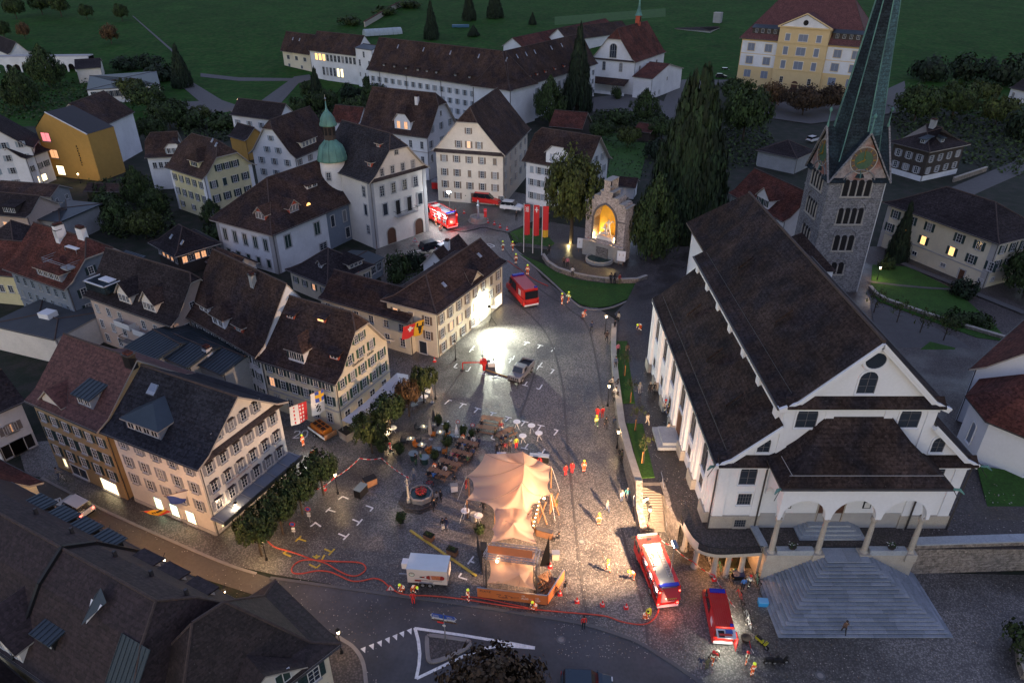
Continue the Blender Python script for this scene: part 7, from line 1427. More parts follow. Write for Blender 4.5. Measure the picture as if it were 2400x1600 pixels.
for x,y,w,h,l in ((1430,1593,.5,.2,'x'),):pass
def redvan(label,p,rot,sc_,open_back=False):
 t=car(label,p,rot,6.0,2.0,2.35,'van',CRED,'fire_van','van',sc_=sc_);m=MB()
 for i in range(9):m.box(-2.6,1.2,-.8+i*.2,-.74+i*.2,2.36,2.41,CRED)
 m.obj('roof_ribs',t)
 m=MB();m.box(1.2,1.6,-.75,.75,2.37,2.55,BLUEL);m.box(-2.7,-2.5,-.8,-.5,2.37,2.55,BLUEL);m.obj('blue_light_bar',t)
 for s_ in (-1,1):
  for z in (1.25,1.4,1.55,1.7,1.85):m=MB();m.box(-1.9,-1.2,s_*.96-.02,s_*.96+.02,z,z+.07,WHITEP);m.obj('stripe',t)
 if open_back:
  m=MB();m.extr([(-3.0,-.9,2.3),(-3.0,.9,2.3),(-3.9,.88,2.15),(-3.9,-.88,2.15)],(0,0,.06),CWHT);m.box(-3.5,-3.1,-.6,.05,2.37,2.42,mat('blue_print',(.05,.10,.35),.5,0));m.box(-3.75,-3.55,-.5,.7,2.35,2.40,mat('red_print',(.5,.05,.04),.5,0));m.box(-3.9,-3.2,.2,.75,2.33,2.37,CGL);m.obj('tailgate',t)
  for s_ in (-1,):m=MB();m.box(-3.9,-3.0,s_*1.05-.03,s_*1.05+.03,.4,2.1,CRED);m.obj('rear_door',t)
  m=MB();m.box(-3.05,-2.3,-.85,.85,.6,.65,STEEL);m.box(-3.15,-3.0,-.9,.9,.4,.58,WHITEP);m.obj('load_floor',t)
 return t
redvan('red fire service van with open white tailgate near the church steps',Vector((19.9,46.4,0)),R(86),.98,True)
redvan('red fire service van parked at the junction by the floodlit house',Vector((1.85,116.6,0)),R(111),1.5)
def engine(label,p,rot,sc_,doors=True,mast=7.2):
 t=empty('fire_engine',p,rot,label,'fire engine');t.scale=(sc_,)*3
 m=MB();layered(m,[(1.7,.55),(1.7,2.95),(3.55,2.9),(3.8,1.9),(3.85,.5)],[-1.2,-1.1,1.1,1.2],[.96,1,1,.96],CRED);m.obj('cab',t)
 m=MB();m.quad((3.83,-1.0,1.85),(3.83,1.0,1.85),(3.6,.98,2.75),(3.6,-.98,2.75),CGL);m.obj('windscreen',t)
 for s_ in (-1,1):
  for x0 in (1.95,2.85):m=MB();m.box(x0,x0+.7,s_*1.18-.03,s_*1.18+.03,1.7,2.6,CGL);m.obj('cab_window',t)
  m=MB();m.bar((3.7,s_*1.25,2.6),(3.9,s_*1.5,2.3),.06,.3,BLACK);m.obj('wing_mirror',t)
 m=MB();m.box(2.55,2.95,-.3,.3,2.96,3.02,BLACK);m.obj('roof_hatch',t);m=MB();m.box(.95,2.05,-.95,.95,2.98,3.08,mat('cover_grey',(.36,.34,.32),.6,.1));m.obj('roof_cover',t)
 m=MB();m.box(3.3,3.5,-1.1,1.1,2.97,3.12,STEEL);m.obj('front_light_bar',t)
 m=MB();m.box(-3.8,1.7,-1.15,1.15,.6,1.0,CRED);m.box(-3.8,1.7,-1.15,-.85,2.7,3.1,CRED);m.box(-3.8,1.7,.85,1.15,2.7,3.1,CRED);m.box(-3.8,1.6,-.85,.85,2.75,2.85,CGRY);m.box(1.5,1.7,-1.15,1.15,.6,2.9,CRED);m.box(-3.7,1.5,-.15,.15,1.0,2.75,CGRY)
 for x in (-3.8,-2.05,-.3):m.box(x-.0,x+.12,-1.15,1.15,.6,2.75,CRED)
 m.box(-3.8,1.5,-1.16,-.5,.6,2.7,CRED);m.obj('body',t)
 random.seed(4)
 for i,x in enumerate((-3.6,-1.85,-.1)):
  m=MB();m.box(x,x+1.5,.15,.2,1.0,2.65,STEEL)
  for _ in range(12):a=x+random.random()*1.25;z=random.choice((1.02,1.55,2.1));m.box(a,a+.2,.4,.4+random.uniform(.3,.65),z,z+random.uniform(.25,.45),random.choice((CRED,WHITEP,CGRY,BLACK,PAINY)))
  for z in (1.5,2.05):m.box(x,x+1.55,.2,1.1,z,z+.04,STEEL)
  m.obj('equipment_locker',t);m=MB();m.box(x+.1,x+1.4,1.0,1.06,2.62,2.68,LWHT);m.obj('locker_light',t)
 m=MB();
 for y in (.35,.75):m.bar((-2.6,-y,3.1),(1.3,-y,3.1),.06,.08,STEEL)
 for i in range(12):m.bar((-2.4+i*.32,-.35,3.1),(-2.4+i*.32,-.75,3.1),.05,.05,STEEL)
 m.obj('roof_ladder',t)
 m=MB();m.box(-1.0,.8,.35,.6,2.86,3.05,CWHT);[m.box(-1.0+i*.18,-.9+i*.18,.36,.62,3.0,3.1,CRED) for i in range(10)];m.box(.2,.9,-.25,.25,2.86,3.0,mat('mesh_grey',(.12,.12,.10),.8,.2));m.box(-1.6,-.9,.68,.8,2.86,3.05,CGL);m.obj('roof_gear',t)
 if doors:
  m=MB();m.extr([(-3.82,-.85,2.95),(-3.82,.75,2.95),(-5.1,.6,2.7),(-5.1,-.7,2.7)],(0,0,.06),CRED);[m.box(-5.0,-4.88,-.3+i*.2,-.2+i*.2,2.78,2.81,PAINY) for i in range(5)];m.obj('rear_flap',t)
 m=MB();m.box(-3.85,-3.8,-.75,.75,1.0,2.6,CGRY);m.box(-3.9,-3.7,-.4,.4,1.2,1.7,STEEL);m.box(-3.88,-3.8,-1.15,-.8,.6,2.7,CRED);m.box(-3.88,-3.8,.8,1.15,.6,2.7,CRED);m.box(-4.0,-3.8,-1.1,1.1,.45,.6,WHITEP);m.obj('rear_panel',t)
 for y in (-1.0,1.0):
  for z in (.8,2.5):m=MB();m.box(-3.93,-3.88,y-.1,y+.1,z,z+.15,LRED);m.obj('tail_light',t)
 m=MB();m.box(-3.75,-3.35,-1.0,1.0,3.1,3.2,BLUEL);m.obj('blue_light_bar',t)
 wheels(t,(2.7,-1.9),1.02,.5,.3)
 m=MB();m.tube([(-2.3,-.55,2.85),(-2.3,-.55,mast)],.05,STEEL,6);m.obj('light_mast',t)
 m=MB();m.box(-2.75,-1.85,-.75,-.35,mast,mast+.28,BLUEG);m.box(-2.7,-1.9,-.34,-.33,mast+.03,mast+.25,LWHT);m.obj('mast_lamp',t);return t
FE=engine('red fire engine with open lockers, raised rear flap and mast near the church arcade',Vector((14.75,51.35,0)),R(98.5),.98)
E2=engine('red fire engine with glowing side lockers half hidden behind the town hall',Vector((-16.2,154.5,0)),R(126),1.25,False,6.2)
t=empty('pickup_truck',W(1222,880),R(243),'grey battered pickup with open black load bed on the square','pickup truck');t.scale=(1.12,)*3
m=MB();layered(m,[(-2.3,.45),(-2.3,1.1),(2.2,1.15),(2.35,.9),(2.35,.45)],[-.9,-.82,.82,.9],[.97,1,1,.97],CGRY);m.obj('body',t)
m=MB();layered(m,[(-.3,1.1),(-.2,1.85),(.75,1.85),(1.25,1.15)],[-.8,-.75,.75,.8],[.92,1,1,.92],CGRY);m.obj('cabin',t)
m=MB();m.quad((.82,-.62,1.8),(.82,.62,1.8),(1.27,.68,1.2),(1.27,-.68,1.2),CGL);m.obj('windscreen',t);m=MB();m.box(-.05,.7,.8,.83,1.2,1.7,CGL);m.box(-.05,.7,-.83,-.8,1.2,1.7,CGL);m.obj('side_window',t)
m=MB();m.box(-2.25,-.4,-.82,.82,1.1,1.2,BLACK);m.box(-2.3,-2.2,-.85,.85,1.1,1.5,CGRY);m.box(-2.3,-.3,-.88,-.82,1.1,1.5,CGRY);m.box(-2.3,-.3,.82,.88,1.1,1.5,CGRY);m.obj('load_bed',t)
m=MB();[m.box(2.34,2.38,-.7+i*.3,-.55+i*.3,.65,1.0,BLACK) for i in range(5)];m.box(2.3,2.5,-.85,.85,.4,.55,BLACK);m.obj('grille',t);wheels(t,(1.5,-1.4),.82,.4,.25)
t=empty('red_trailer',W(1036,446),R(-15),'red box trailer with grey top behind the town hall corner','trailer');m=MB();m.box(-1.9,1.9,-1.1,1.1,.5,1.9,CRED);m.obj('box',t);m=MB();m.box(-1.95,1.95,-1.15,1.15,1.9,2.3,CGRY);m.obj('cover',t);wheels(t,(0,),1.0,.35);t.scale=(1.2,)*3
t=empty('flatbed_trailer',W(757,1018),R(-42),'flatbed trailer carrying an orange generator crate beside the inn','trailer');m=MB();m.box(-1.9,1.9,-.95,.95,.5,.6,WOOD);m.box(-1.9,1.9,-.98,-.92,.6,.95,WHITEP);m.box(-1.9,1.9,.92,.98,.6,.95,STEEL);m.box(1.86,1.92,-.95,.95,.5,1.3,WOOD);m.box(-1.92,-1.86,-.95,.95,.5,1.0,WOOD);m.obj('flatbed',t)
ORC=mat('orange_crate',(.55,.16,.02),.6,.1,2);m=MB();m.box(-1.5,1.3,-.7,.7,.6,1.5,ORC);[m.box(-1.3+i*.9,-.7+i*.9,-.5,.5,1.5,1.6,mat('crate_dark',(.05,.02,.01),.8,.1)) for i in range(3)];[m.bar((-1.5+i*.93,-.72,.7),(-1.5+i*.93,-.72,1.5),.06,.05,WOOD) for i in range(4)];m.bar((-1.5,0,1.62),(1.3,0,1.62),.1,.08,ORC);tag(m.obj('crate'),'bright orange crate with black clasps on the flatbed trailer','crate').matrix_world=Matrix.Translation(t.location)@Matrix.Rotation(R(-42),4,'Z');wheels(t,(-.3,),.95,.3)
t=empty('drinks_trailer',Vector((-8.5,51.3,0)),R(-5.5),'white drinks trailer with a red bottle picture and tandem wheels','trailer');m=MB();m.box(-2.05,2.05,-1.05,1.05,.55,2.45,mat('trailer_white',(.62,.56,.52),.6,.04));m.obj('box',t);m=MB();m.box(-2.08,2.08,-1.08,1.08,2.45,2.52,mat('trailer_roof',(.55,.62,.66),.5,.05));m.obj('roof',t);m=MB();m.box(-2.75,-2.06,-.3,.45,1.6,2.35,WHITEP);m.box(-2.77,-2.74,-.25,.4,1.65,2.1,BLACK);m.obj('cooling_unit',t)
m=MB();m.bar((-3.2,0,.5),(-2,0,.55),.1,.1,STEEL);m.obj('drawbar',t);wheels(t,(.25,-.5),1.0,.32);m=MB();m.tube([(-.95,-1.12,.4),(-.8,-1.12,.72),(.5,-1.12,.72),(.7,-1.12,.4)],.07,STEEL,5);m.obj('mudguard',t)
BOT=mat('bottle_red',(.28,.02,.02),.5,0);m=MB();y=-1.07
def flatpoly(pts,mm,dy=0):m.add([(x,y-dy,z) for x,z in pts],[tuple(range(len(pts)))],mm)
flatpoly([(-.75,1.55),(-.1,1.6),(.15,1.75),(1.55,1.8),(1.75,1.7),(1.8,1.5),(1.75,1.3),(1.55,1.2),(.15,1.2),(-.1,1.35),(-.75,1.4)],BOT)
flatpoly([(.45,1.22),(1.3,1.22),(1.4,1.78),(.35,1.75)],mat('label_orange',(.5,.17,.08),.5,.3,6),.004);flatpoly([(.35,1.22),(.5,1.22),(.42,1.76),(.28,1.73)],mat('label_pale',(.6,.4,.38),.5,0),.006);flatpoly([(-.75,1.4),(-.5,1.41),(-.5,1.56),(-.75,1.55)],BLACK,.004);flatpoly([(-.15+.1*math.cos(i*.7),1.48+.1*math.sin(i*.7)) for i in range(9)],FRAME,.005)
m.obj('bottle_print',t);m=MB();flatpoly([(-1.55+.3*math.cos(i*.4),1.75+.3*math.sin(i*.4)) for i in range(16)],mat('emblem_green',(.03,.09,.05),.5,0));flatpoly([(-1.55+.24*math.cos(i*.4),1.75+.24*math.sin(i*.4)) for i in range(16)],mat('emblem_pale',(.6,.66,.58),.5,0),.004);flatpoly([(-1.72,1.83),(-1.38,1.83),(-1.47,1.92),(-1.63,1.92)],BOT,.007);m.obj('round_emblem',t)
m=MB();flatpoly([(-1.3,.82),(-.65,.82),(-.6,1.05),(-1.25,1.05)],BOT);m.obj('red_badge',t)
text3('lettering','erfrischend us Schwyzerland',Matrix.Translation((-.55,-1.075,1.0)),.17,ORTX,t)
text3('lettering','brauerei',Matrix.Translation((.2,-1.075,.83)),.12,ORTX,t)
# people
SKIN=mat('skin',(.42,.26,.19),.6,0)
def pose(k):
 """joints: name -> (x, y, z, r); facing -y"""
 J=dict(hip=(0,0,.95,.125),waist=(0,0,1.1,.115),chest=(0,.0,1.32,.14),neck=(0,0,1.5,.055),jaw=(0,-.02,1.57,.075),head=(0,-.01,1.67,.095),top=(0,0,1.74,.06),sl=(.19,0,1.42,.065),el=(.25,.02,1.15,.048),wl=(.25,-.06,.92,.034),fl=(.25,-.09,.84,.036),sr=(-.19,0,1.42,.065),er=(-.25,.02,1.15,.048),wr=(-.25,-.06,.92,.034),fr=(-.25,-.09,.84,.036),ul=(.1,0,.88,.09),kl=(.11,-.02,.5,.065),al=(.11,.02,.1,.045),tl=(.12,-.13,.04,.042),ur=(-.1,0,.88,.09),kr=(-.11,-.02,.5,.065),ar=(-.11,.02,.1,.045),tr=(-.12,-.13,.04,.042))
 def up(**a):
  for n,v in a.items():J[n]=(*v,J[n][3])
 if k=='walk':up(kl=(.11,-.2,.52),al=(.11,-.26,.11),tl=(.12,-.4,.05),kr=(-.11,.05,.5),ar=(-.11,.3,.16),tr=(-.12,.2,.04),el=(.27,.14,1.17),wl=(.26,.1,.95),fl=(.26,.07,.88),er=(-.27,-.1,1.17),wr=(-.24,-.28,1.02),fr=(-.23,-.34,.98))
 if k=='reach':up(el=(.26,-.2,1.25),wl=(.18,-.44,1.22),fl=(.16,-.52,1.22),er=(-.26,-.2,1.25),wr=(-.18,-.44,1.22),fr=(-.16,-.52,1.22),kl=(.16,-.1,.5),kr=(-.14,.05,.5))
 if k=='sit':
  d=-.43
  for n in ('hip','waist','chest','neck','jaw','head','top','sl','sr','ul','ur'):x,y,z,r=J[n];J[n]=(x,y+.05,z+d,r)
  up(kl=(.13,-.42,.5),al=(.13,-.42,.1),tl=(.13,-.57,.04),kr=(-.13,-.42,.5),ar=(-.13,-.42,.1),tr=(-.13,-.57,.04),el=(.26,-.12,.75),wl=(.15,-.36,.74),fl=(.12,-.43,.75),er=(-.26,-.12,.75),wr=(-.15,-.36,.74),fr=(-.12,-.43,.75))
 if k=='crouch':
  up(hip=(0,.15,.45),waist=(0,.1,.58),chest=(0,-.1,.78),neck=(0,-.22,.92),jaw=(0,-.27,.97),head=(0,-.3,1.06),top=(0,-.31,1.13),sl=(.19,-.14,.86),sr=(-.19,-.14,.86),el=(.26,-.3,.62),wl=(.15,-.46,.42),fl=(.12,-.5,.34),er=(-.26,-.3,.62),wr=(-.15,-.46,.42),fr=(-.12,-.5,.34),ul=(.1,.13,.4),kl=(.16,-.28,.52),al=(.14,-.02,.1),tl=(.14,-.18,.04),ur=(-.1,.13,.4),kr=(-.16,-.3,.3),ar=(-.14,.22,.1),tr=(-.14,.08,.04))
 if k=='bend':
  up(waist=(0,-.08,1.05),chest=(0,-.32,1.12),neck=(0,-.48,1.18),jaw=(0,-.54,1.17),head=(0,-.62,1.2),top=(0,-.69,1.22),sl=(.19,-.38,1.14),sr=(-.19,-.38,1.14),el=(.25,-.46,.86),wl=(.18,-.58,.64),fl=(.16,-.62,.56),er=(-.25,-.46,.86),wr=(-.18,-.58,.64),fr=(-.16,-.62,.56),kl=(.13,-.05,.48),kr=(-.13,.02,.48))
 return J
BN=[('hip','waist',0),('waist','chest',0),('chest','neck',0),('neck','jaw',2),('jaw','head',2),('head','top',2),('chest','sl',0),('sl','el',0),('el','wl',0),('wl','fl',2),('chest','sr',0),('sr','er',0),('er','wr',0),('wr','fr',2),('hip','ul',1),('ul','kl',1),('kl','al',1),('al','tl',3),('hip','ur',1),('ur','kr',1),('kr','ar',1),('ar','tr',3)]
_pm={}
def bodymesh(k):
 if k in _pm:return _pm[k]
 J=pose(k);N=list(J);jj=[((J[n][0],J[n][1],J[n][2]),J[n][3]) for n in N]
 me=skin('body',jj,[(N.index(a),N.index(b)) for a,b,_ in BN],sub=1)
 me.materials.clear();[me.materials.append(m) for m in (SHGY,BLACK,SKIN,BLACK)]
 seg=[(Vector(J[a][:3]),Vector(J[b][:3]),J[a][3],J[b][3],s) for a,b,s in BN];mi=[]
 for p in me.polygons:
  c=p.center;best=None
  for a,b,ra,rb,s in seg:
   d=b-a;t=max(0,min(1,(c-a).dot(d)/d.length_squared));q=(c-(a+d*t)).length/(ra+(rb-ra)*t)
   if best is None or q<best[0]:best=(q,s)
  mi.append(best[1])
 me.polygons.foreach_set('material_index',mi)
 import bmesh
 bm=bmesh.new();bm.from_mesh(me)
 def cone(a,b,r,slot):
  a=Vector(a);b=Vector(b);t=(b-a).normalized();x=t.orthogonal().normalized()*r;y=t.cross(x);v=[bm.verts.new(a+x),bm.verts.new(a+y),bm.verts.new(a-x),bm.verts.new(a-y)];w=[bm.verts.new(b+q*.6) for q in (x,y,-x,-y)]
  for i in range(4):f=bm.faces.new((v[i],v[(i+1)%4],w[(i+1)%4],w[i]));f.material_index=slot
  f=bm.faces.new(w);f.material_index=slot
 for h_,w_ in (('fl','wl'),('fr','wr')):
  a=Vector(J[h_][:3]);d=(a-Vector(J[w_][:3])).normalized();s_=d.cross(Vector((0,0,1))) if abs(d.z)<.9 else Vector((0,1,0));s_.normalize()
  for i,l in enumerate((.07,.08,.075,.06)):o=a+s_*(i-1.5)*.016+d*.02;cone(o,o+d*l+Vector((0,-.015,0)),.009,2)
  o=a-d*.02-s_*.03;cone(o,o+d*.05-s_*.03,.01,2)
 hd=Vector(J['head'][:3]);fw=(Vector((0,-1,0)) if k!='bend' else Vector((0,-.4,-.9))).normalized();cone(hd+fw*.08+Vector((0,0,-.015)),hd+fw*.125+Vector((0,0,-.03)),.018,2)
 for sx in (-.035,.035):cone(hd+fw*.085+Vector((sx,0,.015)),hd+fw*.098+Vector((sx,0,.015)),.012,3)
 cone(hd+fw*.075+Vector((-.02,0,-.06)),hd+fw*.092+Vector((-.0,0,-.06)),.014,3)
 for sx in (-.095,.095):cone(hd+Vector((sx*.9,0,-.01)),hd+Vector((sx*1.15,.02,.0)),.022,2)
 bm.to_mesh(me);bm.free();_pm[k]=me;return me
_hm={}
def head_cover(k,kind,m_):
 key=(k,kind,m_.name)
 if key in _hm:return _hm[key]
 J=pose(k);c=Vector(J['head'][:3]);up=(Vector(J['top'][:3])-c).normalized();b=MB()
 if kind=='helmet':pr=[(.15,-.01),(.155,.02),(.135,.08),(.10,.125),(.03,.15)]
 elif kind=='long':pr=[(.10,-.2),(.112,-.1),(.118,.0),(.112,.06),(.08,.11),(.02,.125)]
 else:pr=[(.105,-.03),(.112,.03),(.10,.08),(.06,.115),(.015,.122)]
 b.lathe(pr,m_,10);q=Vector((0,0,1)).rotation_difference(up).to_matrix().to_4x4();b.xf(Matrix.Translation(c+Vector((0,.018,.0)))@q);_hm[key]=b.mesh('helmet' if kind=='helmet' else 'hair',True);return _hm[key]
_bm={}
def bands(k):
 if k in _bm:return _bm[k]
 J=pose(k);b=MB();RB=mat('reflective_band',(.75,.75,.62),.4,0,emit=(.9,.9,.7),estr=.12)  # faint glow put into the bands in place of reflected light
 for a,c,t,r in (('waist','chest',.2,.16),('waist','chest',.85,.175),('kl','al',.35,.085),('kr','ar',.35,.085),('el','wl',.5,.062),('er','wr',.5,.062)):
  A_,C_=Vector(J[a][:3]),Vector(J[c][:3]);p=A_.lerp(C_,t);d=(C_-A_).normalized();n=len(b.v);b.lathe([(r,-.03),(r,.03)],RB,10,cap=False);b.xf(Matrix.Translation(p)@Vector((0,0,1)).rotation_difference(d).to_matrix().to_4x4(),n)
 _bm[k]=b.mesh('reflective_bands');return _bm[k]
CL={}
def cloth(n):
 D=dict(org=(.75,.13,.03),red=(.62,.03,.03),yel=(.55,.60,.05),blk=(.02,.02,.025),nav=(.03,.04,.09),gry=(.22,.22,.24),wht=(.62,.6,.58),crm=(.55,.48,.38),blu=(.05,.16,.45),grn=(.05,.12,.06),brn=(.12,.07,.05),pnk=(.55,.15,.2),tea=(.1,.35,.36),dkr=(.22,.03,.04),jen=(.07,.10,.18),oli=(.12,.12,.07))
 if n not in CL:CL[n]=mat('cloth_'+n,D[n],.85,0)
 return CL[n]
HELM=mat('helmet_lime',(.62,.72,.04),.4,0,emit=(.6,.75,.05),estr=.1);HAIR=mat('hair_dark',(.03,.02,.015),.8,0);HAIRB=mat('hair_grey',(.25,.22,.18),.8,0)
def person(p,k,top,leg,hd,rot,label,s=1.0,z=0.0,group=None,band=None):
 o=empty('person',Vector((p.x,p.y,p.z+z)),R(rot),label,'person',group);o.scale=(s,)*3;b=link('body',bodymesh(k),o)
 for i,m_ in enumerate((cloth(top),cloth(leg),SKIN,BLACK)):b.material_slots[i].link='OBJECT';b.material_slots[i].material=m_
 if hd=='H':link('helmet',head_cover(k,'helmet',HELM),o)
 elif hd=='O':link('helmet',head_cover(k,'helmet',cloth('red')),o)
 else:c=head_cover(k,'long' if hd in 'lg' else 'short',HAIR if hd in 'sl' else HAIRB);link('hair',c,o)
 if band if band is not None else (hd in 'HO' or top in ('org',)):link('reflective_bands',bands(k),o)
 return o
def sY(Y):return 1.02+max(0,min(1,(Y-60)/55))*.3
PP=[('C7',36,862,'stand','org','org','H',200,'firefighter in orange standing at the corner of the curved lawn'),('C7',6,745,'walk','org','org','H',160,'firefighter in orange walking nearest the flagpoles'),('C6',2268,742,'stand','brn','org','H',30,'firefighter beside the painted number 20'),('C7',458,1232,'stand','org','org','H',60,'left firefighter of the pair on the upper kerb'),('C7',518,1218,'walk','yel','org','H',-60,'right firefighter of the pair on the upper kerb, yellow jacket'),('C7',652,1348,'crouch','org','org','O',90,'worker in orange crouching at the kerb by the lawn tip'),('C7',1180,1478,'bend','org','org','H',-60,'firefighter bending over a yellow hose near the church wall'),('C7',142,965,'stand','org','org','H',180,'firefighter whose helmet shows behind the upper red van'),('D3',38,985,'stand','yel','red','s',20,'paramedic in yellow jacket and red trousers by the high tables'),('D3',658,1200,'stand','org','org','H',10,'firefighter in orange standing alone on the drain line'),('D3',782,706,'stand','red','red','s',150,'left of two medics in red near the fountain recess'),('D3',828,706,'stand','red','red','s',-160,'right of two medics in red near the fountain recess'),('D3',772,788,'walk','yel','grn','H',10,'small figure in lime vest below the two medics'),('D3',490,1235,'stand','red','red','s',30,'left of two medics in red right of the tent'),('D3',550,1212,'stand','red','red','s',-20,'right of two medics in red right of the tent'),('D3',250,1128,'bend','red','red','s',0,'medic in red bending over the table behind the tent'),('D7',795,118,'stand','org','org','H',0,'firefighter in orange walking between tent and stairs'),('D7',876,548,'walk','org','org','H',40,'firefighter striding on the open cobbles left of the engine'),('D7',1118,620,'bend','org','org','H',-90,'firefighter at the open lockers of the fire engine'),('D7',1218,975,'crouch','org','org','H',60,'firefighter crouching at the hose behind the engine'),('D7',1262,945,'bend','yel','org','s',-30,'helper in lime vest at the rear of the fire engine'),('D7',655,1068,'stand','red','blk','s',10,'road warden in red vest standing on the asphalt edge'),('D7',212,892,'crouch','org','org','H',-80,'firefighter kneeling at the hose under the orange hoarding'),('D6',1950,822,'stand','org','red','H',-60,'firefighter at the left end of the orange hoarding'),('D6',1352,728,'crouch','org','org','H',-70,'firefighter crouching left beside the drinks trailer'),('D6',1440,745,'bend','org','org','H',60,'firefighter bending beside the trailer wheel'),('D6',1448,842,'stand','red','red','s',180,'medic in red on the road in front of the drinks trailer'),('D7',1832,1392,'walk','brn','org','O',150,'firefighter with dark jacket near the van tailgate, lower left'),('D7',1882,1335,'bend','brn','org','O',-30,'firefighter with dark jacket at the open van tailgate'),('D7',2145,1398,'stand','brn','org','O',60,'left firefighter of the pair by the scooter'),('D7',2200,1500,'stand','org','org','H',200,'firefighter with lime helmet, right of the pair by the scooter'),('D2',437,965,'stand','org','org','H',60,'firefighter with lit gear in the lane, upper one'),('D2',520,1068,'bend','org','org','H',60,'firefighter with lit gear in the lane, lower one'),('C6',1692,548,'crouch','org','red','O',90,'firefighter kneeling behind the distant engine'),('C6',1655,505,'stand','org','org','O',-60,'firefighter at the lit side of the distant engine'),('D7',425,262,'sit','blk','blk','s',-90,'seated person in black beside the tent'),('D7',487,742,'walk','blk','gry','s',200,'person in black jacket and pale trousers by the angled hoarding'),('D7',1722,1438,'stand','nav','gry','g',160,'grey haired onlooker in navy behind the van'),('D7',1785,1442,'stand','oli','oli','s',-160,'onlooker in olive coat behind the van'),('D7',2115,712,'stand','blu','blk','s',180,'person in bright blue jacket among the bicycles'),('D7',2172,690,'walk','gry','blk','O',120,'person with orange cap beside the blue jacket'),('D3',870,1565,'walk','gry','jen','g',30,'person in grey blue walking across the lamplit cobbles'),('D3',1005,1472,'stand','wht','jen','g',30,'person in white of the pair by the sloping wall'),('D3',1055,1452,'walk','tea','gry','g',-30,'person in turquoise of the pair by the sloping wall'),('D3',1240,768,'walk','crm','crm','l',20,'person all in cream walking along the church path'),('D3',1170,485,'stand','gry','gry','g',0,'pale figure standing on the church path'),('D3',1262,482,'stand','blk','blk','g',20,'left of the couple in black on the church path'),('D3',1300,482,'stand','blk','blk','g',-20,'right of the couple in black on the church path'),('D3',1402,645,'stand','dkr','blk','O',60,'person with red hat on the side door steps'),('D3',1440,662,'stand','yel','blk','s',90,'person in yellow on the side door steps'),('D3',1425,690,'stand','blk','blk','s',40,'person in black on the side door steps'),('D3',1428,855,'stand','crm','blk','s',30,'person in beige at the foot of the side steps'),('D3',990,1085,'stand','blk','blk','g',-20,'upper of two onlookers at the curved wall'),('D3',1004,1102,'stand','oli','blk','s',-60,'lower of two onlookers at the curved wall'),('D3',860,800,'walk','blk','blk','s',0,'cyclist in black near the wall recess'),('D3',965,745,'sit','blk','jen','s',-90,'person sitting in the wall recess'),('C7',340,772,'stand','blk','blk','s',0,'person in black at the upper end of the low garden wall'),('C7',475,885,'stand','brn','blk','s',0,'left of two women on the memorial terrace'),('C7',508,890,'stand','pnk','blk','g',0,'woman in pink coat on the memorial terrace'),('C7',905,1042,'stand','blk','blk','s',20,'left of three people at the low garden wall'),('C7',940,1045,'stand','blk','blk','l',-20,'middle of three people at the low garden wall'),('C7',985,1045,'stand','dkr','oli','s',40,'right of three people at the low garden wall, red jacket'),('C7',730,1488,'walk','nav','blk','s',180,'person in navy walking past the lamp post'),('C7',940,1472,'stand','blk','blk','s',60,'person in black behind the lamp wall'),('C7',975,1400,'stand','crm','blk','l',-60,'person in beige at the upper end of the lamp wall'),('C7',868,1575,'walk','brn','blk','s',0,'person in brown at the foot of the lamp post'),('C7',40,460,'stand','blk','blk','s',0,'distant person by the white parked car'),('D2',2215,1040,'stand','blk','blk','g',20,'left of four people standing behind the tent'),('D2',2256,1030,'stand','blk','blk','s',-20,'tall person in black, second of four behind the tent'),('D2',2286,1025,'stand','dkr','blk','s',10,'person in dark red, third of four behind the tent'),('D2',2328,1015,'stand','brn','blk','g',0,'grey haired person in brown, last of four behind the tent'),('D2',2255,838,'stand','dkr','wht','g',0,'person in white scarf standing among the picnic tables'),('D2',1665,1482,'stand','gry','blk','l',40,'left of two people beside the octagonal basin'),('D2',1700,1470,'stand','blk','blk','s',-40,'right of two people beside the octagonal basin'),('D2',1930,1355,'stand','dkr','dkr','g',60,'person in dark red coat left of the tent'),('D2',1828,1330,'stand','blk','gry','s',180,'person in black behind the cream box'),('D2',1455,1272,'stand','gry','jen','g',0,'person in grey beside the parked bicycles'),('D2',1470,1135,'stand','blk','grn','s',60,'left person at the round barrel tables'),('D2',1518,1118,'stand','grn','blk','g',-60,'right person at the round barrel tables'),('D2',1240,1042,'walk','red','blk','O',90,'cyclist in red on the square'),('D6',1718,162,'stand','blk','wht','s',30,'person in white trousers of the couple below the fountain'),('D6',1752,155,'stand','nav','jen','s',-30,'person in jeans of the couple below the fountain'),('D2',1440+200,1548,'walk','blk','blk','s',-40,'person in black on the fountain steps'),('D2',2090,1568,'walk','blk','blk','s',-40,'person in black under the edge of the tent'),('D1',550,1265,'walk','gry','jen','s',150,'person pushing a bicycle along the side street')]
FN=dict(C6=C6,C7=C7,C8=C8,D1=D1,D2=D2,D3=D3,D4=D4,D5=D5,D6=D6,D7=D7,D8=D8)
for f_,x,y,k,top,leg,hd,rot,lab in PP:
 px,py=FN[f_](x,y);z=0
 if f_=='D3' and x>1100 and y<1300:z=2.2-(y<500)*.8;z=tz(W(px,py,z).y);z+=.8 if 1390<x<1445 and y<700 else 0
 if f_=='D3' and x>1100 and 1390<x<1445 and y<700:pass
 p=W(px,py,z);person(p,k,top,leg,hd,rot,lab,sY(p.y))
person(W(*C7(555,935),.9),'sit','wht','blk','s',0,'person in white sitting on the low garden wall',1.25,-.4)
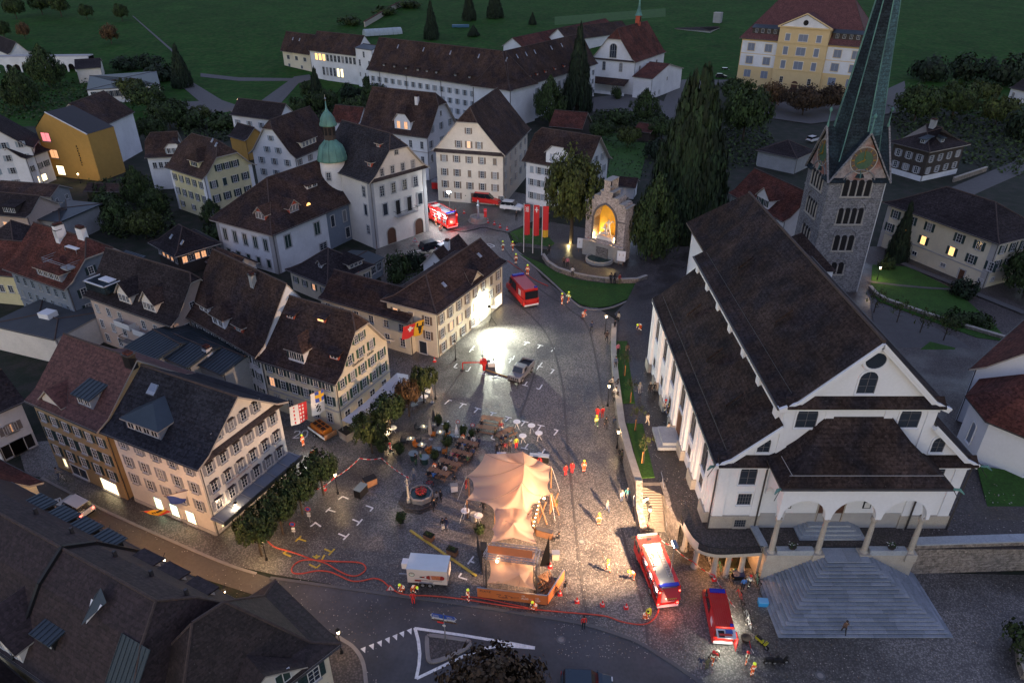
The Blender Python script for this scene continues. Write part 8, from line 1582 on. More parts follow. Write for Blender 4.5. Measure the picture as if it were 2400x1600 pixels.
for i,(x,y,c,l) in enumerate([(920,385,'crm','person in cream sitting on the wall top by the lamp'),(968,402,'blk','dark haired person behind the one in cream on the wall'),(952,475,'wht','person in white and red sitting on the wall below the lamp'),(965,520,'blk','person in black sitting lowest on the wall'),(970,110,'pnk','child in pink at the far end of the wall'),(1055,115,'brn','person in brown on the grass verge'),(950,235,'jen','person in denim leaning on the far wall')]):
 q=D3(x,y);p=W(q[0],q[1],1.6);person(p,'sit' if i<4 else 'stand',c,'blk','l' if i%2 else 's',-70 if i<4 else 20,l,sY(p.y),-.45 if i<4 else -.2)
q=D8(690,1115);p=W(q[0],q[1],.38);person(p,'walk','brn','blk','s',170,'lone person in brown jacket climbing the church steps',1.05)
# street furniture and the festival
BULB=emis('lamp_glow',(1,.72,.38),5);UNLIT=mat('frosted_glass',(.5,.48,.42),.4,0)
def street_lamp(p,h,label,e=90,col=(1,.66,.32),lit=True,group='wrought street lanterns'):
 o=empty('street_lamp',p,0,label,'street lamp',group);m=MB();m.lathe([(.16,0),(.16,.3),(.08,.4),(.055,.9),(.045,h-.5),(.09,h-.45),(.04,h-.35)],BLACK,8);m.obj('post',o)
 m=MB();m.lathe([(.09,h-.35),(.2,h+.12)],BULB if lit else UNLIT,6);m.obj('lamp_glass',o);m=MB();m.lathe([(.25,h+.12),(.14,h+.3),(.04,h+.36),(.03,h+.5)],BLACK,6);m.obj('lamp_cap',o)
 if lit:lamp_at('street_light',Vector(p)+Vector((0,0,h-.0)),col,e,.22)
 return o
def lampat(base,head,label,**k):
 p=W(*base,k.pop('z',0));h=zat(head[1],p.y)-p.z;street_lamp(p,max(2.6,min(6.5,h)),label,**k)
lampat((1021,935),(1016,890),'glowing street lamp at the far end of the inn terrace',e=300);lampat((905,1030),(898,1001),'glowing lamp half buried in the near plane tree of the inn',e=300)
lampat((792,1157),(784,1110),'glowing street lamp beside the barrier tape and plane trees',e=260);lampat((625,1312),(620,1264),'glowing street lamp inside the tree at the street corner',e=330)
lampat((801,1529),(794.6,1478),'glowing street lamp at the roof corner beside the road',e=90,z=.15);lampat((1418,783),(1420,740),'glowing lamp on the wall end near the lawn tip',e=150)
lampat((1424,951),(1426,903),'glowing lamp with orange sign at the people on the wall',e=190);lampat((1446,1050),(1447,1010),'glowing lamp in front of the wall recess',e=130);lampat((1519,1232),(1528,1197),'glowing lamp at the foot of the terrace stairs',e=190)
lampat((1068,843),(1065,802),'unlit street lamp at the corner of the floodlit house',lit=False);lampat((562,260),(557,233),'glowing lamp on the lane beneath the meadow',e=160);lampat((189,430),(185,413),'glowing lamp before the ochre museum',e=220,z=.5);lampat((2055,657),(2061,626),'glowing garden lamp between tower and cream house',e=260,z=.3)
def wall_lantern(p,e,label,col=(1,.55,.22)):
 o=empty('wall_lantern',p,0,label,'lantern');m=MB();m.lathe([(.08,-.2),(.2,.12)],BULB,6);m.obj('lamp_glass',o);m=MB();m.lathe([(.24,.12),(.05,.35)],BLACK,6);m.bar((0,0,.3),(0,.5,.4),.05,.05,BLACK);m.obj('bracket',o);lamp_at('lantern_light',Vector(p)+Vector((0,-.3,-.3)),col,e,.2)
wall_lantern(W(416,803,3.0),320,'orange lantern on the gable of the balcony house');wall_lantern(W(525,621,3.4),230,'lantern lighting the wall below the white hall');wall_lantern(W(64,731,4.0),150,'yellow lantern over the courtyard');wall_lantern(W(1140,590,6.0),1,'small unlit lantern on the ridge end of the floodlit house') if False else None
wall_lantern(Vector((20.5,53.2,2.9)),45,'orange lamp under the church balcony, left bays',(1,.42,.12));wall_lantern(Vector((23.3,53.4,2.9)),60,'orange lamp under the church balcony, right bays',(1,.42,.12))
wall_lantern(W(38,1560,3.5),25,'yellow yard lantern at the lower left corner',(1,.75,.3));wall_lantern(Vector((-40.5,61.9,3.0)),60,'warm lantern added over the shop windows of the old shop house')  # shop house lantern added for the warm light on the street
for i,t in enumerate((6,14,22)):wall_lantern(Vector((-21.3-.883*t+.35,41.1+.469*t+.7,6.0)),210,('right','middle','left')[i]+' unseen wall lamp under the eave of the near building by the side street',(1,.55,.26))  # unseen lamps, put under the eave for the warm light on the street
wall_lantern(Vector((-30.6,59.0,3.2)),45,'warm lantern at the bank corner',(1,.7,.45))
o=empty('floodlight_tripod',W(1152,762),0,'white floodlight on a tripod in front of the cream house','floodlight');zt=3.4;m=MB()
for a in (0,2.1,4.2):m.bar((math.cos(a)*.9,math.sin(a)*.9,0),(0,0,1.5),.05,.05,BLACK)
m.bar((0,0,1.2),(0,0,zt),.06,.06,BLACK);m.obj('tripod',o);m=MB();m.box(-.6,-.1,-.1,.1,zt,zt+.35,BLACK);m.box(.1,.6,-.1,.1,zt,zt+.35,BLACK);m.box(-.57,-.13,.1,.11,zt+.03,zt+.32,LWHT);m.box(.13,.57,-.11,-.1,zt+.03,zt+.32,LWHT);m.obj('lamp_head',o)
fp=o.location+Vector((0,0,zt+.2));FLC=(.96,1,.80)
l=lamp_at('floodlight_beam',fp+Vector((-.3,.3,0)),FLC,1300,.25,'SPOT',spot_size=R(150),spot_blend=.6);aim(l,FLOOD.root.matrix_world.translation if False else fp+Vector((-5.5,3.2,-1.2)))
l=lamp_at('floodlight_beam',fp+Vector((.3,-.3,.1)),FLC,4300,.25,'SPOT',spot_size=R(160),spot_blend=1.0);aim(l,fp+Vector((5,-16,-3)))
bpy.context.view_layer.update();mp=FE.matrix_world@Vector((-2.3,-.2,7.3));l=lamp_at('mast_light',mp,(1,.63,.37),16000,.22,'SPOT',spot_size=R(138),spot_blend=1.0);aim(l,(-5,80,0));l=lamp_at('mast_light',mp+Vector((.3,.1,0)),(1,.66,.40),1800,.22,'SPOT',spot_size=R(130),spot_blend=1.0);aim(l,(15,80,5))
for x,y_,e in ((-.9,.6,16),(-3.0,.6,20)):p=FE.matrix_world@Vector((x,y_,3.5));lamp_at('roof_work_light',p,(1,.8,.5),e,.1)
for x in (-2.8,-1.0,.6):p=FE.matrix_world@Vector((x,.8,2.5));lamp_at('locker_light',p,(1,.85,.7),9,.08)
for x in (-2.8,-1.0,.6):p=E2.matrix_world@Vector((x,1.5,2.0));lamp_at('locker_light',p,(1,.97,.95),50,.1)
lamp_at('mast_light',E2.matrix_world@Vector((-2.3,-.2,6.9)),(.9,.95,1),900,.15);lamp_at('tail_glow',E2.matrix_world@Vector((-4.3,0,1.4)),(1,.1,.05),60,.2);p=FE.matrix_world@Vector((-4.4,.2,1.3));lamp_at('tail_glow',p,(1,.25,.15),22,.2)
lamp_at('van_load_light',Vector((19.8,42.6,1.9)),(.95,1,.8),50,.1);lamp_at('van_side_light',Vector((21.9,46.0,1.2)),(1,.95,.75),40,.15);lamp_at('lane_work_light',W(715,1068,1.2),(.95,1,.9),60,.1);lamp_at('tree_uplight',W(1333,571,.4),(1,.8,.35),70,.1);p_=W(985,1130,4);lamp_at('fountain_light',Vector((p_.x-2.5,p_.y-1,.8)),(1,.85,.6),5,.1)
text3('lettering','Gasthaus',fM(INN,'U',3.7,8.15,.08),.62,BLACK,INN.root);text3('lettering','Linde',fM(INN,'U',6.9,8.15,.08),.62,BLACK,INN.root);text3('lettering','HAUS BRUNENAST',fM(BANK,'U',3.0,5.02,.06),.42,mat('faded_red_letter',(.42,.24,.20),.9,0),BANK.root)
HOSE=mat('red_hose',(.50,.07,.045),.7,.1,2);HOSD=mat('dark_hose',(.03,.028,.028),.7,0);YEL=mat('cable_yellow',(.50,.38,.07),.6,.05)
def hose(px,m_,r,label,name='fire_hose',cat='hose',z=.07,n=8):
 P_=smooth([(*W(*q)[:2],z) for q in px],n);m=MB();m.tube(P_,r,m_,6);return tag(m.obj(name,None,True),label,cat)
hose([D6(*q) for q in [(110,270),(180,325),(350,375),(520,435),(640,470),(760,540),(850,580),(930,585),(1000,540),(1000,490),(930,462),(750,455),(600,445),(450,440),(370,470),(330,520),(345,560),(430,565),(560,540),(680,550),(780,590),(870,630),(960,635),(1080,610),(1160,630),(1230,690),(1320,745),(1420,765),(1600,770),(1900,800),(2352,872)]]+[D7(*q) for q in [(300,905),(600,930),(850,955),(1000,1005),(1150,1032),(1250,1020),(1320,960),(1352,880)]],HOSE,.075,'long red fire hose looping over the square and along the road to the engine')
hose([D6(1885,778),D6(2050,790),D6(2352,850),D7(100,872),D7(230,905)],HOSE,.07,'second short red hose running under the orange hoarding',z=.09)
hose([C6(1740,490),C6(1800,545),C6(1900,562),C6(2000,545),C6(2090,525),C6(2200,550),C6(2352,582),C7(60,640)],HOSD,.12,'dark hose from the distant engine over the upper square');hose([C7(-40,830),C7(60,900),C7(200,1000),C7(330,1060)],HOSE,.07,'red hose behind the upper red van')
hose([D2(2110,262),D2(2180,285),D2(2260,312),D2(2345,335),D3(10,335)],mat('ochre_hose',(.35,.2,.06),.7,0),.09,'ochre and black hose between the red hydrant and the pickup');hose([C7(1180,1440),C7(1150,1490),C7(1100,1505)],HELM,.06,'short lime hose held by the bending firefighter')
m=MB();a,b=W(*D6(1418,170)),W(*D6(2025,588));m.bar(a+Vector((0,0,.09)),b+Vector((0,0,.09)),.26,.1,YEL);tag(m.obj('cable_ramp'),'long straight yellow cable ramp from the planter to the stage','cable ramp')
def tape(pts,label):
 m=MB();WT=FRAME;RT=cloth('red');P_=[W(q[0],q[1],z) for q,z in pts]
 for a,b in zip(P_,P_[1:]):
  n=max(2,int((b-a).length/.45))
  for i in range(n):
   p,q=a.lerp(b,i/n),a.lerp(b,(i+1)/n);dz=lambda t:Vector((0,0,-.25*4*t*(1-t)));m.bar(p+dz(i/n),q+dz((i+1)/n),.03,.09,WT if i%2 else RT)
 tag(m.obj('barrier_tape'),label,'barrier tape')
tape([(D7(1340,225),1.0),(D7(1480,310),1.0),(D7(1660,450),1.0),(D7(1862,578),.9),(D7(1960,730),.9),(D7(2050,870),.8)],'red and white barrier tape between fire engine and bicycles');tape([(D2(548,1360),1.2),(D2(720,1250),1.4),(D2(950,1070),1.2)],'red and white barrier tape strung from the plane trees');tape([(D2(950,1070),1.2),(D2(1150,1068),1.2),(D2(1400,1250),1.2)],'barrier tape running on to the statue fountain')
tape([(D7(2180,1180),.5),(D7(2220,1290),.5)],'short barrier tape end near the yellow scooter')
for i,(f_,x,y,l) in enumerate([(D7,440,755,'cone at the corner of the hoardings'),(D7,597,825,'cone between hoarding and engine, left of three'),(D7,830,855,'cone between hoarding and engine, middle of three'),(D7,1048,880,'cone between hoarding and engine, right of three'),(D7,1855,622,'cone holding the tape near the red van'),(D7,1238,150,'cone in front of the fire engine cab'),(C6,1912,392,'cone nearest the round well'),(C6,2130,478,'first cone of the row right of the well'),(C6,2190,495,'second cone of the row right of the well'),(C6,2243,522,'third cone of the row right of the well'),(C6,2308,545,'last cone of the row right of the well'),(C6,1835,378,'cone beside the distant engine'),(D2,1640,185,'small red cone at the wall of the floodlit house'),(D2,632,1362,'red lantern cone under the plane tree'),(D7,350,505,'cone behind the timber stack')]):
 p=P0(f_,x,y);s_=sY(p.y);o=empty('traffic_cone',p,0,'red and white traffic '+l,'traffic cone');o.scale=(s_*1.15,)*3;m=MB();m.lathe([(.16,.05),(.03,.6)],cloth('red'),10);m.lathe([(.125,.22),(.095,.35)],FRAME,10,cap=False);m.obj('cone',o);m=MB();m.box(-.2,.2,-.2,.2,0,.05,cloth('red'));m.obj('base',o)
def sign_disc(p,h,label,colr,s=1.0,tri=False,name='road_sign'):
 o=empty(name,p,0,label,'road sign');o.scale=(s,)*3;m=MB();m.tube([(0,0,0),(0,0,h)],.035,STEEL,6);m.obj('post',o);m=MB();n=3 if tri else 16;r=.5 if tri else .32
 m.add([(r*math.sin(2*math.pi*i/n),-.05,h+r*math.cos(2*math.pi*i/n)) for i in range(n)],[tuple(range(n))],cloth('red'));r*=.72;m.add([(r*math.sin(2*math.pi*i/n),-.06,h+r*math.cos(2*math.pi*i/n)) for i in range(n)],[tuple(range(n))],colr)
 if tri:m.box(-.04,.04,-.075,-.065,h-.1,h+.16,BLACK);m.box(-.04,.04,-.075,-.065,h-.2,h-.13,BLACK)
 m.obj('sign_plate',o);return o
sign_disc(P0(D6,1245,752),.75,'red triangular warning sign with exclamation mark on the road edge',FRAME,1.2,True);sign_disc(P0(C6,1462,672),.6,'red triangular folding warning sign before the town hall',FRAME,1.3,True)
for x,y,l in ((360,235,'round red parking sign with white plates under the lowest plane tree'),(500,95,'round red parking sign further up the plane tree row'),(490,1520-800+0,'x')):
 if l=='x':continue
 o=sign_disc(P0(D6,x,y),2.1,l,mat('sign_blue',(.03,.08,.35),.5,0));m=MB();m.box(-.2,.2,-.05,-.04,1.3,1.6,FRAME);m.box(-.2,.2,-.05,-.04,.95,1.2,FRAME);m.obj('plate',o)
for f_,x,y,l in ((D2,1858,800,'red round sign left of the picnic tables'),(D2,1992,830,'red round sign above the parasol')):sign_disc(P0(f_,x,y),1.3,l,FRAME,.9)
BLU=mat('sign_blue',(.02,.07,.42),.5,0);o=empty('direction_signpost',P0(D6,1742,1195,.14),R(-12),'signpost with blue and white direction arrows on the traffic island','signpost');HB_=3.3
m=MB();m.tube([(0,0,0),(0,0,HB_+.7)],.06,STEEL,8);m.obj('post',o)
def arrow(x0,x1,z0,z1,m_,e,txt=()):
 m=MB();d=.2 if x1>x0 else -.2;m.extr([(x0,-.06,z0),(x1-d,-.06,z0),(x1,-.06,(z0+z1)/2),(x1-d,-.06,z1),(x0,-.06,z1)],(0,-.04,0),m_);m.obj('arrow_plate',o)
 m=MB();m.extr([(x1-d,-.11,z0),(x1,-.11,(z0+z1)/2),(x1-d,-.11,z1),(x1-d*1.25,-.11,z1),(x1-d*.35,-.11,(z0+z1)/2),(x1-d*1.25,-.11,z0)],(0,-.01,0),FRAME);m.obj('arrow_border',o)
 for i,s_ in enumerate(txt):text3('lettering',s_,Matrix.Translation((min(x0,x1)+.25,-.12,z1-.2-i*.2)),.19,FRAME if m_ is BLU else BLACK,o)
arrow(-.05,-1.25,HB_+.15,HB_+.62,BLU,1,('Luzern','Buochs'));arrow(.05,1.25,HB_+.15,HB_+.62,BLU,1,('Luzern','Gotthard'));arrow(-.05,-1.15,HB_-.12,HB_+.1,FRAME,1,('Ennetmoos',));arrow(.05,1.15,HB_-.12,HB_+.1,FRAME,1,('Engelberg',))
m=MB();m.box(-1.15,-.05,-.05,-.02,HB_-.36,HB_-.2,mat('brown_sign',(.10,.05,.03),.6,0));m.box(.05,1.2,-.05,-.02,HB_-.36,HB_-.2,MATS['brown_sign']);m.box(-.65,-.05,-.05,-.02,HB_-.6,HB_-.42,cloth('red'));m.obj('lower_plate',o);m=MB();m.lathe([(.16,0),(.16,.02)],FRAME,12);m.xf(Matrix.Translation((0,-.08,HB_-.8))@Matrix.Rotation(math.pi/2,4,'X'));m.obj('round_sign',o)
c=W(983,1163,.6);FO=empty('statue_fountain',Vector((c.x,c.y,0)),.2,'octagonal stone fountain with red flowers and lit statue column on stepped base','fountain');FO.scale=(.58,.58,.8)
for i,(r,z0,z1) in enumerate(((4.0,0,.25),(3.6,.25,.5))):m=MB();m.lathe([(r,z0),(r,z1)],COBR,8,(-.3,0));m.obj('base_step',FO)
m=MB();m.lathe([(2.5,.5),(2.55,1.35),(2.25,1.4),(2.2,.9)],KERB,8,(.3,.2),cap=False);m.obj('basin',FO);m=MB();m.lathe([(2.2,1.15),(.01,1.15)],mat('fountain_water',(.02,.05,.05),.08,0),8,(.3,.2),cap=False);m.obj('water',FO)
m=MB();random.seed(2);FR=mat('red_flower',(.62,.04,.05),.7,0)
m.lathe([(1.1,1.16),(1.15,1.35),(.9,1.4)],BLACK,10,(.4,.4))
for _ in range(420):
 a=random.random()*6.28;r=1.15*math.sqrt(random.random());leafquad(m.v,m.f,[],Vector((.4+r*math.cos(a),.4+r*math.sin(a),1.4+random.random()*.35)),(rv()+Vector((0,0,1))).normalized(),.075,0);m.m.append(m.mi(FR if random.random()<.72 else LG[2]))
m.obj('flower_bed',FO)
m=MB();m.box(-2.6,-1.9,-1.1,-.4,.5,1.3,ASHLR);m.lathe([(.28,1.3),(.2,1.5),(.18,3.4),(.34,3.6),(.34,3.75)],ASHLR,8,(-2.25,-.75));m.obj('column',FO);s1=skin('statue',[((0,0,.5),.16),((0,0,.9),.19),((0,0,1.12),.07),((0,0,1.28),.11),((.3,-.1,.85),.07),((.45,-.3,1.0),.06),((-.32,0,.8),.07),((-.45,-.25,.65),.06),((.12,0,.1),.11),((-.12,0,.1),.11)],[(0,1),(1,2),(2,3),(1,4),(4,5),(1,6),(6,7),(0,8),(0,9)]);s1.materials.append(ASHLR);link('statue',s1,FO,loc=(-2.25,-.75,3.75));m=MB();m.tube([(-1.75,-1.05,3.9),(-1.8,-1.05,5.6)],.04,STEEL,5);m.obj('statue_lance',FO)
lamp_at('fountain_light',FO.location+Vector((-2.6,-2.2,2.2)),(1,.85,.6),7,.1)
o=empty('round_well',P0(C6,2045,462),0,'round stone well basin with column near the town hall','fountain');o.scale=(1.3,)*3;m=MB();m.lathe([(1.9,0),(1.9,.2),(1.5,.2),(1.55,.9),(1.3,.9),(1.25,.5),(.2,.5)],ASHLR,12,cap=False);m.obj('basin',o);m=MB();m.lathe([(.2,.4),(.15,2.6),(.3,2.8),(.1,3.2),(.15,3.6),(.02,3.9)],GRANT,8);m.obj('column',o);m=MB();m.box(1.0,1.5,-.6,-.2,.9,2.4,cloth('red'));m.box(.95,1.55,-.65,-.15,2.0,2.2,cloth('pnk'));m.obj('red_cover',o)
o=empty('hydrant_rig',P0(D2,2088,262),0,'red hydrant rig with long arm standing on the parking marks','hydrant');o.scale=(1.2,)*3;m=MB();m.tube([(.1,0,0),(.15,0,.7),(-.05,.1,1.1),(.2,.2,1.7)],.22,CRED,8,[.16,.25,.34,.2]);m.box(-.4,.5,-.2,.35,1.0,1.5,CRED);m.obj('body',o);m=MB();m.bar((-.3,0,1.15),(-2.6,0,1.1),.1,.12,CRED);m.bar((-2.6,0,1.1),(-2.6,0,.1),.1,.1,CRED);m.lathe([(.35,0),(.3,.1)],BLACK,10,(-2.6,0));m.obj('arm',o);m=MB();m.box(.6,1.5,.7,1.2,0,.5,FRAME);m.box(.2,.9,1.4,1.8,0,.6,mat('kit_teal',(.08,.16,.18),.6,0));m.obj('kit_boxes',o)
for x,y,l in ((2085,130,'thin black stand left of the two by the hydrant rig'),(2182,160,'thin black stand right of the two by the hydrant rig')):o=empty('lamp_stand',P0(D2,x,y),0,l,'stand');m=MB();m.lathe([(.35,0),(.3,.08),(.04,.1),(.04,1.6)],BLACK,10);m.obj('post',o)
def picnic(p,rot,label,L=2.3,bench=True):
 o=empty('picnic_table',p,rot,label,'picnic table');
 for i in range(3):m=MB();m.box(-L/2,L/2,-.36+i*.245,-.13+i*.245,.71,.75,WOOD);m.obj('table_plank',o)
 for s_ in (-1,1):
  if bench:m=MB();m.box(-L/2,L/2,s_*.75-.14,s_*.75+.14,.42,.46,WOOD);m.obj('bench_plank',o)
  m=MB();m.bar((s_*(L/2-.3),-.75,.02),(s_*(L/2-.3),-.1,.7),.06,.08,WOOD);m.bar((s_*(L/2-.3),.75,.02),(s_*(L/2-.3),.1,.7),.06,.08,WOOD);m.bar((s_*(L/2-.3),-.85,.38),(s_*(L/2-.3),.85,.38),.06,.06,WOOD);m.obj('leg_frame',o)
 return o
TB=[(2165,745,-15,'empty picnic table nearest the parking marks'),(2120,830,-15,'picnic table behind the nearest empty one'),(2290,870,38,'angled picnic table with a standing guest'),(1945,965,-22,'picnic table with red cups and guests in white'),(1890,1060,-22,'crowded picnic table in the middle of the rows'),(1780,1150,-25,'picnic table with a guest in pink and one in blue'),(1680,1235,-25,'picnic table closest to the bicycles and fountain')]
for i,(x,y,a,l) in enumerate(TB):picnic(P0(D2,x,y),R(a),l,2.9)
seat_c=['blk','blk','nav','oli','gry','blk','org','blu','blk','brn','wht','blk','nav','pnk','blk','dkr','gry','blk','blk','grn','jen','blk']
k=0
for ti,npp in ((1,2),(2,3),(3,8),(4,8),(5,6),(6,6)):
 x,y,a,l=TB[ti];base=P0(D2,x,y)
 for j in range(npp):
  s_=1 if j%2 else -1;off=Vector(((-1.0+(j//2)*.75),s_*.8,0));off.rotate(Matrix.Rotation(R(a),3,'Z'));cn=seat_c[k%22];k+=1
  CN=dict(blk='black',nav='navy',oli='olive',gry='grey',org='orange',blu='blue',brn='brown',wht='white',pnk='pink',dkr='dark red',grn='green',jen='denim')[cn]
  person(base+off,'sit',cn,'blk','s' if j%3 else 'g',a+(180 if s_>0 else 0)+180,'guest in '+CN+' seated '+('near left','far left','near middle','far middle','near right','far right','near end','far end')[j]+' at the '+' '.join(l.split()[:4]).replace('picnic table','table')+(' table' if 'table' not in ' '.join(l.split()[:4]) else ''),1.0)
def round_table(p,label,h=1.1,r=.42,top=WHITEP,group=None):
 o=empty('round_table',p,random.random()*3,label,'table',group);m=MB();m.lathe([(r,h),(r,h+.03)],top,16);m.obj('table_top',o)
 for i in range(3):a=i*2.1;m=MB();m.bar((math.cos(a)*.4,math.sin(a)*.4,0),(-math.cos(a)*.1,-math.sin(a)*.1,h),.035,.035,WHITEP if top is WHITEP else STEEL);m.obj('leg',o)
for x,y,l in ((45,800,'leftmost of four white high tables'),(178,835,'upper right of four white high tables'),(245,905,'lower right of four white high tables'),(98,930,'nearest of four white high tables')):round_table(P0(D3,x,y),l+' on the parking marks',1.15,.5)
for x,y,l in ((1590,495,'white round table beside the far terrace lamp'),(1550,545,'white round table second from the far terrace lamp'),(1260,835,'upper white round table by the folded parasol'),(1197,885,'middle white round table by the folded parasol'),(1148,930,'lowest white round table by the hedge')):round_table(P0(D2,x,y),l,.75,.55,WHITEP)
for x,y,l in ((1925,45,'white round high table left of the tent entrance'),(2045,90,'pale round table under the tent edge')):round_table(P0(D6,x,y),l,1.0,.5)
o=empty('waste_barrel',P0(D6,2002,75),0,'barrel bin with black rim beside the white high table','bin');m=MB();m.lathe([(.36,0),(.38,.9),(.45,.95),(.42,1.05),(.3,1.0)],ASHLR,12);m.obj('barrel',o)
for x,y,l in ((1450,1085,'left dark round barrel table'),(1552,1120,'right dark green round barrel table')):o=empty('barrel_table',P0(D2,x,y),0,l+' with standing guests','table');m=MB();m.lathe([(.4,0),(.46,1.0)],mat('barrel_green',(.02,.05,.045),.6,0),12);m.obj('barrel',o);m=MB();m.lathe([(.62,1.02),(.62,1.07)],mat('table_blue_grey',(.16,.21,.24),.5,0),16);m.obj('table_top',o)
GT=MATS['table_blue_grey'];CND=emis('candle_glow',(1,.6,.25),3)
for i,(x,y,a,c_,l) in enumerate([(1545,820,-20,1,'grey lounge table with candle beneath the beige parasol'),(1425,930,-5,1,'grey lounge sofa table with candle near the near plane tree'),(1528,985,-30,1,'orange lounge set with candle'),(1695,870,-10,1,'small table with candle between orange chairs'),(1792,905,20,0,'bare blue grey table turned aslant'),(1665,1025,0,0,'pale table with orange chair behind'),(1503,575,30,0,'grey terrace table under the rust plane tree'),(1455,615,30,0,'second grey terrace table under the rust plane tree')]):
 p=P0(D2,x,y);o=empty('lounge_table',p,R(a),l,'table');m=MB();m.box(-.5,.5,-.4,.4,.68,.72,GT);m.obj('table_top',o);m=MB();[m.bar((sx*.42,sy*.32,0),(sx*.42,sy*.32,.68),.05,.05,BLACK) for sx in (-1,1) for sy in (-1,1)];m.obj('legs',o)
 if c_:m=MB();m.lathe([(.05,.72),(.05,.86)],CND,6);m.obj('candle',o);lamp_at('candle_light',p+Vector((0,0,1.1)),(1,.6,.25),2,.05)
 if i in (0,1,2,3,5):
  for s_ in (-1,1):
   cc=ORC if i>=2 else mat('rattan_dark',(.04,.045,.05),.8,.1);q=empty('lounge_chair',p+Vector((math.cos(R(a))*s_*.95,math.sin(R(a))*s_*.95,0)),R(a)+(math.pi/2 if s_>0 else -math.pi/2)+math.pi,('orange' if i>=2 else 'dark rattan')+' chair on the '+('right' if s_>0 else 'left')+' of the '+l.split(' with')[0].split(' between')[0].split(' beneath')[0],'chair');m=MB();m.box(-.32,.32,-.3,.3,.15,.42,cc);m.obj('seat',q);m=MB();m.box(-.32,.32,.28,.36,.3,.85,cc);m.obj('backrest',q)
def parasol(p,h,m_,label,s=1):
 o=empty('closed_parasol',p,0,label,'parasol');m=MB();m.lathe([(.3,0),(.28,.12),(.04,.14),(.03,h)],STEEL,8);m.obj('pole',o);m=MB();n=12;V=[]
 for j,(r,z) in enumerate(((.30,.9),(.24,1.6),(.14,h-.5),(.03,h+.1))):
  for i in range(n):a=i*2*math.pi/n;rr=r*(1 if i%2 else .65);V.append((rr*math.cos(a),rr*math.sin(a),z*(h/3.0) if j<2 else z))
 m.add(V,[(j*n+i,j*n+(i+1)%n,(j+1)*n+(i+1)%n,(j+1)*n+i) for j in range(3) for i in range(n)],m_);m.obj('folded_cloth',o)
for x,y,h,c_,l in ((1605,900,3.3,mat('beige_cloth',(.42,.36,.30),.9,0),'tall folded beige parasol among the lounge tables'),(1635,770,2.6,mat('dark_cloth',(.03,.035,.05),.9,0),'folded dark parasol behind the beige one'),(1845,880,2.0,WHITEP,'small folded white parasol left of the picnic tables'),(1620,560,2.6,MATS['beige_cloth'],'folded beige parasol at the far terrace lamp'),(1212,840,2.6,MATS['beige_cloth'],'folded beige parasol beside the near terrace lamp')):parasol(P0(D2,x,y),h,c_,l)
AW=empty('terrace_awning',P0(D2,800,900),0,'large pale grey awning sheets over the inn terrace','awning');rim_=[P0(D2,785,722,2.9),P0(D2,893,768,2.6),P0(D2,1095,620,2.7),P0(D2,1270,478,2.7),P0(D2,1402,372,2.7),P0(D2,1398,305,2.9),P0(D2,1295,288,3.3),P0(D2,1180,390,3.4),P0(D2,1000,560,3.4)]
AWM=mat('awning_cloth',(.52,.53,.57),.9,.06,.8)
for seg in ((0,1,2,8),(8,2,3,7),(7,3,4,5,6)):
 q=[rim_[i]-AW.location for i in seg];c=sum(q,Vector())/len(q)+Vector((0,0,.45));m=MB();m.add(q+[c],[(i,(i+1)%len(q),len(q)) for i in range(len(q))],AWM);m.add([v-Vector((0,0,.03)) for v in q+[c]],[((i+1)%len(q),i,len(q)) for i in range(len(q))],AWM);m.obj('awning_sheet',AW)
for i in (0,1,2,3,4):m=MB();q=rim_[i]-AW.location;m.bar(q,Vector((q.x,q.y,0)),.08,.08,STEEL);m.obj('awning_post',AW)
def boxy(name,p,rot,d,m1,m2,label,cat,top=None):
 o=empty(name,p,rot,label,cat);m=MB();m.box(-d[0]/2,d[0]/2,-d[1]/2,d[1]/2,.05,d[2],m1);m.obj('body',o);m=MB();m.box(-d[0]/2-.04,d[0]/2+.04,-d[1]/2-.04,d[1]/2+.04,d[2],d[2]+.06,m2);m.obj('lid' if top is None else top,o);return o
boxy('waste_container',P0(D2,968,1405),R(65),(1.5,.9,1.15),BLACK,GT,'black wheeled waste container on the dark square','container');boxy('waste_container',P0(D2,1050,1315),R(35),(1.5,.95,1.0),WOOD,BLACK,'brown container with black lid beside the black one','container')
boxy('terrace_bar',P0(D2,838,885),R(-40),(1.7,1.3,1.2),ASHLR,BLACK,'box shaped bar with black top at the inn terrace corner','counter');boxy('drinks_box',P0(D2,1822,1370),R(10),(.8,.6,.9),WHITEP,ASHLR,'cream drinks box with person behind it','box');boxy('sound_box',P0(D7,400,425),R(0),(.75,.6,.9),mat('cream_box',(.5,.45,.33),.7,0),STEEL,'cream box right of the black stage cover','box')
boxy('bar_counter',P0(D7,300,225),R(-20),(1.8,.5,1.0),WOOD,mat('dark_slate',(.05,.05,.06),.4,0),'dark topped timber bar counter beside the tent','counter');boxy('bar_counter',P0(D3,250,1100),R(-8),(2.4,.6,.95),BLACK,mat('pale_blue_top',(.35,.42,.5),.5,.1),'long pale blue topped table behind the tent peak','table')
boxy('price_board',P0(D2,2255,1085),R(0),(1.1,.5,.95),FRAME,mat('printed_board',(.5,.52,.6),.6,.5,9),'white table with printed board behind the tent','table');boxy('flower_crate',P0(D3,392,1500),R(-10),(.7,.5,.5),ORC,mat('crate_goods',(.1,.12,.05),.8,.5,8),'orange crate of bottles at the tent side','crate')
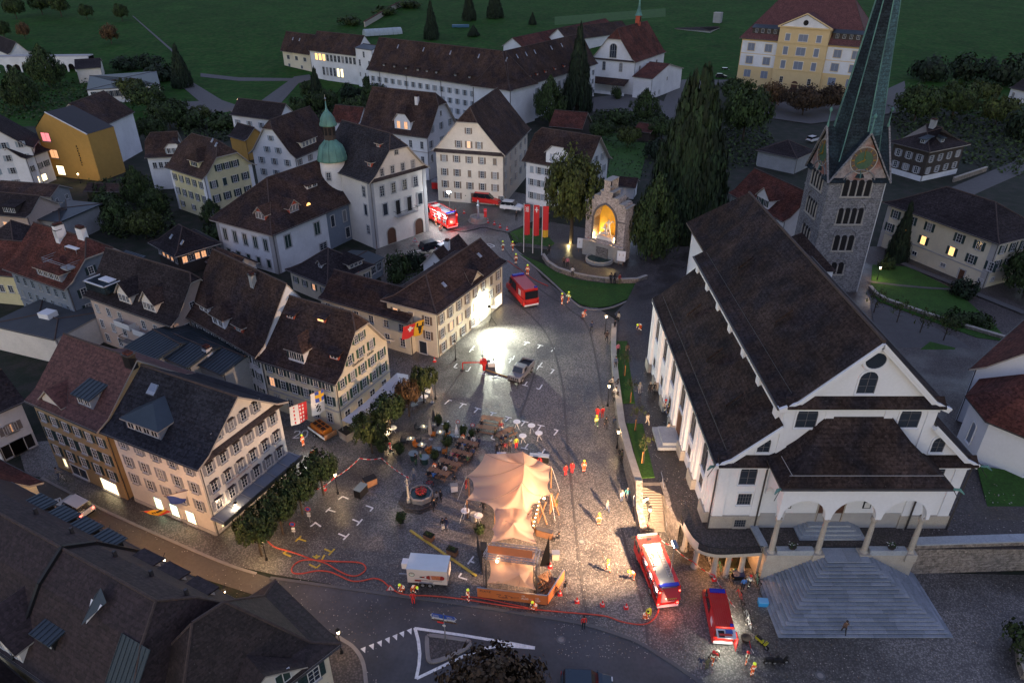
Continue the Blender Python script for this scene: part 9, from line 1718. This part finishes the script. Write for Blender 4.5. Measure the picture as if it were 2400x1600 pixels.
for f_,x,y,a,l in ((D6,1590,250,-30,'wooden planter with green plants at the upper end of the cable ramp'),(D6,1805,385,-25,'wooden planter with an orange flower beside the trailer')):
 o=boxy('wooden_planter',P0(f_,x,y),R(a),(1.1,.65,.75),mat('planter_wood',(.20,.11,.07),.8,.15,3),SOIL,l,'planter','soil');m=MB();
 for _ in range(60):q=Vector((random.uniform(-.4,.4),random.uniform(-.2,.2),.85+random.random()*.2));leafquad(m.v,m.f,[],q,rv().normalized(),.06,0);m.m.append(m.mi(LG[2]))
 m.obj('plants',o)
for i,(f_,x,y,w,h) in enumerate([(D2,1675,770,1.2,1.5),(D2,1755,830,1.0,1.4),(D2,1910,870,1.2,1.6),(D2,1985,880,1.0,1.2),(D2,1755,960,1.5,1.4),(D2,1640,1080,1.3,1.2),(D2,1315,1030,1.6,1.4),(D2,1140,960,2.6,1.3),(D6,1340,95,1.4,1.3),(D2,1160,1010,1.4,1.0),(D6,2050,200,1.2,1.2)]):
 p=P0(f_,x,y);o=empty('potted_bush',p,i,['potted bush behind the small parasol','potted bush left of the tall black bin','potted palm right of the folded white parasol','potted bush by the picnic benches','yellowish potted bush among the tables','potted bush below the pale table','potted bush by the red cyclist','hedge box at the end of the inn terrace','round bush at the fountain base corner','low hedge plant beside the cyclist','potted plant left of the stage'][i],'potted plant');m=MB();m.lathe([(.28*w*.6,0),(.36*w*.6,.45)],BLACK,10);m.obj('pot',o);c=link('foliage',crown('bush'),o);c.location=(0,0,.3);c.scale=(w/2,w/2,h)
for f_,x,y,l in ((D3,1140,1560,'white information panel leaning at the sloping wall'),(D3,1210,1600,'second information panel near the stairs lamp')):
 o=empty('notice_stand',P0(f_,x,y),R(25),l,'sign');m=MB();m.extr([(-.5,0,1.0),(.5,0,1.0),(.5,.1,2.5),(-.5,.1,2.5)],(0,.04,0),FRAME);m.extr([(-.4,-.01,1.3),(.4,-.01,1.3),(.4,.06,2.35),(-.4,.06,2.35)],(0,.01,0),mat('panel_print',(.42,.43,.5),.6,.3,7));m.obj('panel',o);m=MB();m.bar((-.45,.05,0),(-.45,.05,1.2),.05,.05,WOOD);m.bar((.45,.05,0),(.45,.05,1.2),.05,.05,WOOD);m.obj('legs',o)
def cloth_flag(o,M_,w,h,paint,nx=12,nz=16,amp=.12):
 """hanging cloth; paint(u,v)->material, u across 0..1, v down 0..1"""
 m=MB();V=[(w*(i/nx),amp*math.sin(i/nx*6+j/nz*2)*(j/nz*.6+.4),-h*(j/nz)) for j in range(nz+1) for i in range(nx+1)];o_=0
 for j in range(nz):
  for i in range(nx):
   k_=j*(nx+1)+i;m.add([V[k_],V[k_+1],V[k_+nx+2],V[k_+nx+1]],[(0,1,2,3)],paint((i+.5)/nx,(j+.5)/nz))
 return link('flag_cloth',m.mesh('flag_cloth'),o,M=M_)
FRD=mat('flag_red',(.55,.03,.035),.8,0);FWH=mat('flag_white',(.68,.66,.66),.8,0);FYE=mat('flag_yellow',(.62,.36,.03),.8,0);FBK=mat('flag_black',(.02,.02,.02),.8,0);FBL=mat('flag_blue',(.04,.08,.36),.8,0)
def swiss(u,v):return FWH if (abs(u-.62)<.08 and abs(v-.3)<.2) or (abs(u-.62)<.2 and abs(v-.3)<.08) else FRD
def bull(u,v):
 x,y=(u-.5)*2,(v-.5)*2
 return FBK if (abs(x)<.32-.22*(y+.1) and -.35<y<.75) or (.3<abs(x)<.6 and -.75<y<-.2 and abs(x)+y*.3<.55) or (abs(y+.25)<.12 and abs(x)<.65) else FYE
def wallis(u,v):
 st=((u*6)%1-.5)**2+((v*5)%1-.5)**2<.09;ins=(v>.08 and v<.95) and (int(u*6) in (1,3,4) if True else 0)
 base=FWH if u<.5 else FRD;return (FRD if u<.5 else FWH) if st and ins else base
def graub(u,v):
 if v<.45 and u>.35:return FYE if abs(u-.68)<.08 or abs(v-.22)<.06 else FBL
 return FBK if (v>.55 and abs(u-.5-.2*(v-.75))<.16 and (u*9+v*11)%2<1.2 and v<.88) else FWH
def zurich(u,v):return FWH if u+(1-v)>1.0 else FBL
def bern(u,v):
 d=v-(1-u);
 if d>.35 or d<-.55:return FRD
 return FBK if abs(d+.1)<.14 and .2<u<.85 and (u*7)%1>.12 else FYE
def hung(name_label,px,py,z,w,h,rot,paint,tilt=0.0,**k):
 p=W(px,py,z);o=empty('hanging_flag',p,R(rot),name_label,'flag');m=MB();m.tube([(-.3,0,.05),(w+.2,0,.05)],.03,WOOD,5);m.obj('flag_rod',o);cloth_flag(o,Matrix.Rotation(tilt,4,'X'),w,h,paint,**k);return o
hung('red Swiss flag hanging from the cream house front',945,767,6.3,2.2,2.6,40,swiss,.25);hung('yellow flag with black bull head beside the Swiss flag',972,756,6.4,2.0,2.8,40,bull,.2,nx=20,nz=24)
hung('white and red flag with stars over the lane',678,955,6.4,2.3,3.2,40,wallis,.15,nx=24,nz=25);hung('white flag with blue yellow cross and black ibex over the lane',727,925,7.4,1.9,3.6,45,graub,.1,nx=18,nz=28)
hung('white and blue flag above the bank shop windows',391,1162,5.6,2.2,2.0,25,zurich,.35,nx=22,nz=22);hung('yellow and red flag with black bear over the side street',336,1198,4.4,2.2,2.0,10,bern,.6,nx=22,nz=22)
for i,(x,y0_,y1_,x1,l,em) in enumerate([(107,748,305,100,'red banner with white key crest on the left flagpole',1),(190,758,310,190,'red banner with white cross on the middle flagpole',2),(272,775,320,270,'red and yellow banner on the right flagpole',3)]):
 p=P0(C7,x,y0_);h=zat(C7(x1,y1_)[1],p.y);o=empty('flagpole',p,0,l,'flagpole');m=MB();m.lathe([(.09,0),(.05,h),(.1,h+.02),(.02,h+.15)],FRAME,8);m.obj('pole',o)
 def bn(u,v,em=em):
  if em==3:return FYE if v>.75 else FRD
  if em==2:return FWH if (abs(u-.5)<.12 and abs(v-.15)<.07) or (abs(u-.5)<.32 and abs(v-.15)<.025) else FRD
  return FWH if (abs(u-.5)<.32 and .08<v<.24 and (u*5+v*23)%1.4<.8) else FRD
 cloth_flag(o,Matrix.Translation((.08,0,h-.15)),1.15,h*.62,bn,10,30,.15)
o=empty('flagpole',W(1643,525),0,'thin leaning flagpole with small red pennant left of the church choir','flagpole');m=MB();m.tube([(0,0,0),(.4,0,12)],.07,FRAME,6);m.obj('pole',o);m=MB();m.box(.3,.8,-.02,.02,8,10,FRD);m.obj('pennant',o)
def bicycle(p,rot,label,colr=BLACK,lean=.12,s=1.0,group=None):
 o=empty('bicycle',p,rot,label,'bicycle',group);o.rotation_euler=(lean,0,rot);o.scale=(s,)*3
 for x in (-.52,.52):
  m=MB();n=16;V=[(x+.33*math.cos(2*math.pi*i/n),0,.34+.33*math.sin(2*math.pi*i/n)) for i in range(n+1)];m.tube(V,.022,TYRE,4,cap=False);[m.bar((x,0,.34),(x+.31*math.cos(i*1.05),0,.34+.31*math.sin(i*1.05)),.008,.008,STEEL) for i in range(6)];m.obj('wheel',o)
 m=MB();pts=[((-.52,0,.34),(-.15,0,.85)),((-.52,0,.34),(-.05,0,.32)),((-.05,0,.32),(-.18,0,.9)),((-.05,0,.32),(.38,0,.82)),((-.16,0,.8),(.36,0,.88)),((.52,0,.34),(.36,0,.98))];[m.bar(a,b,.035,.035,colr) for a,b in pts];m.obj('frame',o);m=MB();m.box(-.3,-.05,-.07,.07,.93,.98,BLACK);m.obj('saddle',o);m=MB();m.tube([(.3,-.28,1.0),(.37,0,1.02),(.3,.28,1.0)],.02,BLACK,5);m.obj('handlebar',o);return o
BK=[(D7,1600,330,60,'bicycle leaning at the leftmost arcade column'),(D7,1660,390,70,'bicycle between the first two arcade columns'),(D7,1800,470,100,'bicycle with white frame in front of the second column'),(D7,1900,530,95,'green framed bicycle standing apart before the arcade'),(D7,1960,440,60,'bicycle before the middle arcade bay'),(D7,2010,430,75,'bicycle beside the third arcade column'),(D7,2060,460,60,'bicycle under the orange lit bay'),(D7,2110,440,80,'dark bicycle under the right arcade bay'),(D7,2110,520,95,'bicycle with red frame near the blue jacket'),(D7,2010,570,20,'cargo bicycle with grey basket'),(D7,2000,660,120,'grey bicycle right of the tape cone'),(D7,2080,790,110,'bicycle beside the van mirror'),(D7,2105,890,100,'bicycle in the light right of the van'),(D7,2150,980,105,'pale bicycle in the light patch'),(D7,2165,1050,100,'bicycle at the lower end of the light patch'),(D7,2240,640,80,'dark bicycle at the foot of the church steps'),(D7,2260,700,85,'second dark bicycle at the church steps'),(D2,1600,1325,-20,'bicycle left of the fountain basin'),(D2,1650,1345,-10,'bicycle with white basket at the fountain basin'),(D2,1320,200,60,'bicycle at the inn back corner'),(D1,575,1275,152,'bicycle pushed along the side street')]
for i,(f_,x,y,a,l) in enumerate(BK):bicycle(P0(f_,x,y),R(a),l,[BLACK,STEEL,FRAME,mat('bike_green',(.05,.3,.2),.5,0),BLACK,cloth('red')][i%6])
for f_,x,y,a,c_,l in ((D7,2290,1220,-55,mat('scooter_yellow',(.45,.45,.03),.4,0),'yellow and black motor scooter'),(D8,30,1385,5,BLACK,'black moped lying at the bottom of the steps square'),(D8,110,1390,5,BLACK,'second black moped next to it')):
 o=empty('motor_scooter',P0(f_,x,y),R(a),l,'scooter');wheels(o,(.55,-.55),.0,.24,.12);m=MB();m.box(-.7,.1,-.14,.14,.4,.7,c_);m.box(-.65,-.05,-.13,.13,.7,.78,BLACK);m.bar((.3,0,.3),(.5,0,1.0),.25,.1,c_);m.box(-.1,.4,-.13,.13,.25,.32,BLACK);m.obj('body',o);m=MB();m.tube([(.45,-.3,1.0),(.52,0,1.05),(.45,.3,1.0)],.025,BLACK,5);m.obj('handlebar',o)
boxy('blue_cargo_box',P0(D7,2300,850),R(-5),(.9,.6,.6),mat('bright_blue',(.03,.25,.55),.5,0),mat('light_blue',(.15,.42,.7),.5,0),'bright blue cargo box beside the church steps','box');o=empty('planter_bowl',P0(D7,2145,1180),0,'dark round planter bowl near the scooter','planter');m=MB();m.lathe([(.3,0),(.5,.5),(.42,.52),(.1,.4)],mat('bowl_brown',(.04,.03,.025),.8,.1),14);m.obj('bowl',o)
boxy('dark_pallet_cover',P0(D7,2075,600),R(0),(1.1,.8,.6),BLACK,mat('navy_box',(.03,.05,.12),.6,0),'navy box trailer among the bicycles','box')
for f_,x,y,r in ((D7,450,1170,.45),(D8,480,1500,.45),(D7,640,1470-1200+0+0,.4)):
 m=MB();p=P0(f_,x,y);m.lathe([(r,.0),(r,.048)],mat('iron_cover',(.11,.11,.115),.5,.1),16,(p.x,p.y));m.lathe([(r*.6,.048),(r*.6,.053)],KERB,14,(p.x,p.y));o=m.obj('manhole_cover');o['kind']='structure'
m=MB();A_,B_=W(*C1(830,735)),W(*C1(1330,720));o=empty('modern_hall',W(*C1(660,920)),0,'low modern white hall with ribbon windows and flat roof','hall')
H=house('modern_hall_block','white modern hall with flat roof and slatted ribbon window',tuple(W(*C1(1480,815),4)),tuple(W(*C1(1440,665),5)),tuple(W(*C1(830,735),4)),5.5,.2,'w',wall=WHITE,roof=METAL,flare=0,o=.2,og=.2,hip=(1,1),cat='hall',wins=[dict(f='W',z=2.4,n=12,w=2.2,h=2.2,m=2.0,mull=(3,1))]);bpy.data.objects.remove(o)
P_=[W(*C1(0,690)),W(*C1(850,680))];an=math.atan2(P_[1].y-P_[0].y,P_[1].x-P_[0].x);L_=(P_[1]-P_[0]).length;o=empty('cloister_arcade',P_[0],an,'long white arcade with round arches at the upper left','arcade');m=MB();archwall(m,(0,0,0),(L_,0,0),12,3.2,7.6,(0,.5,0),WHITE,1.0,.35)
for i in range(13):m.box(L_*i/12-.35,L_*i/12+.35,0,.5,-1,3.2,WHITE)
m.obj('arches',o);m=MB();m.box(-.2,L_,.6,6,7.5,7.9,TRIM);m.box(0,L_,5.6,6,-1,7.5,DARKV);m.obj('roof',o)
H=hs('cemetery_chapel','white chapel with dark roof behind the arcade at the left edge',C1(70,500),C1(290,480),C1(-200,430),7,5,wall=WHITE,roof=RDRK)
H=hs('gable_end_house','small pale gabled building at the right end of the arcade',C1(930,620),C1(945,560),C1(700,600),6,2.5,wall=WARMW,roof=RDRK)
gp=G(*C2(1165,320));o=empty('poly_greenhouse',gp,R(28),'white plastic tunnel greenhouse beyond the monastery roof','greenhouse');m=MB();n=10
for k_ in range(8):
 x0,x1=-11+k_*2.75,-11+(k_+1)*2.75-.12
 V=[(x,2.8*math.cos(math.pi*i/n),3.4*math.sin(math.pi*i/n)) for x in (x0,x1) for i in range(n+1)];m.add(V,[(i,i+1,n+2+i,n+1+i) for i in range(n)],mat('tunnel_film',(.35,.4,.42),.5,.1))
V=[(-11,2.8*math.cos(math.pi*i/n),3.4*math.sin(math.pi*i/n)) for i in range(n+1)];m.add(V,[tuple(range(n+1))],MATS['tunnel_film']);m.obj('film_cover',o)
pts=[G(*C2(x,y)) for x,y in [(1000,250),(1120,180),(1230,110),(1330,60)]];r_=empty('old_garden_wall',pts[0],0,'old pale garden wall climbing beyond the monastery','wall');m=MB()
for a,b in zip(pts,pts[1:]):m.bar(a-pts[0]+Vector((0,0,1.2)),b-pts[0]+Vector((0,0,1.2)),.7,3.4,ASHLR);m.bar(a-pts[0]+Vector((0,0,3.0)),b-pts[0]+Vector((0,0,3.0)),1.1,.3,RRED)
m.obj('masonry',r_)
for f_,px,h,lab in ((C8,[(930,1090),(980,1150),(1080,1210),(1250,1270),(1450,1340),(1700,1420),(2000,1510),(2200,1568)],.9,'curved low wall between gravel yard and cream house garden'),(C8,[(1700,100),(2000,0)],1.2,'rubble wall along the upper right road'),(C7,[(1450,600),(1600,620),(1700,650)],1.6,'rubble wall behind the right memorial tree'),(D8,[(2400,1080),(2330,1150),(2300,1280),(2310,1400),(2352,1520)],1.0,'curved concrete wall at the lower right edge')):
 q=[P0(f_,x,y,.2) for x,y in px];wallrun('low_wall',[(v.x,v.y) for v in q],h,.45,ASHLR,RUBBL,lab)
m=MB();q=[P0(C8,920,1020,.35),P0(C8,1200,1075,.35),P0(C8,1450,1100,.35),P0(C8,1700,1115,.35)]
ribbon([C8(920,1040),C8(1200,1075),C8(1450,1098),C8(1700,1112)],.8,PATHM,'garden_path',.52);ribbon([C8(1230,870),C8(1400,940),C8(1700,1060),C8(1900,1150),C8(2352,1330)],1.6,PATHM,'garden_path',.54)
random.seed(9)
for i in range(16):
 t=i/15;p=P0(C8,1940+260*t,1210+250*t,.3);m=MB();m.lathe([(.4,0),(.38,.32)],GRANT,7,(p.x,p.y));o=m.obj('stepping_stone');o['kind']='structure'
tarp=MB();p=G(*C2(1880,250));tarp.box(p.x-5,p.x+5,p.y-2,p.y+2,p.z,p.z+1.2,mat('blue_tarp',(.04,.12,.20),.6,.2));tag(tarp.obj('tarpaulin_heap'),'heap covered by a blue tarpaulin beside the round garden tree','tarpaulin')
V=[];F=[];M_=[];random.seed(12)
def leaves(x0,x1,y0,y1,n,s,fz=lambda x,y:.05):
 for _ in range(n):
  x,y=random.uniform(x0,x1),random.uniform(y0,y1);i=len(V);a=random.random()*6.28;q=s*random.uniform(.5,1.3);z=fz(x,y)+.01;c_,s_=math.cos(a)*q,math.sin(a)*q
  V.extend([(x-c_,y-s_,z),(x+s_*.7,y-c_*.7,z+.02),(x+c_,y+s_,z),(x-s_*.7,y+c_*.7,z+.03)]);F.append((i,i+1,i+2,i+3));M_.append(random.choice((0,0,1)))
leaves(-32,14,46,62,1500,.055);leaves(-20,14,62,110,1300,.06);leaves(4,18,42,62,1500,.06);leaves(16,52,38,51,900,.065);leaves(3,14,62,105,900,.06);leaves(17,20.3,58,90,350,.07,lambda x,y:tz(y));leaves(-58,-34,54,70,500,.06);leaves(-26,-12,38,48,250,.06);leaves(41,56,54,62,120,.09,lambda x,y:3.72)
me=bpy.data.meshes.new('fallen_leaves');me.from_pydata(V,[],F);me.materials.append(mat('pale_leaf',(.42,.38,.34),.7,0));me.materials.append(mat('brown_leaf',(.20,.13,.08),.7,0));me.polygons.foreach_set('material_index',M_);link('fallen_leaves',me,kind='stuff',label='pale fallen leaves scattered over the cobbles')
